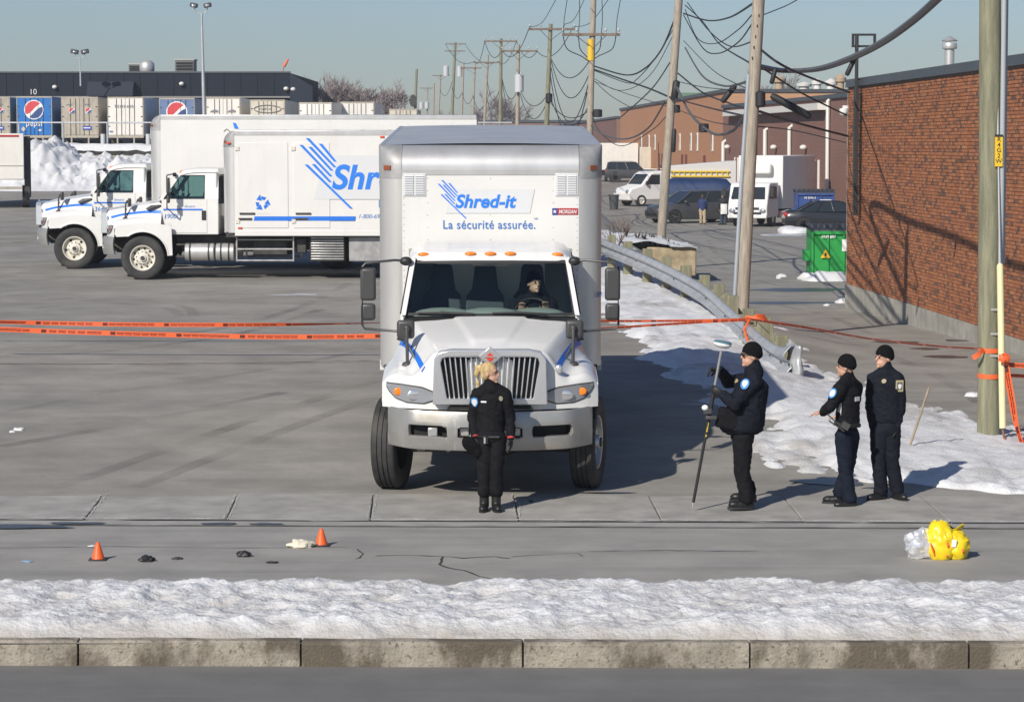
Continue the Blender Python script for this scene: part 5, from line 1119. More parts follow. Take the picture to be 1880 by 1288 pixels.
def disc(T, cx, cz, r, y=-.035):
    def arc(f): return f
    n = 40; circ = [(r * math.cos(2 * math.pi * i / n), r * math.sin(2 * math.pi * i / n)) for i in range(n)]
    o = (cx, y, cz); X = (1, 0, 0); U = (0, 0, 1)
    bk = flat([(p[0] * 1.12, p[1] * 1.12) for p in circ], o, X, U, .004).build('round_emblem', white_p, T)
    up = [(x, -.10 * r + .42 * x + .28 * r * math.sin(x / r * 2.2)) for x in [lerp(-r, r, i / 24) for i in range(25)]]
    def clip(poly): return [p if math.hypot(*p) <= r else (p[0] * r / math.hypot(*p), p[1] * r / math.hypot(*p)) for p in poly]
    top = [p for p in circ if p[1] > -.1 * r + .42 * p[0] + .28 * r * math.sin(p[0] / r * 2.2) + .20 * r]
    top.sort(key=lambda p: math.atan2(p[1] - .4 * r, p[0] + .2 * r)); low = [(x, z + .20 * r) for x, z in up if x * x + (z + .2 * r) ** 2 < r * r * .98]
    pr = sorted(top + low, key=lambda p: math.atan2(p[1] - .45 * r, p[0] + .25 * r)); flat(pr, (cx, y - .006, cz), X, U, .003).build('emblem_red', red_p, bk)
    bot = [p for p in circ if p[1] < -.1 * r + .42 * p[0] + .28 * r * math.sin(p[0] / r * 2.2) - .22 * r]; hi = [(x, z - .22 * r) for x, z in up if x * x + (z - .22 * r) ** 2 < r * r * .98]
    pb = sorted(bot + hi, key=lambda p: math.atan2(p[1] + .5 * r, p[0] - .25 * r)); flat(pb, (cx, y - .006, cz), X, U, .003).build('emblem_navy', navy_p, bk)
X3, U3 = (1, 0, 0), (0, 0, 1)
def dec_blue(T, h, zb, zt):
    disc(T, -.02, zt - .95, .62); text_mesh('lettering', 'pepsi', .52, white_p, T, (-.62, -.04, zb + .72), X3, U3, bold=.004, spacing=1.1)
    flat([(-.16, 0), (0, .2), (.16, 0), (0, -.2)], (-.78, -.04, zb + .5), X3, U3, .003).build('hazard_diamond', cream, T); flat([(0, 0), (.2, 0), (.2, .14), (0, .14)], (.3, -.04, zb + .35), X3, U3, .003).build('label', logo_grey, T)
def dec_beige(T, h, zb, zt):
    for x in (-.55, .62): disc(T, x, zt - .98, .2)
    for x in (-.95, .35): text_mesh('lettering', 'pepsi', .2, dim_p, T, (x, -.04, zt - .58), X3, U3)
    flat([(0, 0), (.62, 0), (.62, .27), (0, .27)], (.2, -.04, zb + .45), X3, U3, .004).build('label', M('label_blue', (.03, .08, .42), .5), T); flat([(.06, .10), (.56, .10), (.56, .17), (.06, .17)], (.2, -.046, zb + .45), X3, U3, .003).build('label_band', white_p, T)
def dec_tempair(T, h, zb, zt): text_mesh('lettering', 'TEMPAIR', .30, dim_p, T, (-.80, -.04, zt - .78), X3, U3, spacing=1.25); flat([(0, 0), (.24, 0), (.24, .1), (0, .1)], (-1.15, -.04, zb + .28), X3, U3, .003).build('label', tblue2, T)
def dec_faded(T, h, zb, zt): disc(T, 0, zt - 1.0, .68)
def dec_pair(T, h, zb, zt):
    for x in (-.65, .6): flat([(-.3, 0), (.28, 0), (.3, .12), (.1, .2), (-.2, .12)], (x, -.04, zt - 1.05), X3, U3, .003).build('mark', dim_p, T)
def dec_oval(T, h, zb, zt):
    n = 36; b = MB(); b.tube([(.95 * math.cos(2 * math.pi * i / n), -.04, zt - .65 + .26 * math.sin(2 * math.pi * i / n)) for i in range(n + 1) if not 3 < i < 7], .03, 5); b.build('oval_mark', dim_p, T); text_mesh('lettering', 'TEMPAIR', .22, dim_p, T, (-.62, -.04, zt - .73), X3, U3, spacing=1.1)
trailer(-48, 18, 178, YD, tgrey, 'grey-beige trailer end cut by the edge of the yard', decor=dec_beige)
trailer(30, 95, 177, YD, tblue, 'bright blue trailer end with a round red white and navy emblem', decor=dec_blue)
trailer(112, 180, 178, YD, tgrey, 'dirty beige trailer end with two small round emblems and a blue label', decor=dec_beige)
trailer(197, 263, 178, YD, twhite, 'white trailer end with faint dark capital lettering', decor=dec_tempair)
trailer(292, 357, 180, YD + 1, tblue2, 'faded blue trailer end with a large round emblem', decor=dec_faded)
trailer(378, 441, 179, YD, twhite, 'off-white trailer end with two small grey marks on its doors', decor=dec_pair)
trailer(459, 523, 183, YD - 2, cream, 'cream trailer end with an oval mark', decor=dec_oval)
trailer(548, 610, 188, YD - 8, twhite, 'plain white trailer end with its roof showing', yaw=rad(-9), Lt=11)
trailer(625, 687, 187, YD - 5, twhite, 'plain white trailer end next to the bare trees')
trailer(714, 766, 200, 200, cream, 'low pale trailer end by the lone pole', Lt=8)
q = P(20, 330, 95); WT = empty('white_trailer', (q.x, 95, ground(q.x, 95)), (0, 0, rad(10.5)), label='white trailer end with a red strip at the lot edge', cat='trailer'); zt_ = P(20, 245, 95).z - WT.location.z; zb_ = q.z - WT.location.z
b = MB(); b.box(-1.9, .48, 0, 5, zb_, zt_); b.build('box', twhite, WT, bevel=.03); b = MB(); b.box(-1.85, .44, -.02, -.001, zb_ + .5, zb_ + .52); b.build('door_seam', tgrey, WT); b = MB(); b.box(-.7, .3, -.02, -.001, zt_ - .12, zt_ - .06); b.build('red_strip', redlens, WT)
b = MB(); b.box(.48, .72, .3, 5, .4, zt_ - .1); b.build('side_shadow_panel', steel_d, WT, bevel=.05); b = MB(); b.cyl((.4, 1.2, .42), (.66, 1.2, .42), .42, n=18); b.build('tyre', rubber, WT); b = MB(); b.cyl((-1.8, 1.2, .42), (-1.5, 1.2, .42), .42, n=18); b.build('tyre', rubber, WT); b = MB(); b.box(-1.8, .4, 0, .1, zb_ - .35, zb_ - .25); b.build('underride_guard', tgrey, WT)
# dark warehouse
dk = M('warehouse_dark', (.016, .022, .032), .8, spec=.15, var=.12, vs=.6, stretch=(14, 1, .05))
WH = empty('dark_warehouse', (0, 204, YZ), label='long dark blue-black warehouse behind the trailers', cat='building'); xl = P(-80, 265, 204).x; xr_ = P(533, 265, 204).x; zt_ = P(300, 134, 204).z - YZ
b = MB(); b.box(xl, xr_, 0, 30, -.5, zt_); b.build('wall', dk, WH); b = MB(); b.box(xl, xr_ + .05, -.08, .3, zt_ + .003, zt_ + .12); b.build('roof_edge', M('roof_edge', (.10, .11, .12), .5, metal=.3), WH)
xq = xl
while xq < xr_ - .3: b = MB(); b.box(xq, xq + .06, -.05, 0, 2.8, zt_); b.build('cladding_rib', dk, WH); xq += 1.3
b = MB(); b.box(xl, xr_, -.25, -.02, P(0, 177, 204).z - YZ - .12, P(0, 177, 204).z - YZ); b.build('dock_canopy', M('canopy_grey', (.25, .24, .23), .7), WH)
for x0, x1 in ((160, 245),): a = P(x0, 150, 203); c = P(x1, 177, 203); b = MB(); b.prism([(-1.6, c.z - YZ), (0, c.z - YZ), (0, a.z - YZ), (-.7, a.z - YZ)], 'x', a.x, c.x); b.build('awning', M('awning_navy', (.012, .016, .03), .6), WH)
a = P(548, 160, 207); b = MB(); b.add([(xr_, .01, -.5), (xr_ + 1.3, 6, -.5), (xr_ + 1.3, 6, zt_ - .9), (xr_, .01, zt_)], [(0, 1, 2, 3)]); b.build('side_wall', M('warehouse_side', (.12, .14, .16), .6), WH)
for x, y in ((100, 160), (333, 154), (525, 163), (538, 164)): a = P(x, y, 203.7); b = MB(); b.ell((a.x, -.2, a.z - YZ), (.2, .2, .16)); b.build('wall_light', white_pipe, WH)
for x, y in ((61, 168),): a = P(x - 8, y + 3, 203.8); text_mesh('bay_number', '10', .6, logo_grey, WH, (a.x, -.06, a.z - YZ - .1), X3, U3)
for x0, x1, y0, y1, mt, lab in ((236, 260, 119, 134, 'hvac_a', 'small louvred rooftop unit on the dark warehouse'), (321, 356, 111, 134, 'hvac_b', 'large dark rooftop unit on the warehouse')):
    a = P(x0, y0, 210); c = P(x1, y1, 210); T = empty('rooftop_unit', ((a.x + c.x) / 2, 210, zt_ + YZ), label=lab, cat='rooftop unit'); h = (c.x - a.x) / 2; hz = a.z - zt_ - YZ
    b = MB(); b.box(-h, h, 0, 2, .1, hz); b.build('casing', M('unit_grey', (.14, .14, .13), .6), T, bevel=.04); b = MB(); b.box(-h - .05, h + .05, -.05, 2.05, hz + .002, hz + .12); b.build('hood', M('unit_pale', (.40, .41, .38), .6), T)
    for k in range(4): b = MB(); b.box(-h * .85, h * .85, -.06, -.01, hz * (.15 + k * .2), hz * (.27 + k * .2)); b.build('louvre', dark_void, T)
a = P(270, 128, 209); o = MB(); o.rev([(.001, .8), (.35, .75), (.6, .5), (.6, 0), (.45, -.4), (.001, -.4)], 18, 'z'); v = o.build('roof_fan', M('fan_alu', (.6, .6, .58), .4, metal=.5), smooth=50); v.location = (a.x, 209, zt_ + YZ + .35); tag(v, 'round silver roof fan next to the small rooftop unit', 'roof fan')
ws = empty('windsock', P(516, 134, 206), label='orange windsock on a thin mast above the warehouse', cat='windsock'); b = MB(); b.tube([(0, 0, -.5), (.25, 0, .55)], .03, 6); b.build('mast', redlens, ws); b = MB(); b.tube([(.22, 0, .5), (.38, 0, .75), (.58, .0, 1.1)], [.13, .11, .06], 10); b.build('sock', M('sock_orange', (.75, .16, .06), .7), ws)
# floodlight masts
def mast(xb, yb_, xt, yt, D, heads, label, r=.09):
    q = P(xb, yb_, D); t = P(xt, yt, D); T = empty('floodlight_mast', q, label=label, cat='light pole', group='twin floodlight masts in the yard'); v = t - q
    b = MB(); b.tube([Vector((0, 0, 0)), v * .5, v], [r, r * .8, r * .5], 10); b.build('shaft', galv, T, smooth=60)
    (lx, ly), (rx, ry) = heads; a = P(lx, ly, D) - q; c = P(rx, ry, D) - q
    b = MB(); b.tube([a + Vector((0, 0, -.1)), Vector((a.x * .8 + v.x * .2, 0, v.z + .12)), v, Vector((c.x * .8 + v.x * .2, 0, v.z + .12)), c + Vector((0, 0, -.1))], .04, 6); b.build('arm', galv, T)
    for h in (a, c): b = MB(); b.obox(h, (.55 * D / 190, .4, .32 * D / 190), Matrix.Rotation(rad(12 if h is a else -12), 3, 'Y')); o = b.build('floodlight', grey_pl, T, bevel=.06); b = MB(); b.ell(h + Vector((0, -.2, -.03)), (.14, .05, .09)); b.build('lamp_glass', lens_gl, o)
mast(376, 258, 370, 26, 150, ((356, 10), (381, 10)), 'tall grey mast with two floodlights before the trailers', .12)
mast(148, 158, 147, 108, 200, ((137, 95), (156, 95)), 'short twin floodlight on the dark warehouse wall', .07)
# bare trees far behind
bark = M('far_bark', (.25, .205, .20), .95)
def bare_tree(x, D, hgt, label, seed, zb):
    rr = random.Random(seed); X = (x - 940) / F * D; T = empty('bare_tree', (X, D, zb), label=label, cat='tree', group='leafless trees on the skyline')
    tr = MB(); cr = MB(); tr.tube([(0, 0, 0), (.05, 0, hgt * .18), (0, 0, hgt * .36)], [.2, .17, .13], 7)
    def br(p, d, L_, r, lev):
        e = p + d * L_; cr.tube([p, p.lerp(e, .5) + Vector((rr.uniform(-.06, .06), rr.uniform(-.06, .06), 0)) * L_, e], [r, r * .8, r * .5], 3, caps=False)
        if lev:
            for _ in range(4 if lev > 1 else 5):
                dd_ = (d + Vector((rr.uniform(-.8, .8), rr.uniform(-.8, .8), rr.uniform(-.2, .5)))).normalized(); br(p.lerp(e, rr.uniform(.35, 1)), dd_, L_ * rr.uniform(.5, .72), max(r * .55, .022), lev - 1)
    for k in range(6): a = k * 1.05 + rr.uniform(0, .5); br(Vector((0, 0, hgt * rr.uniform(.16, .36))), Vector((math.cos(a) * .8, math.sin(a) * .8, 1)).normalized(), hgt * .42, .08, 4)
    tr.build('trunk', bark, T); cr.build('crown', bark, T, recalc=False, smooth=0)
for i, (x, D, h_, lab) in enumerate(((598, 235, 5.0, 'leafless tree just right of the warehouse'), (622, 240, 5.2, 'bushy leafless tree behind the plain white trailers'), (648, 236, 5.0, 'leafless tree behind the second plain trailer'), (672, 245, 5.0, 'purplish bare tree thinning to the right of the trailers'), (698, 250, 4.6, 'bare tree by the low pale trailer'), (714, 236, 3.8, 'small dense bare tree beside the low pale trailer'), (905, 420, 7.0, 'hazy bare tree among the far poles'), (935, 440, 6.5, 'faint bare tree above the far low roof'), (800, 430, 5.0, 'faint bare tree between the farthest poles'), (1425, 260, 7.0, 'bare tree rising behind the far brick roof'), (1375, 270, 6.3, 'thin bare tree behind the brown roof'))):
    bare_tree(x, D, h_ * 1.25, lab, 40 + i, 3.0 if x < 1000 else 1.0)

# ---------------------------------------------------------------- vehicles in the alley
gdark = M('car_glass', (.02, .026, .03), .06, coat=.3)
def car(loc, yaw, L_, W, prof, gh, paint, label, front_lamp=True, wr=.33, wb=None, roof_rails=False):
    """prof: (y, z0, z1, halfwidth factor) stations front to rear; gh: belt/roof outline of the glasshouse"""
    T = empty('parked_car', loc, (0, 0, yaw), label, 'car'); h = W / 2; b = MB(); rings = []
    for y, z0, z1, k in prof:
        w_ = h * k; m_ = lerp(z0, z1, .55); rings.append([(-w_ * .9, y, z0), (-w_ * .99, y, z0 + .12), (-w_, y, m_), (-w_ * .96, y, z1 - .06), (-w_ * .84, y, z1), (0, y, z1 + .03), (w_ * .84, y, z1), (w_ * .96, y, z1 - .06), (w_, y, m_), (w_ * .99, y, z0 + .12), (w_ * .9, y, z0)])
    b.loft(rings); body = b.build('body', paint, T, smooth=50)
    yA, yB, yC, yD, zb, zt = gh; wb_, wt = h * .90, h * .70
    def fr(e): return [[(-wb_ - e, yA - e, zb), (wb_ + e, yA - e, zb), (wb_ + e, yB + e, zb), (-wb_ - e, yB + e, zb)], [(-wt - e, yC - e, zt), (wt + e, yC - e, zt), (wt + e, yD + e, zt), (-wt - e, yD + e, zt)]]
    b = MB(); b.loft(fr(0)); b.build('windows', gdark, T, smooth=0)
    b = MB(); r0, r1 = fr(.012)
    for i in range(4): b.tube([r0[i], r1[i]], .045, 6)
    for s in (-1, 1):
        for t in (.40, .70): b.tube([(s * (wb_ + .01), lerp(yA, yB, t + .02), zb), (s * (wt + .012), lerp(yC, yD, t), zt)], .032, 6)
    b.build('pillar', paint, T); b = MB(); b.loft([[(-wt - .03, yC - .04, zt - .015), (wt + .03, yC - .04, zt - .015), (wt + .03, yD + .04, zt - .015), (-wt - .03, yD + .04, zt - .015)], [(-wt * .9, yC + .1, zt + .045), (wt * .9, yC + .1, zt + .045), (wt * .9, yD - .1, zt + .045), (-wt * .9, yD - .1, zt + .045)]]); b.build('roof', paint, T, bevel=.02)
    w0, w1 = wb or (prof[0][0] + .85, prof[-1][0] - .85)
    for s in (-1, 1):
        for y in (w0, w1):
            b = MB(); b.rev([(wr * .62, -.1), (wr * .9, -.11), (wr, -.07), (wr, .07), (wr * .9, .11), (wr * .62, .1)], 22, 'x', c=(s * (h - .10), y, wr), closed=True); t = b.build('tyre', rubber, T)
            b = MB(); sp = 7
            b.rev([(wr * .66, s * .08), (wr * .58, s * .09), (wr * .55, s * .03), (.001, s * .03)], 22, 'x', c=(s * (h - .10), y, wr))
            for k in range(sp): a = 2 * math.pi * k / sp; b.obox((s * (h - .02), y + math.cos(a) * wr * .3, wr + math.sin(a) * wr * .3), (.03, wr * .6, wr * .14), Matrix.Rotation(a, 3, 'X'))
            b.build('rim', rim_steel, t)
            b = MB(); b.rev([(wr * 1.16, s * .0), (wr * 1.16, s * .03), (.01, s * .03)], 22, 'x', c=(s * (h - .035), y, wr * 1.04)); b.build('wheel_arch', dark_void, T)
        b = MB(); y0 = prof[0][0]; b.ell((s * h * .68, y0 + .14, lerp(prof[1][1], prof[1][2], .72)), (.2, .16, .10)); b.build('headlight', lens_gl, T)
        b = MB(); b.ell((s * h * .80, prof[-1][0] - .05, lerp(prof[-1][1], prof[-1][2], .78)), (.14, .09, .13)); b.build('tail_light', redlens, T)
        b = MB(); b.ell((s * (h + .08), yA + .35, zb + .06), (.11, .06, .075)); b.build('door_mirror', paint, T)
    b = MB(); b.box(-h * .6, h * .6, prof[0][0] - .03, prof[0][0] + .05, prof[0][1] + .05, prof[0][1] + .2); b.build('grille', black_pl, T, bevel=.02)
    if roof_rails:
        b = MB()
        for s in (-1, 1): b.tube([(s * wt, yC + .2, zt + .1), (s * wt, yD - .2, zt + .1)], .025, 6)
        for y in (yC + .4, yD - .4): b.tube([(-wt, y, zt + .11), (wt, y, zt + .11)], .025, 6)
        b.build('roof_rack', silver, T)
    return T
def AG(x, y): p = G(x, y); return p
paint_grey = M('paint_charcoal', (.085, .087, .092), .3, coat=.5, metal=.3); paint_black = M('paint_dark', (.025, .027, .032), .28, coat=.5, metal=.3); paint_suv = M('paint_suv', (.05, .055, .06), .4, var=.2, vs=2)
c = AG(1276, 410); car((c.x, c.y + 1.2, c.z), rad(-66), 4.9, 1.95, [(-2.4, .32, .72, .80), (-2.25, .22, .86, .92), (-1.5, .2, 1.0, .99), (-.9, .2, 1.06, 1), (1.5, .2, 1.10, 1), (2.2, .24, 1.08, .97), (2.4, .34, .95, .9)], (-1.35, 2.25, -.45, 2.0, 1.04, 1.62), paint_grey, 'charcoal minivan with two people standing at its side')
c = AG(1512, 426); car((c.x + .6, c.y + .9, c.z), rad(90), 4.7, 1.85, [(-2.3, .32, .62, .80), (-2.1, .22, .74, .93), (-1.2, .2, .90, 1), (1.4, .2, .96, 1), (2.1, .24, 1.0, .95), (2.35, .36, .92, .86)], (-1.1, 1.75, -.25, .95, .93, 1.38), paint_black, 'dark sedan parked with its tail to the blue dumpster')
c = AG(1160, 335); car((c.x, c.y + 1, c.z), rad(90), 4.6, 1.95, [(-2.25, .45, .95, .86), (-2.05, .38, 1.05, .96), (-.9, .35, 1.12, 1), (1.9, .35, 1.16, 1), (2.25, .42, 1.14, .95)], (-.95, 2.1, -.35, 1.95, 1.12, 1.72), paint_suv, 'dark boxy off-roader with roof rack parked far up the alley', wr=.42, roof_rails=True)
def pv(name, loc, yaw, label, cat='van', group=None): return empty(name, loc, (0, 0, yaw), label, cat, group)
def simple_wheel(T, x, y, r=.36, s=1):
    b = MB(); b.rev([(r * .6, -.11), (r * .92, -.12), (r, -.08), (r, .08), (r * .92, .12), (r * .6, .11)], 20, 'x', c=(x, y, r), closed=True); t = b.build('tyre', rubber, T); b = MB(); b.rev([(r * .64, s * .09), (r * .5, s * .03), (r * .2, s * .05), (.001, s * .06)], 18, 'x', c=(x, y, r)); b.build('rim', rim_white, t)
# cab-over box truck
c = AG(1382, 416); T = pv('delivery_truck', (c.x + .1, c.y + .4, c.z), rad(-24), 'white cab-over delivery truck with a grey-shaded cargo box', 'truck')
cabp = [(-1.0, .45), (-1.05, .95), (-.95, 1.25), (-.68, 2.02), (-.5, 2.14), (.75, 2.16), (.8, .6), (.5, .45)]
b = MB(); b.prism(cabp, 'x', -1.0, 1.0); b.build('cab', white_paint, T, bevel=.06, seg=3)
b = MB(); b.add([(-.86, -.965, 1.36), (.86, -.965, 1.36), (.80, -.745, 1.93), (-.80, -.745, 1.93)], [(0, 1, 2, 3)]); b.build('windshield', gdark, T)
for s in (-1, 1):
    b = MB(); b.prism([(-.70, 1.36), (.45, 1.36), (.45, 1.95), (-.48, 1.95)], 'x', s * 1.001, s * 1.012); b.build('side_window', gdark, T); b = MB(); b.box(s * 1.22 - .1, s * 1.22 + .1, -.95, -.88, 1.45, 1.9); m_ = b.build('mirror_head', black_pl, T, bevel=.03); b = MB(); b.tube([(s * 1.0, -.7, 2.0), (s * 1.2, -.9, 1.9)], .015, 5); b.build('mirror_arm', black_pl, m_)
    b = MB(); b.ell((s * .78, -1.03, .78), (.17, .06, .12)); b.build('headlight', lens_gl, T); simple_wheel(T, s * .88, 0, .38, s); simple_wheel(T, s * .86, 3.6, .38, s)
    b = MB(); b.box(s * 1.0 - (.25 if s > 0 else -.0), s * 1.0 + (.0 if s > 0 else .25), 1.2, 2.0, .4, .75); b.build('fuel_tank', silver, T, bevel=.05)
b = MB(); b.box(-.7, .7, -1.07, -1.03, .62, .72); b.box(-.6, .6, -1.08, -1.04, .85, .95); b.build('grille', black_pl, T); b = MB(); b.box(-1.0, 1.0, -1.1, -.95, .42, .60); b.build('bumper', white_paint, T, bevel=.04)
b = MB(); b.box(-.4, .4, .5, 6.0, .55, .8); b.build('chassis', dark_void, T)
b = MB(); b.box(-1.15, 1.15, .95, 6.2, .85, 3.45); b.build('cargo_box', M('cargo_white', (.70, .69, .67), .5, var=.05, vs=1), T, bevel=.03); b = MB(); b.box(-.65, .65, .55, .95, 2.55, 3.05); b.build('reefer_unit', twhite, T, bevel=.12, seg=4); b = MB(); b.box(-1.1, 1.1, 2.8, 5.8, .45, .84); b.build('side_skirt', dark_void, T)
# white van half hidden by the leaning pole
c = AG(1205, 378); T = pv('white_van', (c.x, c.y + .6, c.z), rad(-62), 'white van with its cab door towards the alley, beside the leaning pole')
b = MB(); b.prism([(-2.5, .35), (-2.55, .85), (-2.3, 1.12), (-1.6, 1.3), (-1.0, 2.0), (-.7, 2.15), (2.4, 2.2), (2.5, .4)], 'x', -.95, .95); b.build('body', M('van_white', (.74, .74, .73), .4, var=.06, vs=1), T, bevel=.1, seg=3)
b = MB(); b.add([(-.8, -1.56, 1.36), (.8, -1.56, 1.36), (.75, -1.03, 1.98), (-.75, -1.03, 1.98)], [(0, 1, 2, 3)]); b.build('windshield', gdark, T)
for s in (-1, 1): b = MB(); b.prism([(-1.35, 1.35), (-.3, 1.35), (-.3, 1.95), (-.9, 1.95)], 'x', s * .951, s * .965); b.build('side_window', gdark, T); simple_wheel(T, s * .85, -1.6, .36, s); simple_wheel(T, s * .85, 1.7, .36, s); b = MB(); b.ell((s * .72, -2.5, .9), (.16, .08, .14)); b.build('headlight', lens_gl, T); b = MB(); b.box(s * 1.08 - .08, s * 1.08 + .08, -1.35, -1.28, 1.3, 1.55); b.build('door_mirror', black_pl, T, bevel=.02)
b = MB()
for y in (-.4, .8, 1.8): b.tube([(-.8, y, 2.28), (.8, y, 2.28)], .03, 6)
b.build('roof_rack', twhite, T)
# grey box truck with yellow ladder, navy covered trailer, green skip
a = P(1229, 300, 152); c = P(1352, 350, 152); T = pv('grey_box_truck', ((a.x + c.x) / 2, 152, ground(10, 152)), rad(4), 'light grey box truck carrying a long yellow ladder', 'truck'); h = (c.x - a.x) / 2; zt_ = a.z - T.location.z
b = MB(); b.prism([(-h, .9), (h, .9), (h, zt_ + .15), (-h, zt_ - .15)], 'y', 0, 2.3); b.build('cargo_box', M('box_pale', (.62, .62, .61), .5), T, bevel=.03)
b = MB()
for z in (0, .28): b.box(-h + .05, h - .4, -.12, -.04, 2.05 + z, 2.13 + z)
for k in range(11): b.box(lerp(-h + .2, h - .55, k / 10), lerp(-h + .2, h - .55, k / 10) + .05, -.10, -.05, 2.1, 2.36)
b.build('ladder', M('ladder_yellow', (.78, .55, .05), .5), T)
for x in (-h + .6, h - .9): simple_wheel(T, x, .4, .4); 
b = MB(); b.box(-h + .3, h - .3, .2, 2, .5, .9); b.build('chassis', dark_void, T)
a = P(1226, 327, 146); c = P(1345, 365, 146); T = pv('covered_trailer', ((a.x + c.x) / 2, 146, ground(10, 146)), 0, 'low trailer under a navy blue cover behind the minivan', 'trailer'); h = (c.x - a.x) / 2; zt_ = a.z - T.location.z
b = MB(); b.loft([[(x, y, z) for y, z in ((-.1, .75), (-.1, zt_ - .4), (.2, zt_ - .05 - e), (1, zt_ - e), (1.8, zt_ - .05 - e), (2.1, zt_ - .4), (2.1, .75))] for x, e in ((-h, .06), (-h * .6, 0), (0, .03), (h * .5, 0), (h * .85, .06), (h, .35))]); b.build('cover', M('tarp_navy', (.012, .035, .11), .55, var=.25, vs=2, bump=.3, bs=8), T, smooth=50)
b = MB(); b.box(-h, h, 0, 2, .55, .75); b.build('bed', steel_d, T); simple_wheel(T, -h * .3, .2, .36); simple_wheel(T, h * .3, .2, .36)
a = P(1226, 360, 140); T = pv('green_skip', (a.x + 1.3, 140, ground(10, 140)), 0, 'bright green low skip half hidden by the minivan', 'skip'); grn = M('green_paint', (.02, .30, .06), .5, var=.15, vs=3)
b = MB(); b.loft([[(-1.4, 0, .15), (2.4, 0, .15), (2.4, 1.6, .15), (-1.4, 1.6, .15)], [(-1.6, -.1, 1.25), (2.6, -.1, 1.25), (2.6, 1.7, 1.25), (-1.6, 1.7, 1.25)]]); b.build('tub', grn, T, bevel=.03); b = MB(); b.box(-1.65, 2.65, -.14, -.05, 1.2, 1.3); b.build('rim', grn, T)
a = P(1132, 270, 228); T = pv('white_trailer', (a.x, 228, ground(a.x, 228)), rad(0), 'long white trailer parked beyond the off-roader', 'trailer'); b = MB(); b.box(-3.2, 1.9, 0, 2.5, 1.0, 3.35); b.build('box', twhite, T, bevel=.05); b = MB(); b.box(2.0, 4.2, 0, 2.4, .2, 3.0); b.build('container', cream, T, bevel=.05); simple_wheel(T, -2, .3, .45); simple_wheel(T, -.9, .3, .45); b = MB(); b.box(-3, 1.8, .2, 2.2, .55, 1.0); b.build('chassis', dark_void, T)
# ---------------------------------------------------------------- dumpsters and bin
def dumpster(x0, x1, yb, yt, mat, label, sgn, D=None):
    a = G(x0, yb); D_ = a.y; c = P(x1, yb, D_); t = P(x0, yt, D_); w_ = c.x - a.x; h = t.z - a.z
    T = empty('dumpster', (a.x + w_ / 2, D_, a.z), label=label, cat='dumpster', group='steel dumpsters in the alley'); hw_ = w_ / 2
    b = MB(); b.prism([(0, .12), (1.5, .12), (1.5, h), (.0, h - .12)], 'x', -hw_, hw_); b.build('bin', mat, T, bevel=.02)
    b = MB()
    for x in (-hw_ + .02, -hw_ * .35, hw_ * .3, hw_ - .02): b.box(x - .035, x + .035, -.05, 0, .12, h - .15)
    b.box(-hw_, hw_, -.06, 0, .1, .2); b.box(-hw_, hw_, -.07, .0, h - .2, h - .1); b.build('rib', mat, T, bevel=.01)
    b = MB(); b.box(-hw_ - .16, -hw_, .3, 1.2, h * .35, h * .55); b.build('lift_pocket', mat, T, bevel=.02); b = MB(); b.box(hw_, hw_ + .16, .3, 1.2, h * .35, h * .55); b.build('lift_pocket', mat, T, bevel=.02)
    b = MB(); b.prism([(-.05, h - .12), (1.55, h + .003), (1.55, h + .06), (-.05, h - .05)], 'x', -hw_ - .03, -.01); b.prism([(-.05, h - .12), (1.55, h + .003), (1.55, h + .06), (-.05, h - .05)], 'x', .01, hw_ + .03)
    for k in range(9): b.box(lerp(-hw_, hw_, k / 8) - .03, lerp(-hw_, hw_, k / 8) + .03, .0, 1.5, h - .03, h + .09)
    b.build('lid', M('lid_dark', (.05, .055, .07), .6), T)
    y = -.064; k = min(1, w_ / 2)
    tr = flat([(-.2 * k, 0), (.2 * k, 0), (0, .36 * k)], (-hw_ * .45, y, h * .42), X3, U3, .004).build('warning_sign', M('sign_yellow', (.80, .50, .02), .5), T); flat([(-.03 * k, .05 * k), (.03 * k, .05 * k), (.05 * k, .16 * k), (0, .22 * k), (-.05 * k, .16 * k)], (-hw_ * .45, y - .005, h * .42), X3, U3, .003).build('flame_mark', black_pl, tr)
    flat([(0, 0), (.62 * k, 0), (.62 * k, .48 * k), (0, .48 * k)], (hw_ * .22, y, h * .55), X3, U3, .004).build('notice', white_p, T)
    text_mesh('lettering', sgn, .16 * k, white_p, T, (-hw_ * .62, y - .004, h * .80), X3, U3, bold=.002); return T
dumpster(1490, 1580, 513, 418, grn, 'green dumpster with a yellow warning triangle behind the brick corner', 'FRM 897')
dumpster(1463, 1531, 421, 351, M('blue_paint', (.035, .075, .25), .5, var=.2, vs=3), 'blue dumpster with a ribbed lid beside the delivery truck', 'FE RM6 S')
a = G(1127, 385); T = empty('waste_bin', a, label='dark grey round waste bin standing alone in the alley', cat='bin'); b = MB(); b.rev([(.001, 0), (.24, 0), (.3, .82), (.33, .83), (.33, .9), (.28, .9), (.26, .3), (.001, .3)], 20, 'z'); b.build('bin', M('bin_grey', (.06, .065, .07), .6), T, smooth=40)
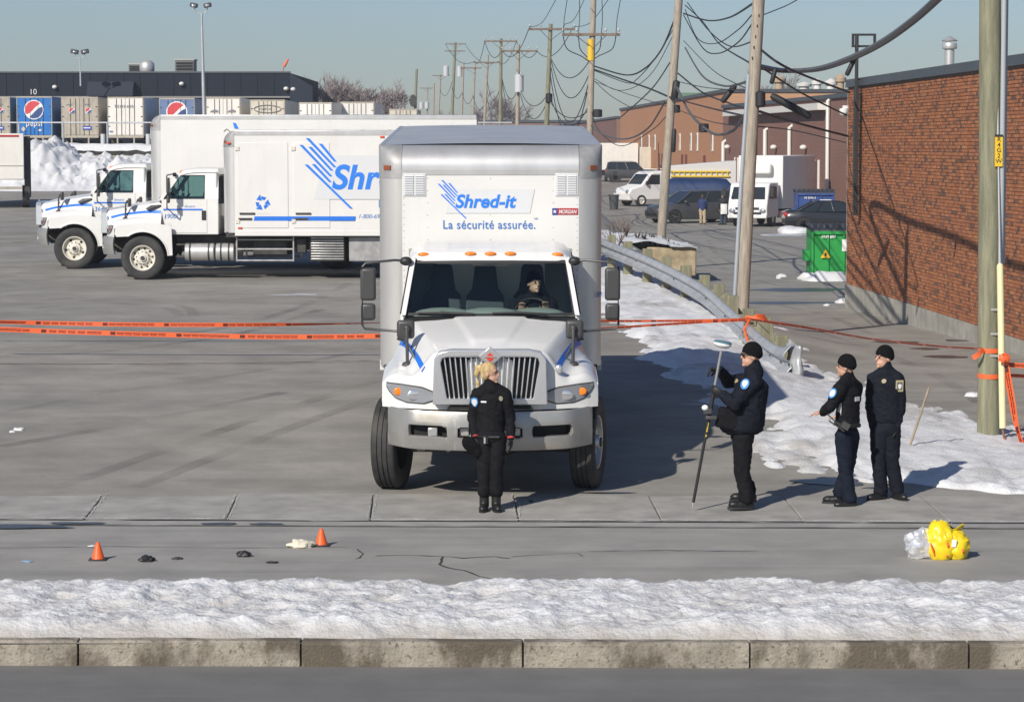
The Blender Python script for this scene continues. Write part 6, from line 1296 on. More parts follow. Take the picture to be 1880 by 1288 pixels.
# ---------------------------------------------------------------- people
skin = M('skin', (.52, .30, .21), .55, var=.08, vs=20); hair_b = M('hair_blonde', (.50, .36, .17), .6, var=.35, vs=30, stretch=(1, 1, .15)); hair_d = M('hair_dark', (.06, .045, .035), .7)
navy = M('uniform_navy', (.008, .010, .017), .85, spec=.2, var=.25, vs=7, bump=.12, bs=120); navy2 = M('trouser_navy', (.008, .012, .024), .85, spec=.2, var=.25, vs=7, bump=.12, bs=120); blk = M('uniform_black', (.007, .007, .009), .85, spec=.2, var=.25, vs=7, bump=.12, bs=120)
glove = M('glove_black', (.012, .012, .012), .6); boot = M('boot_black', (.012, .012, .012), .45); knit = M('knit_black', (.006, .006, .007), .95, spec=.15, bump=.4, bs=150); belt_m = M('belt_black', (.008, .008, .008), .5)
patch_b = M('patch_blue', (.04, .22, .55), .6); patch_w = M('patch_white', (.72, .74, .76), .6); badge_m = M('badge_gold', (.62, .55, .36), .35, metal=.5); patch_d = M('patch_gold_edge', (.48, .40, .22), .6)
def folds(amp, sc, seed):
    def f(co, n): q = co * sc * .8 + Vector((seed, seed * .7, 0)); r1 = 1 - 2.2 * abs(noise.noise(Vector((q.x * .7 + q.z * .8, q.y * .7, q.z * .8)))); r2 = 1 - 2.2 * abs(noise.noise(q * 1.9)); return n * amp * (.9 * r1 + .55 * r2 - .4)
    return f
def stick(o, org, d, poly, mat, name, par, th=.004, up=(0, 0, 1)):
    """sew a flat outline onto a surface where a ray meets it"""
    bv = BVHTree.FromPolygons([v.co for v in o.data.vertices], [p.vertices for p in o.data.polygons]); h, n, _, _ = bv.ray_cast(Vector(org), Vector(d).normalized())
    if h is None: return None
    n = n if n.dot(Vector(d)) < 0 else -n; u = Vector(up) - n * n.dot(Vector(up)); u.normalize(); x = u.cross(n)
    return flat(poly, h + n * .004, x, u, th).build(name, mat, par)
def chain(b, pts, rs, n=12):
    pts = [Vector(p) for p in pts]; b.tube(pts, rs, n)
    for p, r in zip(pts, rs): b.ell(p, r, 12, 8)
def hand(b, w, d, palm, thumb_side, curl=.5, k=1.0):
    """palm with four bent fingers and a thumb: d = pointing direction, palm = palm normal"""
    d = Vector(d).normalized(); palm = Vector(palm).normalized(); s = d.cross(palm).normalized(); w = Vector(w)
    rot = Matrix((s, d, palm)).transposed(); b.ell(w + d * .05 * k, (.043 * k, .055 * k, .020 * k), 12, 8, rot)
    for i, L_ in enumerate((.068, .078, .074, .058)):
        o = w + d * .085 * k + s * (.030 - i * .020) * k * thumb_side; d1 = (d + palm * curl * .6).normalized(); d2 = (d + palm * curl * 1.6).normalized(); p1_ = o + d1 * L_ * .55 * k; b.tube([o, p1_, p1_ + d2 * L_ * .5 * k], [.0105 * k, .0098 * k, .0085 * k], 7)
    o = w + d * .025 * k + s * .035 * thumb_side * k; d1 = (d * .6 + s * thumb_side * .75 + palm * .25).normalized(); p1_ = o + d1 * .042 * k; b.tube([o, p1_, p1_ + (d + palm * curl * .5).normalized() * .032 * k], [.0125 * k, .0115 * k, .0095 * k], 7)
def person(label, loc, D, px, face, bodyrot, top, bottom, hat, gl, group=None, chest=(.185, .125), belly=(.175, .125), coat_y=None, k=1.0, coat_to=None, hair=None, pony=False, cuff=None, glasses=False, shoe='boot', seated=False, foot_dir=None, hands=None, voxel=.013, wobble=.010, tall=False):
    """px: joints as photo pixels (x, y, depth offset); the figure is built round them"""
    T = empty('person', loc, label=label, cat='person', group=group); T['pose'] = 'standing' if not seated else 'sitting'
    J = {n: P(v[0], v[1], D + v[2]) - Vector(loc) for n, v in px.items()}; fz = Vector((face[0], face[1], 0)).normalized(); R3 = Matrix.Rotation(bodyrot, 3, 'Z')
    FR = Matrix((Vector((0, 0, 1)).cross(fz) * -1, fz, Vector((0, 0, 1)))).transposed()      # local x right, y forward
    H = J['head']
    # bare body: head with features, neck, core, hands
    b = MB(); b.ell(H + FR @ Vector((0, -.01, .02)) * k, (.074 * k, .092 * k, .098 * k), 20, 14, FR); b.ell(H + FR @ Vector((0, .018, -.06)) * k, (.056 * k, .066 * k, .066 * k), 16, 10, FR); b.ell(H + FR @ Vector((0, .075, -.098)) * k, (.024 * k, .02 * k, .02 * k), 10, 8, FR)
    b.tube([H + FR @ Vector((0, .082, .012)) * k, H + FR @ Vector((0, .104, -.028)) * k, H + FR @ Vector((0, .086, -.04)) * k], [.010 * k, .015 * k, .011 * k], 8)
    b.ell(H + FR @ Vector((0, .086, -.064)) * k, (.024 * k, .009 * k, .010 * k), 10, 6, FR)
    for s in (-1, 1): b.ell(H + FR @ Vector((s * .076, -.012, -.015)) * k, (.010 * k, .022 * k, .032 * k), 8, 6, FR); b.ell(H + FR @ Vector((s * .032, .078, .026)) * k, (.022 * k, .012 * k, .008 * k), 8, 6, FR)
    chain(b, [H + FR @ Vector((0, -.02, -.07)) * k, J['neck']], [.052 * k, .058 * k]); hipc = (J['hipL'] + J['hipR']) / 2
    chain(b, [J['neck'] - Vector((0, 0, .06 * k)), J['neck'].lerp(hipc, .5), hipc], [.05 * k, .08 * k, .08 * k])
    wr = {}
    for s in 'LR':
        chain(b, [J['sh' + s], J['el' + s], J['wr' + s]], [.040 * k, .034 * k, .028 * k]); chain(b, [J['neck'] - Vector((0, 0, .03 * k)), J['sh' + s]], [.035 * k, .03 * k]); chain(b, [J['hip' + s], J['kn' + s], J['an' + s]], [.065 * k, .045 * k, .036 * k])
        d, pn, cu = (hands or {}).get(s, ((J['wr' + s] - J['el' + s]), (0, 1, 0), .5)); hand(b, J['wr' + s], d, pn, 1 if s == 'L' else -1, cu, k * (1.12 if gl else 1))
    me = remesh(b, .0075 * k, 2); me.materials.append(skin); me.materials.append(gl or skin)
    if gl: me.polygons.foreach_set('material_index', [1 if min((p.center - J['wrL']).length, (p.center - J['wrR']).length) < .17 * k and (p.center - H).length > .14 * k else 0 for p in me.polygons])
    body = link('body', me, T)
    for s in (-1, 1): b = MB(); b.ell(H + FR @ Vector((s * .031, .083, .008)) * k, (.013 * k, .007 * k, .008 * k), 8, 6, FR); b.build('eye', black_pl, T)
    if glasses:
        b = MB()
        for s in (-1, 1): b.ell(H + FR @ Vector((s * .034, .094, .008)) * k, (.03 * k, .008 * k, .02 * k), 10, 6, FR); b.tube([H + FR @ Vector((s * .062, .085, .012)) * k, H + FR @ Vector((s * .08, 0, .012)) * k], .004, 5)
        b.build('sunglasses', black_pl, T)
    # jacket
    b = MB(); sc_ = (J['shL'] + J['shR']) / 2; ct = coat_to or hipc
    for i in range(19):
        t = i / 18; c = sc_.lerp(ct, t) - Vector((0, 0, .045 * k * (1 - t))); b.ell(c, (lerp(chest[0], belly[0], t) * k * (.88 if i == 0 else 1), lerp(chest[1], belly[1], t) * k * (.85 if i == 0 else 1), .085 * k), 18, 10, R3)
    for s in 'LR':
        chain(b, [J['neck'].lerp(J['sh' + s], .35) - Vector((0, 0, .015)), J['sh' + s] - Vector((0, 0, .012))], [.075 * k, .074 * k]); w_ = J['wr' + s]; e_ = J['el' + s]; chain(b, [J['sh' + s] - Vector((0, 0, .01)), J['sh' + s].lerp(e_, .55), e_, e_.lerp(w_, .55), w_ - (w_ - e_).normalized() * .015], [.078 * k, .070 * k, .064 * k, .058 * k, .047 * k])
    chain(b, [J['neck'] + (H - J['neck']) * .30, J['neck'] - Vector((0, 0, .04))], [.070 * k, .096 * k])
    me = remesh(b, voxel * k, 3, folds(wobble * k, 13 / k, loc[0] * 3)); me.materials.append(top); jk = link('jacket', me, T)
    # trousers
    b = MB(); b.ell(hipc + Vector((0, 0, .03 * k)), (.155 * k, .118 * k, .12 * k), 18, 10, R3)
    for s in 'LR': h_ = J['hip' + s]; n_ = J['kn' + s]; a_ = J['an' + s]; en_ = n_.lerp(a_, .66) if tall else a_ + Vector((0, 0, .02)); chain(b, [h_, h_.lerp(n_, .5), n_, n_.lerp(en_, .6), en_], [.102 * k, .092 * k, .078 * k, .074 * k, .080 * k])
    me = remesh(b, voxel * k, 3, folds(wobble * .9 * k, 12 / k, loc[0] * 5 + 2)); me.materials.append(bottom); link('trousers', me, T)
    for s in 'LR':
        a_ = J['an' + s]; fd = Vector((*(foot_dir or {}).get(s, face), 0)).normalized(); b = MB(); g = Vector((a_.x, a_.y, a_.z - .085 * k)); chain(b, [a_ + Vector((0, 0, (.19 if tall else .06) * k)), a_ + Vector((0, 0, .03 * k)), a_ - Vector((0, 0, .03 * k))], [.062 * k, .055 * k, .056 * k])
        F3 = Matrix((Vector((0, 0, 1)).cross(fd) * -1, fd, Vector((0, 0, 1)))).transposed(); b.ell(g + fd * .06 * k + Vector((0, 0, .03 * k)), (.050 * k, .135 * k, .048 * k), 14, 10, F3); b.ell(g + fd * .12 * k + Vector((0, 0, .035 * k)), (.048 * k, .07 * k, .042 * k), 12, 8, F3); b.ell(g - fd * .04 * k + Vector((0, 0, .035 * k)), (.044 * k, .05 * k, .05 * k), 12, 8, F3)
        me = remesh(b, .009 * k, 2); zmin = min(v.co.z for v in me.vertices)
        for v in me.vertices: v.co.z = max(v.co.z, zmin + .022 * k)
        me.materials.append(boot); bt_ = link('boot', me, T); b = MB(); b.loft([[tuple(g + F3 @ Vector((.052 * k * math.cos(a), .055 * k + .145 * k * math.sin(a), 0)) + Vector((0, 0, zmin + .002 * k - g.z + dz))) for a in [2 * math.pi * i / 18 for i in range(18)]] for dz in (0, .026 * k)]); b.build('sole', black_pl, bt_)
    if hat:
        b = MB(); b.ell(H + FR @ Vector((0, -.012, .036)) * k, (.090 * k, .108 * k, .108 * k), 24, 16, FR); b.ell(H + FR @ Vector((0, -.014, .012)) * k, (.092 * k, .111 * k, .07 * k), 24, 12, FR); me = remesh(b, .009 * k, 2); 
        bm = bmesh.new(); bm.from_mesh(me); bmesh.ops.delete(bm, geom=[f for f in bm.faces if (f.calc_center_median() - H).z < -.004 * k + .40 * (f.calc_center_median() - H).dot(fz)], context='FACES'); bm.to_mesh(me); bm.free()
        me.materials.append(hat); link('knit_cap', me, T)
    if hair:
        b = MB(); b.ell(H + FR @ Vector((0, -.022, .032)) * k, (.083 * k, .096 * k, .094 * k), 20, 14, FR); b.ell(H + FR @ Vector((0, -.05, -.02)) * k, (.074 * k, .06 * k, .075 * k), 16, 10, FR)
        if pony: pt = [H + FR @ Vector(q) * k for q in ((0, -.10, .07), (.0, -.145, .06), (.0, -.165, -.02), (0, -.15, -.12), (0, -.13, -.20))]; b.tube(pt, [.03 * k, .036 * k, .034 * k, .028 * k, .008 * k], 10)
        me = remesh(b, .008 * k, 3, folds(.002, 40, 1)); me.materials.append(hair); link('hair', me, T)
    if cuff:
        b = MB()
        for s in 'LR': w_ = J['wr' + s]; dd = (w_ - J['el' + s]).normalized(); b.tube([w_ - dd * .012, w_ + dd * .008], .046 * k, 12)
        b.build('cuff_band', cuff, T)
    return T, J, jk
SHIELD = [(-.035, .045), (0, .058), (.035, .045), (.04, .0), (.022, -.035), (0, -.058), (-.022, -.035), (-.04, 0)]
OVAL = [(.045 * math.cos(a), .058 * math.sin(a)) for a in [2 * math.pi * i / 20 for i in range(20)]]
DOT = [(.028 * math.cos(a), .032 * math.sin(a)) for a in [2 * math.pi * i / 16 for i in range(16)]]
RECT = [(-.042, -.06), (.042, -.06), (.042, .06), (-.042, .06)]
def sc2(p, k): return [(x * k, y * k) for x, y in p]
def patch(jk, T, org, d, outer, inner, m1, m2):
    o = stick(jk, org, d, outer, m1, 'sleeve_patch', T)
    if o: stick(jk, org, d, sc2(inner, .72), m2, 'patch_field', o, .007)
# the woman in front of the truck
D = 26.62; c = P(902, 942, D)
px = dict(head=(900, 684, 0), neck=(901, 707, .01), shL=(877, 722, .01), shR=(927, 722, .01), elL=(868, 764, .05), elR=(936, 766, .05), wrL=(872, 800, -.02), wrR=(938, 803, -.01), hipL=(890, 803, 0), hipR=(914, 803, 0), knL=(889, 862, -.03), knR=(912, 862, -.03), anL=(889, 922, 0), anR=(911, 922, 0))
T, J, jk = person('woman officer with a blond ponytail standing before the truck grille in dark uniform', c, D, px, (1, -.35), 0, blk, blk, None, glove, chest=(.148, .108), belly=(.148, .11), k=.90, hair=hair_b, pony=True, cuff=M('cuff_red', (.45, .04, .04), .7), tall=True, foot_dir={'L': (-.12, -1), 'R': (.15, -1)}, hands={'L': ((.02, 0, -1), (1, .2, 0), .9), 'R': ((.02, 0, -1), (-1, .2, 0), .6)})
patch(jk, T, J['shL'] + Vector((-.03, -.6, -.085)), (0, 1, 0), SHIELD, SHIELD, patch_b, patch_w)
stick(jk, J['neck'] + Vector((-.07, -.6, -.16)), (0, 1, 0), [(-.03, -.008), (.03, -.008), (.03, .008), (-.03, .008)], patch_w, 'name_tape', T)
stick(jk, J['neck'] + Vector((.10, -.6, -.13)), (0, 1, 0), sc2(DOT, .8), badge_m, 'badge', T)
b = MB(); b.tube([J['hipL'] + Vector((-.07, -.03, .015)), J['hipL'] + Vector((-.01, -.10, .015)), J['hipR'] + Vector((.01, -.10, .015)), J['hipR'] + Vector((.07, -.03, .015))], .02, 8); b.obox(J['hipL'] + Vector((.02, -.11, -.01)), (.03, .03, .08)); b.build('duty_belt', belt_m, T); b = MB(); b.obox(J['hipL'] + Vector((.0, -.125, -.015)), (.018, .02, .06)); b.build('key_ring', chrome, T)
cp = J['wrL'] + Vector((-.03, -.03, -.09)) + T.location; o = MB(); o.ell((0, 0, 0), (.115, .06, .075), 16, 10, Matrix.Rotation(rad(35), 3, 'Y')); o.ell((.06, -.01, -.07), (.05, .045, .07), 12, 8); v = link('winter_cap', remesh(o, .01, 2, folds(.008, 20, 4))); v.data.materials.append(knit); v.location = cp; tag(v, 'black winter cap held in the woman officer\'s hand', 'cap')
# the surveying officer with the pole
D = 26.75; c = P(1366, 936, D)
px = dict(head=(1379, 652, 0), neck=(1384, 676, .01), shL=(1384, 700, -.17), shR=(1376, 697, .17), elL=(1349, 742, -.25), elR=(1336, 700, .16), wrL=(1326, 724, -.20), wrR=(1322, 680, -.06), hipL=(1364, 806, -.09), hipR=(1364, 806, .09), knL=(1362, 866, -.10), knR=(1363, 864, .10), anL=(1370, 916, -.10), anR=(1374, 903, .12))
T, J, jk = person('officer in a bulky black coat and knit cap holding a survey pole', c, D, px, (-1, -.12), rad(90), navy, blk, knit, glove, chest=(.20, .175), belly=(.215, .225), k=1.0, coat_to=P(1362, 784, D) - c, glasses=True, foot_dir={'L': (-1, -.2), 'R': (-1, .1)}, hands={'L': ((-.8, .1, .45), (.2, 1, .2), 2.6), 'R': ((-1, -.1, .15), (.1, -.5, -1), 2.6)}, wobble=.014)
patch(jk, T, P(1368, 705, D - .8) - c, ray(1368, 705), sc2(OVAL, 1.05), SHIELD, patch_b, patch_w)
stick(jk, P(1353, 700, D - .8) - c, ray(1353, 700), sc2(DOT, .85), badge_m, 'badge', T)
b = MB(); b.obox(P(1337, 768, D - .12) - c, (.22, .16, .22), Matrix.Rotation(rad(12), 3, 'Y')); me = remesh(b, .02, 6, folds(.012, 10, 7)); me.materials.append(blk); link('satchel', me, T)
sp = empty('survey_pole', P(1271, 932, 26.6), label='black survey pole with a white satellite receiver on top', cat='survey pole'); tip = Vector(sp.location); tp = P(1326, 634, 26.58) - tip
b = MB(); b.tube([tp * .035, tp * .5], .016, 10); b.tube([tp * .5, tp * .72], .020, 10); b.build('lower_shaft', M('carbon', (.02, .02, .02), .4), sp); b = MB(); b.tube([tp * .72, tp * .97], .014, 10); b.build('upper_shaft', M('pole_grey', (.25, .25, .26), .4), sp); b = MB(); b.tube([Vector((0, 0, 0)), tp * .036], [.003, .012], 8); b.build('point', silver, sp)
for t0, t1 in ((.47, .53), (.44, .455), (.545, .55)): b = MB(); b.tube([tp * t0 + Vector((.004, -.014, 0)), tp * t1 + Vector((.004, -.014, 0))], .007, 6); b.build('yellow_marking', M('mark_yellow', (.62, .47, .03), .5), sp)
b = MB(); b.obox(tp * .60 + Vector((-.03, -.04, 0)), (.09, .08, .06)); b.obox(tp * .56 + Vector((.02, -.04, 0)), (.12, .06, .04)); b.build('clamp', grey_pl, sp, bevel=.01); b = MB(); b.ell(tp * .61 + Vector((-.06, -.06, .02)), (.035, .03, .03)); b.build('knob', white_p, sp)
Rr = (tp.normalized()).to_track_quat('Z', 'Y').to_matrix(); b = MB(); b.rev([(.001, -.005), (.05, 0), (.075, .012), (.092, .03), (.092, .052)], 24, 'z'); b.v = [tuple(Rr @ Vector(v) + tp * .985) for v in b.v]; rc = b.build('receiver', white_p, sp, smooth=40); b = MB(); b.rev([(.092, .052), (.094, .06), (.08, .072), (.001, .078)], 24, 'z'); b.v = [tuple(Rr @ Vector(v) + tp * .985) for v in b.v]; b.build('receiver_cap', M('receiver_teal', (.10, .20, .25), .4), rc, smooth=40)
# two officers by the snow
D = 26.95; c = P(1554, 931, D)
px = dict(head=(1553, 672, 0), neck=(1557, 693, .01), shL=(1541, 713, -.15), shR=(1572, 710, .15), elL=(1524, 746, -.19), elR=(1568, 750, .22), wrL=(1510, 757, -.06), wrR=(1545, 765, .26), hipL=(1549, 800, -.06), hipR=(1562, 800, .07), knL=(1551, 858, -.05), knR=(1557, 856, .09), anL=(1560, 917, -.05), anR=(1541, 908, .12))
T, J, jk = person('officer in navy seen from behind with a radio and camera on the belt', c, D, px, (-1, .35), rad(62), blk, navy2, knit, None, chest=(.175, .125), belly=(.165, .13), k=.92, coat_to=P(1556, 775, D) - c, foot_dir={'L': (-1, -.25), 'R': (-1, .05)}, hands={'L': ((-1, .3, -.1), (0, 0, -1), .7), 'R': ((-1, .3, 0), (0, 0, -1), .6)})
patch(jk, T, P(1529, 722, D - .8) - c, ray(1529, 722), OVAL, sc2(OVAL, .95), patch_b, patch_w)
stick(jk, P(1573, 732, D - .8) - c, ray(1573, 732), [(-.045, -.022), (.045, -.022), (.045, .022), (-.045, .022)], patch_w, 'back_label', T)
stick(jk, P(1541, 750, D - .8) - c, ray(1541, 750), [(-.05, -.06), (.03, -.06), (.055, .07), (.02, .05)], M('piping_white', (.6, .6, .62), .7), 'jacket_piping', T)
b = MB(); b.tube([P(1531, 776, D - .16) - c, P(1556, 782, D - .19) - c, P(1578, 780, D - .1) - c], .025, 8); b.build('duty_belt', belt_m, T)
b = MB(); b.tube([P(1519, 760, D - .2) - c, P(1548, 786, D - .22) - c], .008, 6); b.tube([P(1522, 772, D - .2) - c, P(1550, 791, D - .22) - c], .008, 6); b.obox(P(1552, 781, D - .22) - c, (.08, .07, .07), Matrix.Rotation(rad(30), 3, 'Y')); b.build('belt_radio', grey_pl, T)
D = 27.35; c = P(1628, 917, D)
px = dict(head=(1623, 656, 0), neck=(1627, 679, .01), shL=(1603, 695, .02), shR=(1648, 694, -.02), elL=(1599, 745, .08), elR=(1653, 745, -.02), wrL=(1606, 790, .03), wrR=(1645, 787, -.05), hipL=(1614, 790, 0), hipR=(1637, 790, 0), knL=(1613, 848, -.02), knR=(1638, 848, 0), anL=(1617, 903, 0), anR=(1647, 901, .02))
T, J, jk = person('officer in a navy jacket with a gold badge standing with arms down by the snow', c, D, px, (-1, -.45), rad(-18), navy, navy, knit, glove, chest=(.175, .125), belly=(.165, .12), k=.95, coat_to=P(1626, 768, D) - c, foot_dir={'L': (-.9, -.5), 'R': (.4, -.9)}, hands={'L': ((0, 0, -1), (1, 0, 0), .7), 'R': ((-.05, 0, -1), (-1, .2, 0), .7)})
patch(jk, T, P(1651, 708, D - .8) - c, ray(1651, 708), RECT, sc2(RECT, .95), patch_d, M('patch_grey', (.12, .12, .13), .6)); stick(jk, P(1651, 709, D - .8) - c, ray(1651, 709), sc2(SHIELD, .5), patch_w, 'patch_shield', T, .012)
stick(jk, P(1623, 700, D - .8) - c, ray(1623, 700), sc2(DOT, .9), badge_m, 'badge', T)
# the driver in the cab
MW = Matrix.Translation(FT.location) @ FT.rotation_euler.to_matrix().to_4x4()
def cabp_(x, y, z): return MW @ Vector((x, y, z))
def px_of(v):
    r_ = v - Vector((0, 0, CH)); f = r_.dot(_fw); return (940 + F * r_.x / f, 644 - F * r_.dot(_up) / f, v.y)
base = cabp_(.47, 1.15, 1.36); jj = dict(head=(.49, 1.08, 2.13), neck=(.48, 1.13, 1.98), shL=(.28, 1.13, 1.89), shR=(.68, 1.13, 1.89), elL=(.24, .98, 1.66), elR=(.72, .98, 1.66), wrL=(.34, .86, 1.83), wrR=(.62, .86, 1.84), hipL=(.38, 1.15, 1.40), hipR=(.56, 1.15, 1.40), knL=(.36, .80, 1.45), knR=(.58, .80, 1.45), anL=(.36, .62, 1.18), anR=(.58, .62, 1.18))
person('driver in dark coat and knit cap behind the truck steering wheel', base, 0, {k_: px_of(cabp_(*v)) for k_, v in jj.items()}, (.5, -1), 0, blk, blk, knit, None, k=.95, seated=True, hands={'L': ((.1, -.4, .6), (0, -1, 0), 1.1), 'R': ((-.1, -.4, .6), (0, -1, 0), 1.1)})
# two people at the minivan
for (x, yb, yt, hx, top, bot, lab, apr) in ((1290, 412, 357, 0, M('coat_blue', (.02, .035, .12), .8), M('trouser_tan', (.42, .33, .22), .8), 'person in a navy jacket and tan trousers at the minivan window', 0), (1328, 413, 355, 0, M('coat_dark', (.02, .022, .026), .8), M('jeans_dark', (.03, .045, .07), .8), 'person in dark clothes with a white apron beside the minivan', 1)):
    g = G(x, yb); D = g.y; s_ = F / D; h_ = (yb - yt)
    def q(dx, f, dy=0): return (x + dx * s_, yb - f * h_, dy)
    px = dict(head=q(0, .92), neck=q(0, .83), shL=q(-.17, .79), shR=q(.17, .79), elL=q(-.2, .63, .05), elR=q(.2, .63, .05), wrL=q(-.18, .50, .12), wrR=q(.18, .50, .12), hipL=q(-.08, .50), hipR=q(.08, .50), knL=q(-.09, .27), knR=q(.09, .27), anL=q(-.09, .055), anR=q(.09, .055))
    T, J, jk = person(lab, g, D, px, (0, 1) if not apr else (-.8, .4), 0, top, bot, None, None, k=.93, hair=hair_d, voxel=.02)
    if apr: b = MB(); b.grid(lambda u, v: (lerp(-.15, .17, u), -.15 - .04 * math.sin(u * 3.1), lerp(.55, 1.05, v)), 6, 6); b.build('apron', white_p, T)

# ---------------------------------------------------------------- police tape
tape_m = bpy.data.materials.new('tape_orange'); tape_m.use_nodes = True; MATS['tape_orange'] = tape_m
_b = tape_m.node_tree.nodes['Principled BSDF']; _b.inputs['Base Color'].default_value = (.80, .13, .035, 1); _b.inputs['Roughness'].default_value = .45
ink = M('tape_ink', (.10, .012, .006), .6)
def tape(pts, wd, label, tw=None, name='barrier_tape', words=True, mat=None):
    q = [Vector(p) for p in pts]; out = []
    for i in range(len(q) - 1):
        p0 = q[max(i - 1, 0)]; p1_ = q[i]; p2_ = q[i + 1]; p3 = q[min(i + 2, len(q) - 1)]; n = max(4, int((p2_ - p1_).length / .12))
        for k in range(n): t = k / n; out.append(.5 * ((2 * p1_) + (p2_ - p0) * t + (2 * p0 - 5 * p1_ + 4 * p2_ - p3) * t * t + (3 * p1_ - p0 - 3 * p2_ + p3) * t ** 3))
    out.append(q[-1]); lo = []; hi = []; fr = []; m_ = len(out); acc = 0
    for i, p in enumerate(out):
        d = (out[min(i + 1, m_ - 1)] - out[max(i - 1, 0)]).normalized(); a = (tw(i / (m_ - 1)) if tw else 0) + .12 * noise.noise((i * .11, 1, wd))
        up = Vector((0, 0, 1)) - d * d.z; up.normalize(); sd_ = d.cross(up); u = up * math.cos(a) + sd_ * math.sin(a); lo.append(p - u * wd / 2); hi.append(p + u * wd / 2); fr.append((p, d, u))
    b = MB(); b.add(lo + hi, [(i, i + 1, m_ + i + 1, m_ + i) for i in range(m_ - 1)]); o = b.build(name, mat or tape_m, smooth=80, recalc=False); tag(o, label, 'tape', 'orange police tape strung round the lot')
    if words:
        b = MB(); s = 0; nxt = .15; i = 1
        def bar(i0, s0, s1, v0, v1):
            p, d, u = fr[i0]; n_ = d.cross(u); n_ = n_ if n_.y < 0 else -n_
            b.add([p + d * s0 + u * v0 * wd + n_ * .003, p + d * s1 + u * v0 * wd + n_ * .003, p + d * s1 + u * v1 * wd + n_ * .003, p + d * s0 + u * v1 * wd + n_ * .003], [(0, 1, 2, 3)])
        k = 0
        while k < m_ - 2:
            ph = (k * .12) % .96
            if ph < .12: bar(k, .02, .10, -.32, .32)
            elif ph < .80:
                bar(k, 0, .034, .06, .24); bar(k, .04, .085, .06, .22); bar(k, .09, .115, .06, .24); bar(k, .0, .05, -.22, -.08); bar(k, .055, .11, -.24, -.08)
            k += 1
        tag(b.build('printed_words', ink, o, recalc=False), kind='stuff')
    return o
tape([P(-30, 603, 41), P(160, 610, 41), P(420, 617, 41), P(600, 618, 41), P(720, 616, 41)], .075, 'broad orange printed tape stretched across the lot to the truck')
tape([P(-30, 590, 43.5), P(200, 595, 43.5), P(420, 596, 43.5), P(600, 594.5, 43.5), P(720, 592, 43.5)], .07, 'second orange tape hanging farther back across the lot', tw=lambda t: 1.35 * sstep(.45, 1, t) + .5 * (1 - sstep(0, .25, t)))
tape([P(1085, 589, 43.5), P(1180, 589, 43.5), P(1290, 588, 43.4), P(1378, 585, 43.2)], .045, 'orange tape twisted tight from the truck to the guardrail', tw=lambda t: .5)
tape([P(1085, 604, 43), P(1180, 598, 43), P(1290, 591, 43.2), P(1378, 587, 43.2)], .05, 'lower orange tape sloping up to the guardrail', tw=lambda t: .6)
tape([P(1380, 586, 43.1), P(1480, 601, 40), P(1600, 622, 36.5), P(1720, 635, 34), P(1803, 640, 32.2)], .055, 'orange tape running from the guardrail to the near pole', tw=lambda t: .5 + .6 * t)
b = MB(); q = P(1388, 586, 43); 
for k in range(5): b.tube([q + Vector((-.16 + .02 * k, .05, .05 - k * .012)), q + Vector((0, -.12, .02 + .015 * k)), q + Vector((.2 - .02 * k, -.05, -.05 + .03 * k)), q + Vector((.17, .15, 0))], .02, 6)
b.tube([q + Vector((-.1, -.05, 0)), q + Vector((-.2, -.08, -.15)), q + Vector((-.12, -.12, -.42))], .022, 6); o = b.build('tape_knot', tape_m, smooth=60); tag(o, 'bunched orange tape tied round the guardrail', 'tape', 'orange police tape strung round the lot')
for y0, lab in ((641, 'upper orange tape band wrapped round the near pole'), (688, 'lower orange tape band wrapped round the near pole')):
    z = P(1820, y0, 32.3).z; b = MB(); n = 24; b.grid(lambda u, v: (PN.location.x - .002 + .146 * math.cos(2 * math.pi * u), 32.3 + .146 * math.sin(2 * math.pi * u), z + lerp(-.028, .028, v) + .012 * math.sin(2 * math.pi * u)), 28, 2); o = b.build('tape_band', tape_m, recalc=False); tag(o, lab, 'tape', 'orange police tape strung round the lot')
tape([P(1806, 641, 32.15), P(1797, 650, 32.1), P(1786, 657, 32.1)], .06, 'loose tape tail fluttering from the near pole', words=False)
tape([P(1838, 668, 31.9), P(1880, 671, 31.9), P(1950, 674, 31.9)], .06, 'orange tape leading away from the guy guard to the right')
tape([P(1835, 688, 32.1), P(1880, 690, 32.1), P(1950, 694, 32.1)], .045, 'lower orange tape leaving the near pole to the right')
tape([P(1846, 668, 31.85), P(1857, 730, 31.8), P(1866, 780, 31.75), P(1882, 830, 31.6), P(1900, 860, 31.5)], .095, 'wide printed tape hanging down from the guy guard', tw=lambda t: .15)
b = MB(); q = P(1843, 657, 31.8)
for k in range(6): a = k * 1.05; b.tube([q + Vector((-.06 * math.cos(a), -.03, .05 * math.sin(a))), q + Vector((0, -.07, 0)), q + Vector((.07 * math.cos(a + .4), -.02, .06 * math.sin(a + .4)))], [.02, .026, .018], 6)
o = b.build('tape_knot', tape_m, smooth=60); tag(o, 'big orange tape knot on the yellow guy guard', 'tape', 'orange police tape strung round the lot')

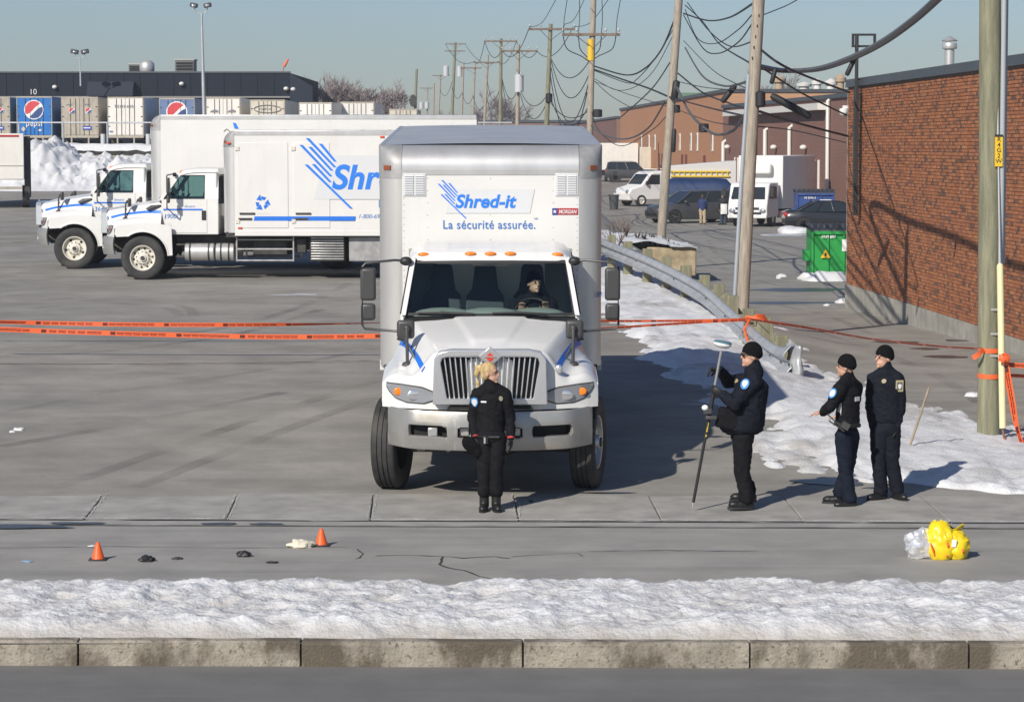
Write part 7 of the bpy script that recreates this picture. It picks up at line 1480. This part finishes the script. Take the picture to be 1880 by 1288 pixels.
# ---------------------------------------------------------------- small things on the street
cone_m = M('cone_orange', (.82, .12, .02), .5)
for x, y, lab in ((180, 1027, 'small orange marker cone next to dark debris'), (590, 1001, 'small orange marker cone beside the white cloth')):
    g = G(x, y); T = empty('marker_cone', (g.x, g.y, 0), label=lab, cat='cone', group='orange marker cones on the street'); b = MB(); b.rev([(.062, .012), (.058, .02), (.018, .155), (.012, .162), (.001, .163)], 20, 'z'); b.build('cone', cone_m, T, smooth=50); b = MB(); b.box(-.078, .078, -.078, .078, .001, .014); b.build('base', black_pl, T, bevel=.004)
def rag(x, y, r, mat, label, cat, seed, name='cloth', flat_=.35):
    g = G(x, y); b = MB(); b.ell((0, 0, 0), r, 26, 16); b.v = [tuple(Vector(v) * (1 + .5 * noise.noise(Vector(v) / max(r) * 2.2 + Vector((seed, 0, 0))) + .25 * noise.noise(Vector(v) / max(r) * 6 + Vector((0, seed, 0))))) for v in b.v]; b.v = [(x_, y_, max(z_, -.6 * r[2])) for x_, y_, z_ in b.v]
    o = b.build(name, mat, smooth=60); o.location = (g.x, g.y, .6 * r[2] + .001); tag(o, label, cat); return o
rag(552, 1004, (.12, .08, .045), M('cloth_cream', (.66, .62, .50), .8, bump=.3, bs=30), 'crumpled cream cloth lying beside a marker cone', 'cloth', 3)
rag(447, 1021, (.058, .045, .032), black_pl, 'black glove lying on the street', 'glove', 7, 'glove')
rag(270, 1030, (.065, .05, .035), black_pl, 'dark crumpled scrap near the first marker cone', 'debris', 9, 'debris')
rag(326, 1026, (.045, .035, .012), steel_d, 'flat dark scrap on the street', 'debris', 12, 'debris')
rag(500, 1033, (.055, .03, .01), black_pl, 'flat black scrap on the street below the glove', 'debris', 15, 'debris')
rag(50, 1031, (.05, .03, .008), M('scrap_blue', (.25, .40, .58), .6), 'small pale blue scrap of plastic on the street', 'debris', 17, 'debris')
rag(168, 1003, (.035, .02, .008), white_p, 'tiny white paper scrap behind the first cone', 'debris', 19, 'debris')
rag(975, 921, (.04, .03, .03), black_pl, 'small black object on the sidewalk', 'debris', 23, 'debris')
g = G(1774, 612); b = MB(); b.obox((0, 0, .1), (.42, .3, .2), Matrix.Rotation(rad(8), 3, 'Z')); o = b.build('white_box', white_p, bevel=.02); o.location = g; tag(o, 'white foam box lying at the foot of the brick wall', 'box')
# yellow bag wrapped in a foil blanket
g = G(1722, 1024); BG = empty('yellow_bag', (g.x, g.y, 0), label='yellow plastic bag bundled with a silver foil blanket on the street', cat='bag')
yel = M('bag_yellow', (.80, .60, .015), .35, var=.1, vs=6, bump=.4, bs=9); foil = M('foil', (.80, .81, .83), .28, metal=.55, bump=.5, bs=10)
def crum(c, r, seed, amp, n=(40, 26)):
    b = MB(); b.ell((0, 0, 0), r, *n); R_ = max(r)
    b.v = [tuple(Vector(c) + Vector(v) * (1 + amp * .7 * noise.noise(Vector(v) / R_ * 1.4 + Vector((seed, 0, 0))) + amp * .38 * (.5 - 1.6 * abs(noise.noise(Vector(v) / R_ * 2.6 + Vector((0, seed, 0))))) + amp * .2 * (.5 - 1.6 * abs(noise.noise(Vector(v) / R_ * 5.5 + Vector((seed, seed, 0))))))) for v in b.v]; b.v = [(x, y, max(z, .002)) for x, y, z in b.v]; return b
crum((-.155, .02, .12), (.15, .12, .145), 3, .45).build('foil_blanket', foil, BG, smooth=22); crum((.01, -.01, .14), (.13, .13, .19), 8, .35).build('bag_body', yel, BG, smooth=35); crum((.155, .0, .11), (.125, .125, .155), 14, .35).build('bag_side', yel, BG, smooth=35)
b = MB(); b.add([(.03, -.05, .2), (.1, -.02, .24), (.22, -.04, .33), (.235, .03, .28), (.12, .05, .21), (-.03, .0, .36), (-.07, .04, .32), (.02, .06, .24)], [(0, 1, 4, 7), (1, 2, 3, 4), (0, 7, 6, 5)]); o = b.build('bag_flap', yel, BG, smooth=60); sm_ = o.modifiers.new('t', 'SOLIDIFY'); sm_.thickness = .006
crum((.10, .04, .24), (.06, .05, .05), 4, .4, (18, 12)).build('dark_contents', black_pl, BG, smooth=50)
b = MB(); b.obox((.125, -.13, .155), (.045, .012, .07), Matrix.Rotation(rad(6), 3, 'Y')); b.build('white_tag', white_p, BG, bevel=.008)
for x0, z0, x1, z1 in ((-.09, .16, -.05, .04), (.06, .17, .075, .10), (.2, .11, .21, .06), (.05, .05, .07, .03)): b = MB(); b.tube([(x0, -.135, z0), ((x0 + x1) / 2, -.145, (z0 + z1) / 2), (x1, -.13, z1)], [.006, .011, .006], 6); b.build('red_print', M('bag_red', (.75, .12, .02), .5), BG)
# ---------------------------------------------------------------- haze
HZ = True
if HZ:
    b = MB(); b.box(-400, 400, -30, 560, -2.0, 24); hz = bpy.data.materials.new('haze'); hz.use_nodes = True; n = hz.node_tree.nodes; n.remove(n['Principled BSDF']); v = n.new('ShaderNodeVolumePrincipled'); v.inputs['Density'].default_value = .0005; v.inputs['Color'].default_value = (.86, .92, 1, 1); v.inputs['Anisotropy'].default_value = .2
    hz.node_tree.links.new(v.outputs[0], n['Material Output'].inputs['Volume']); tag(b.build('haze', hz, smooth=0), 'thin winter haze', 'haze', kind='stuff')
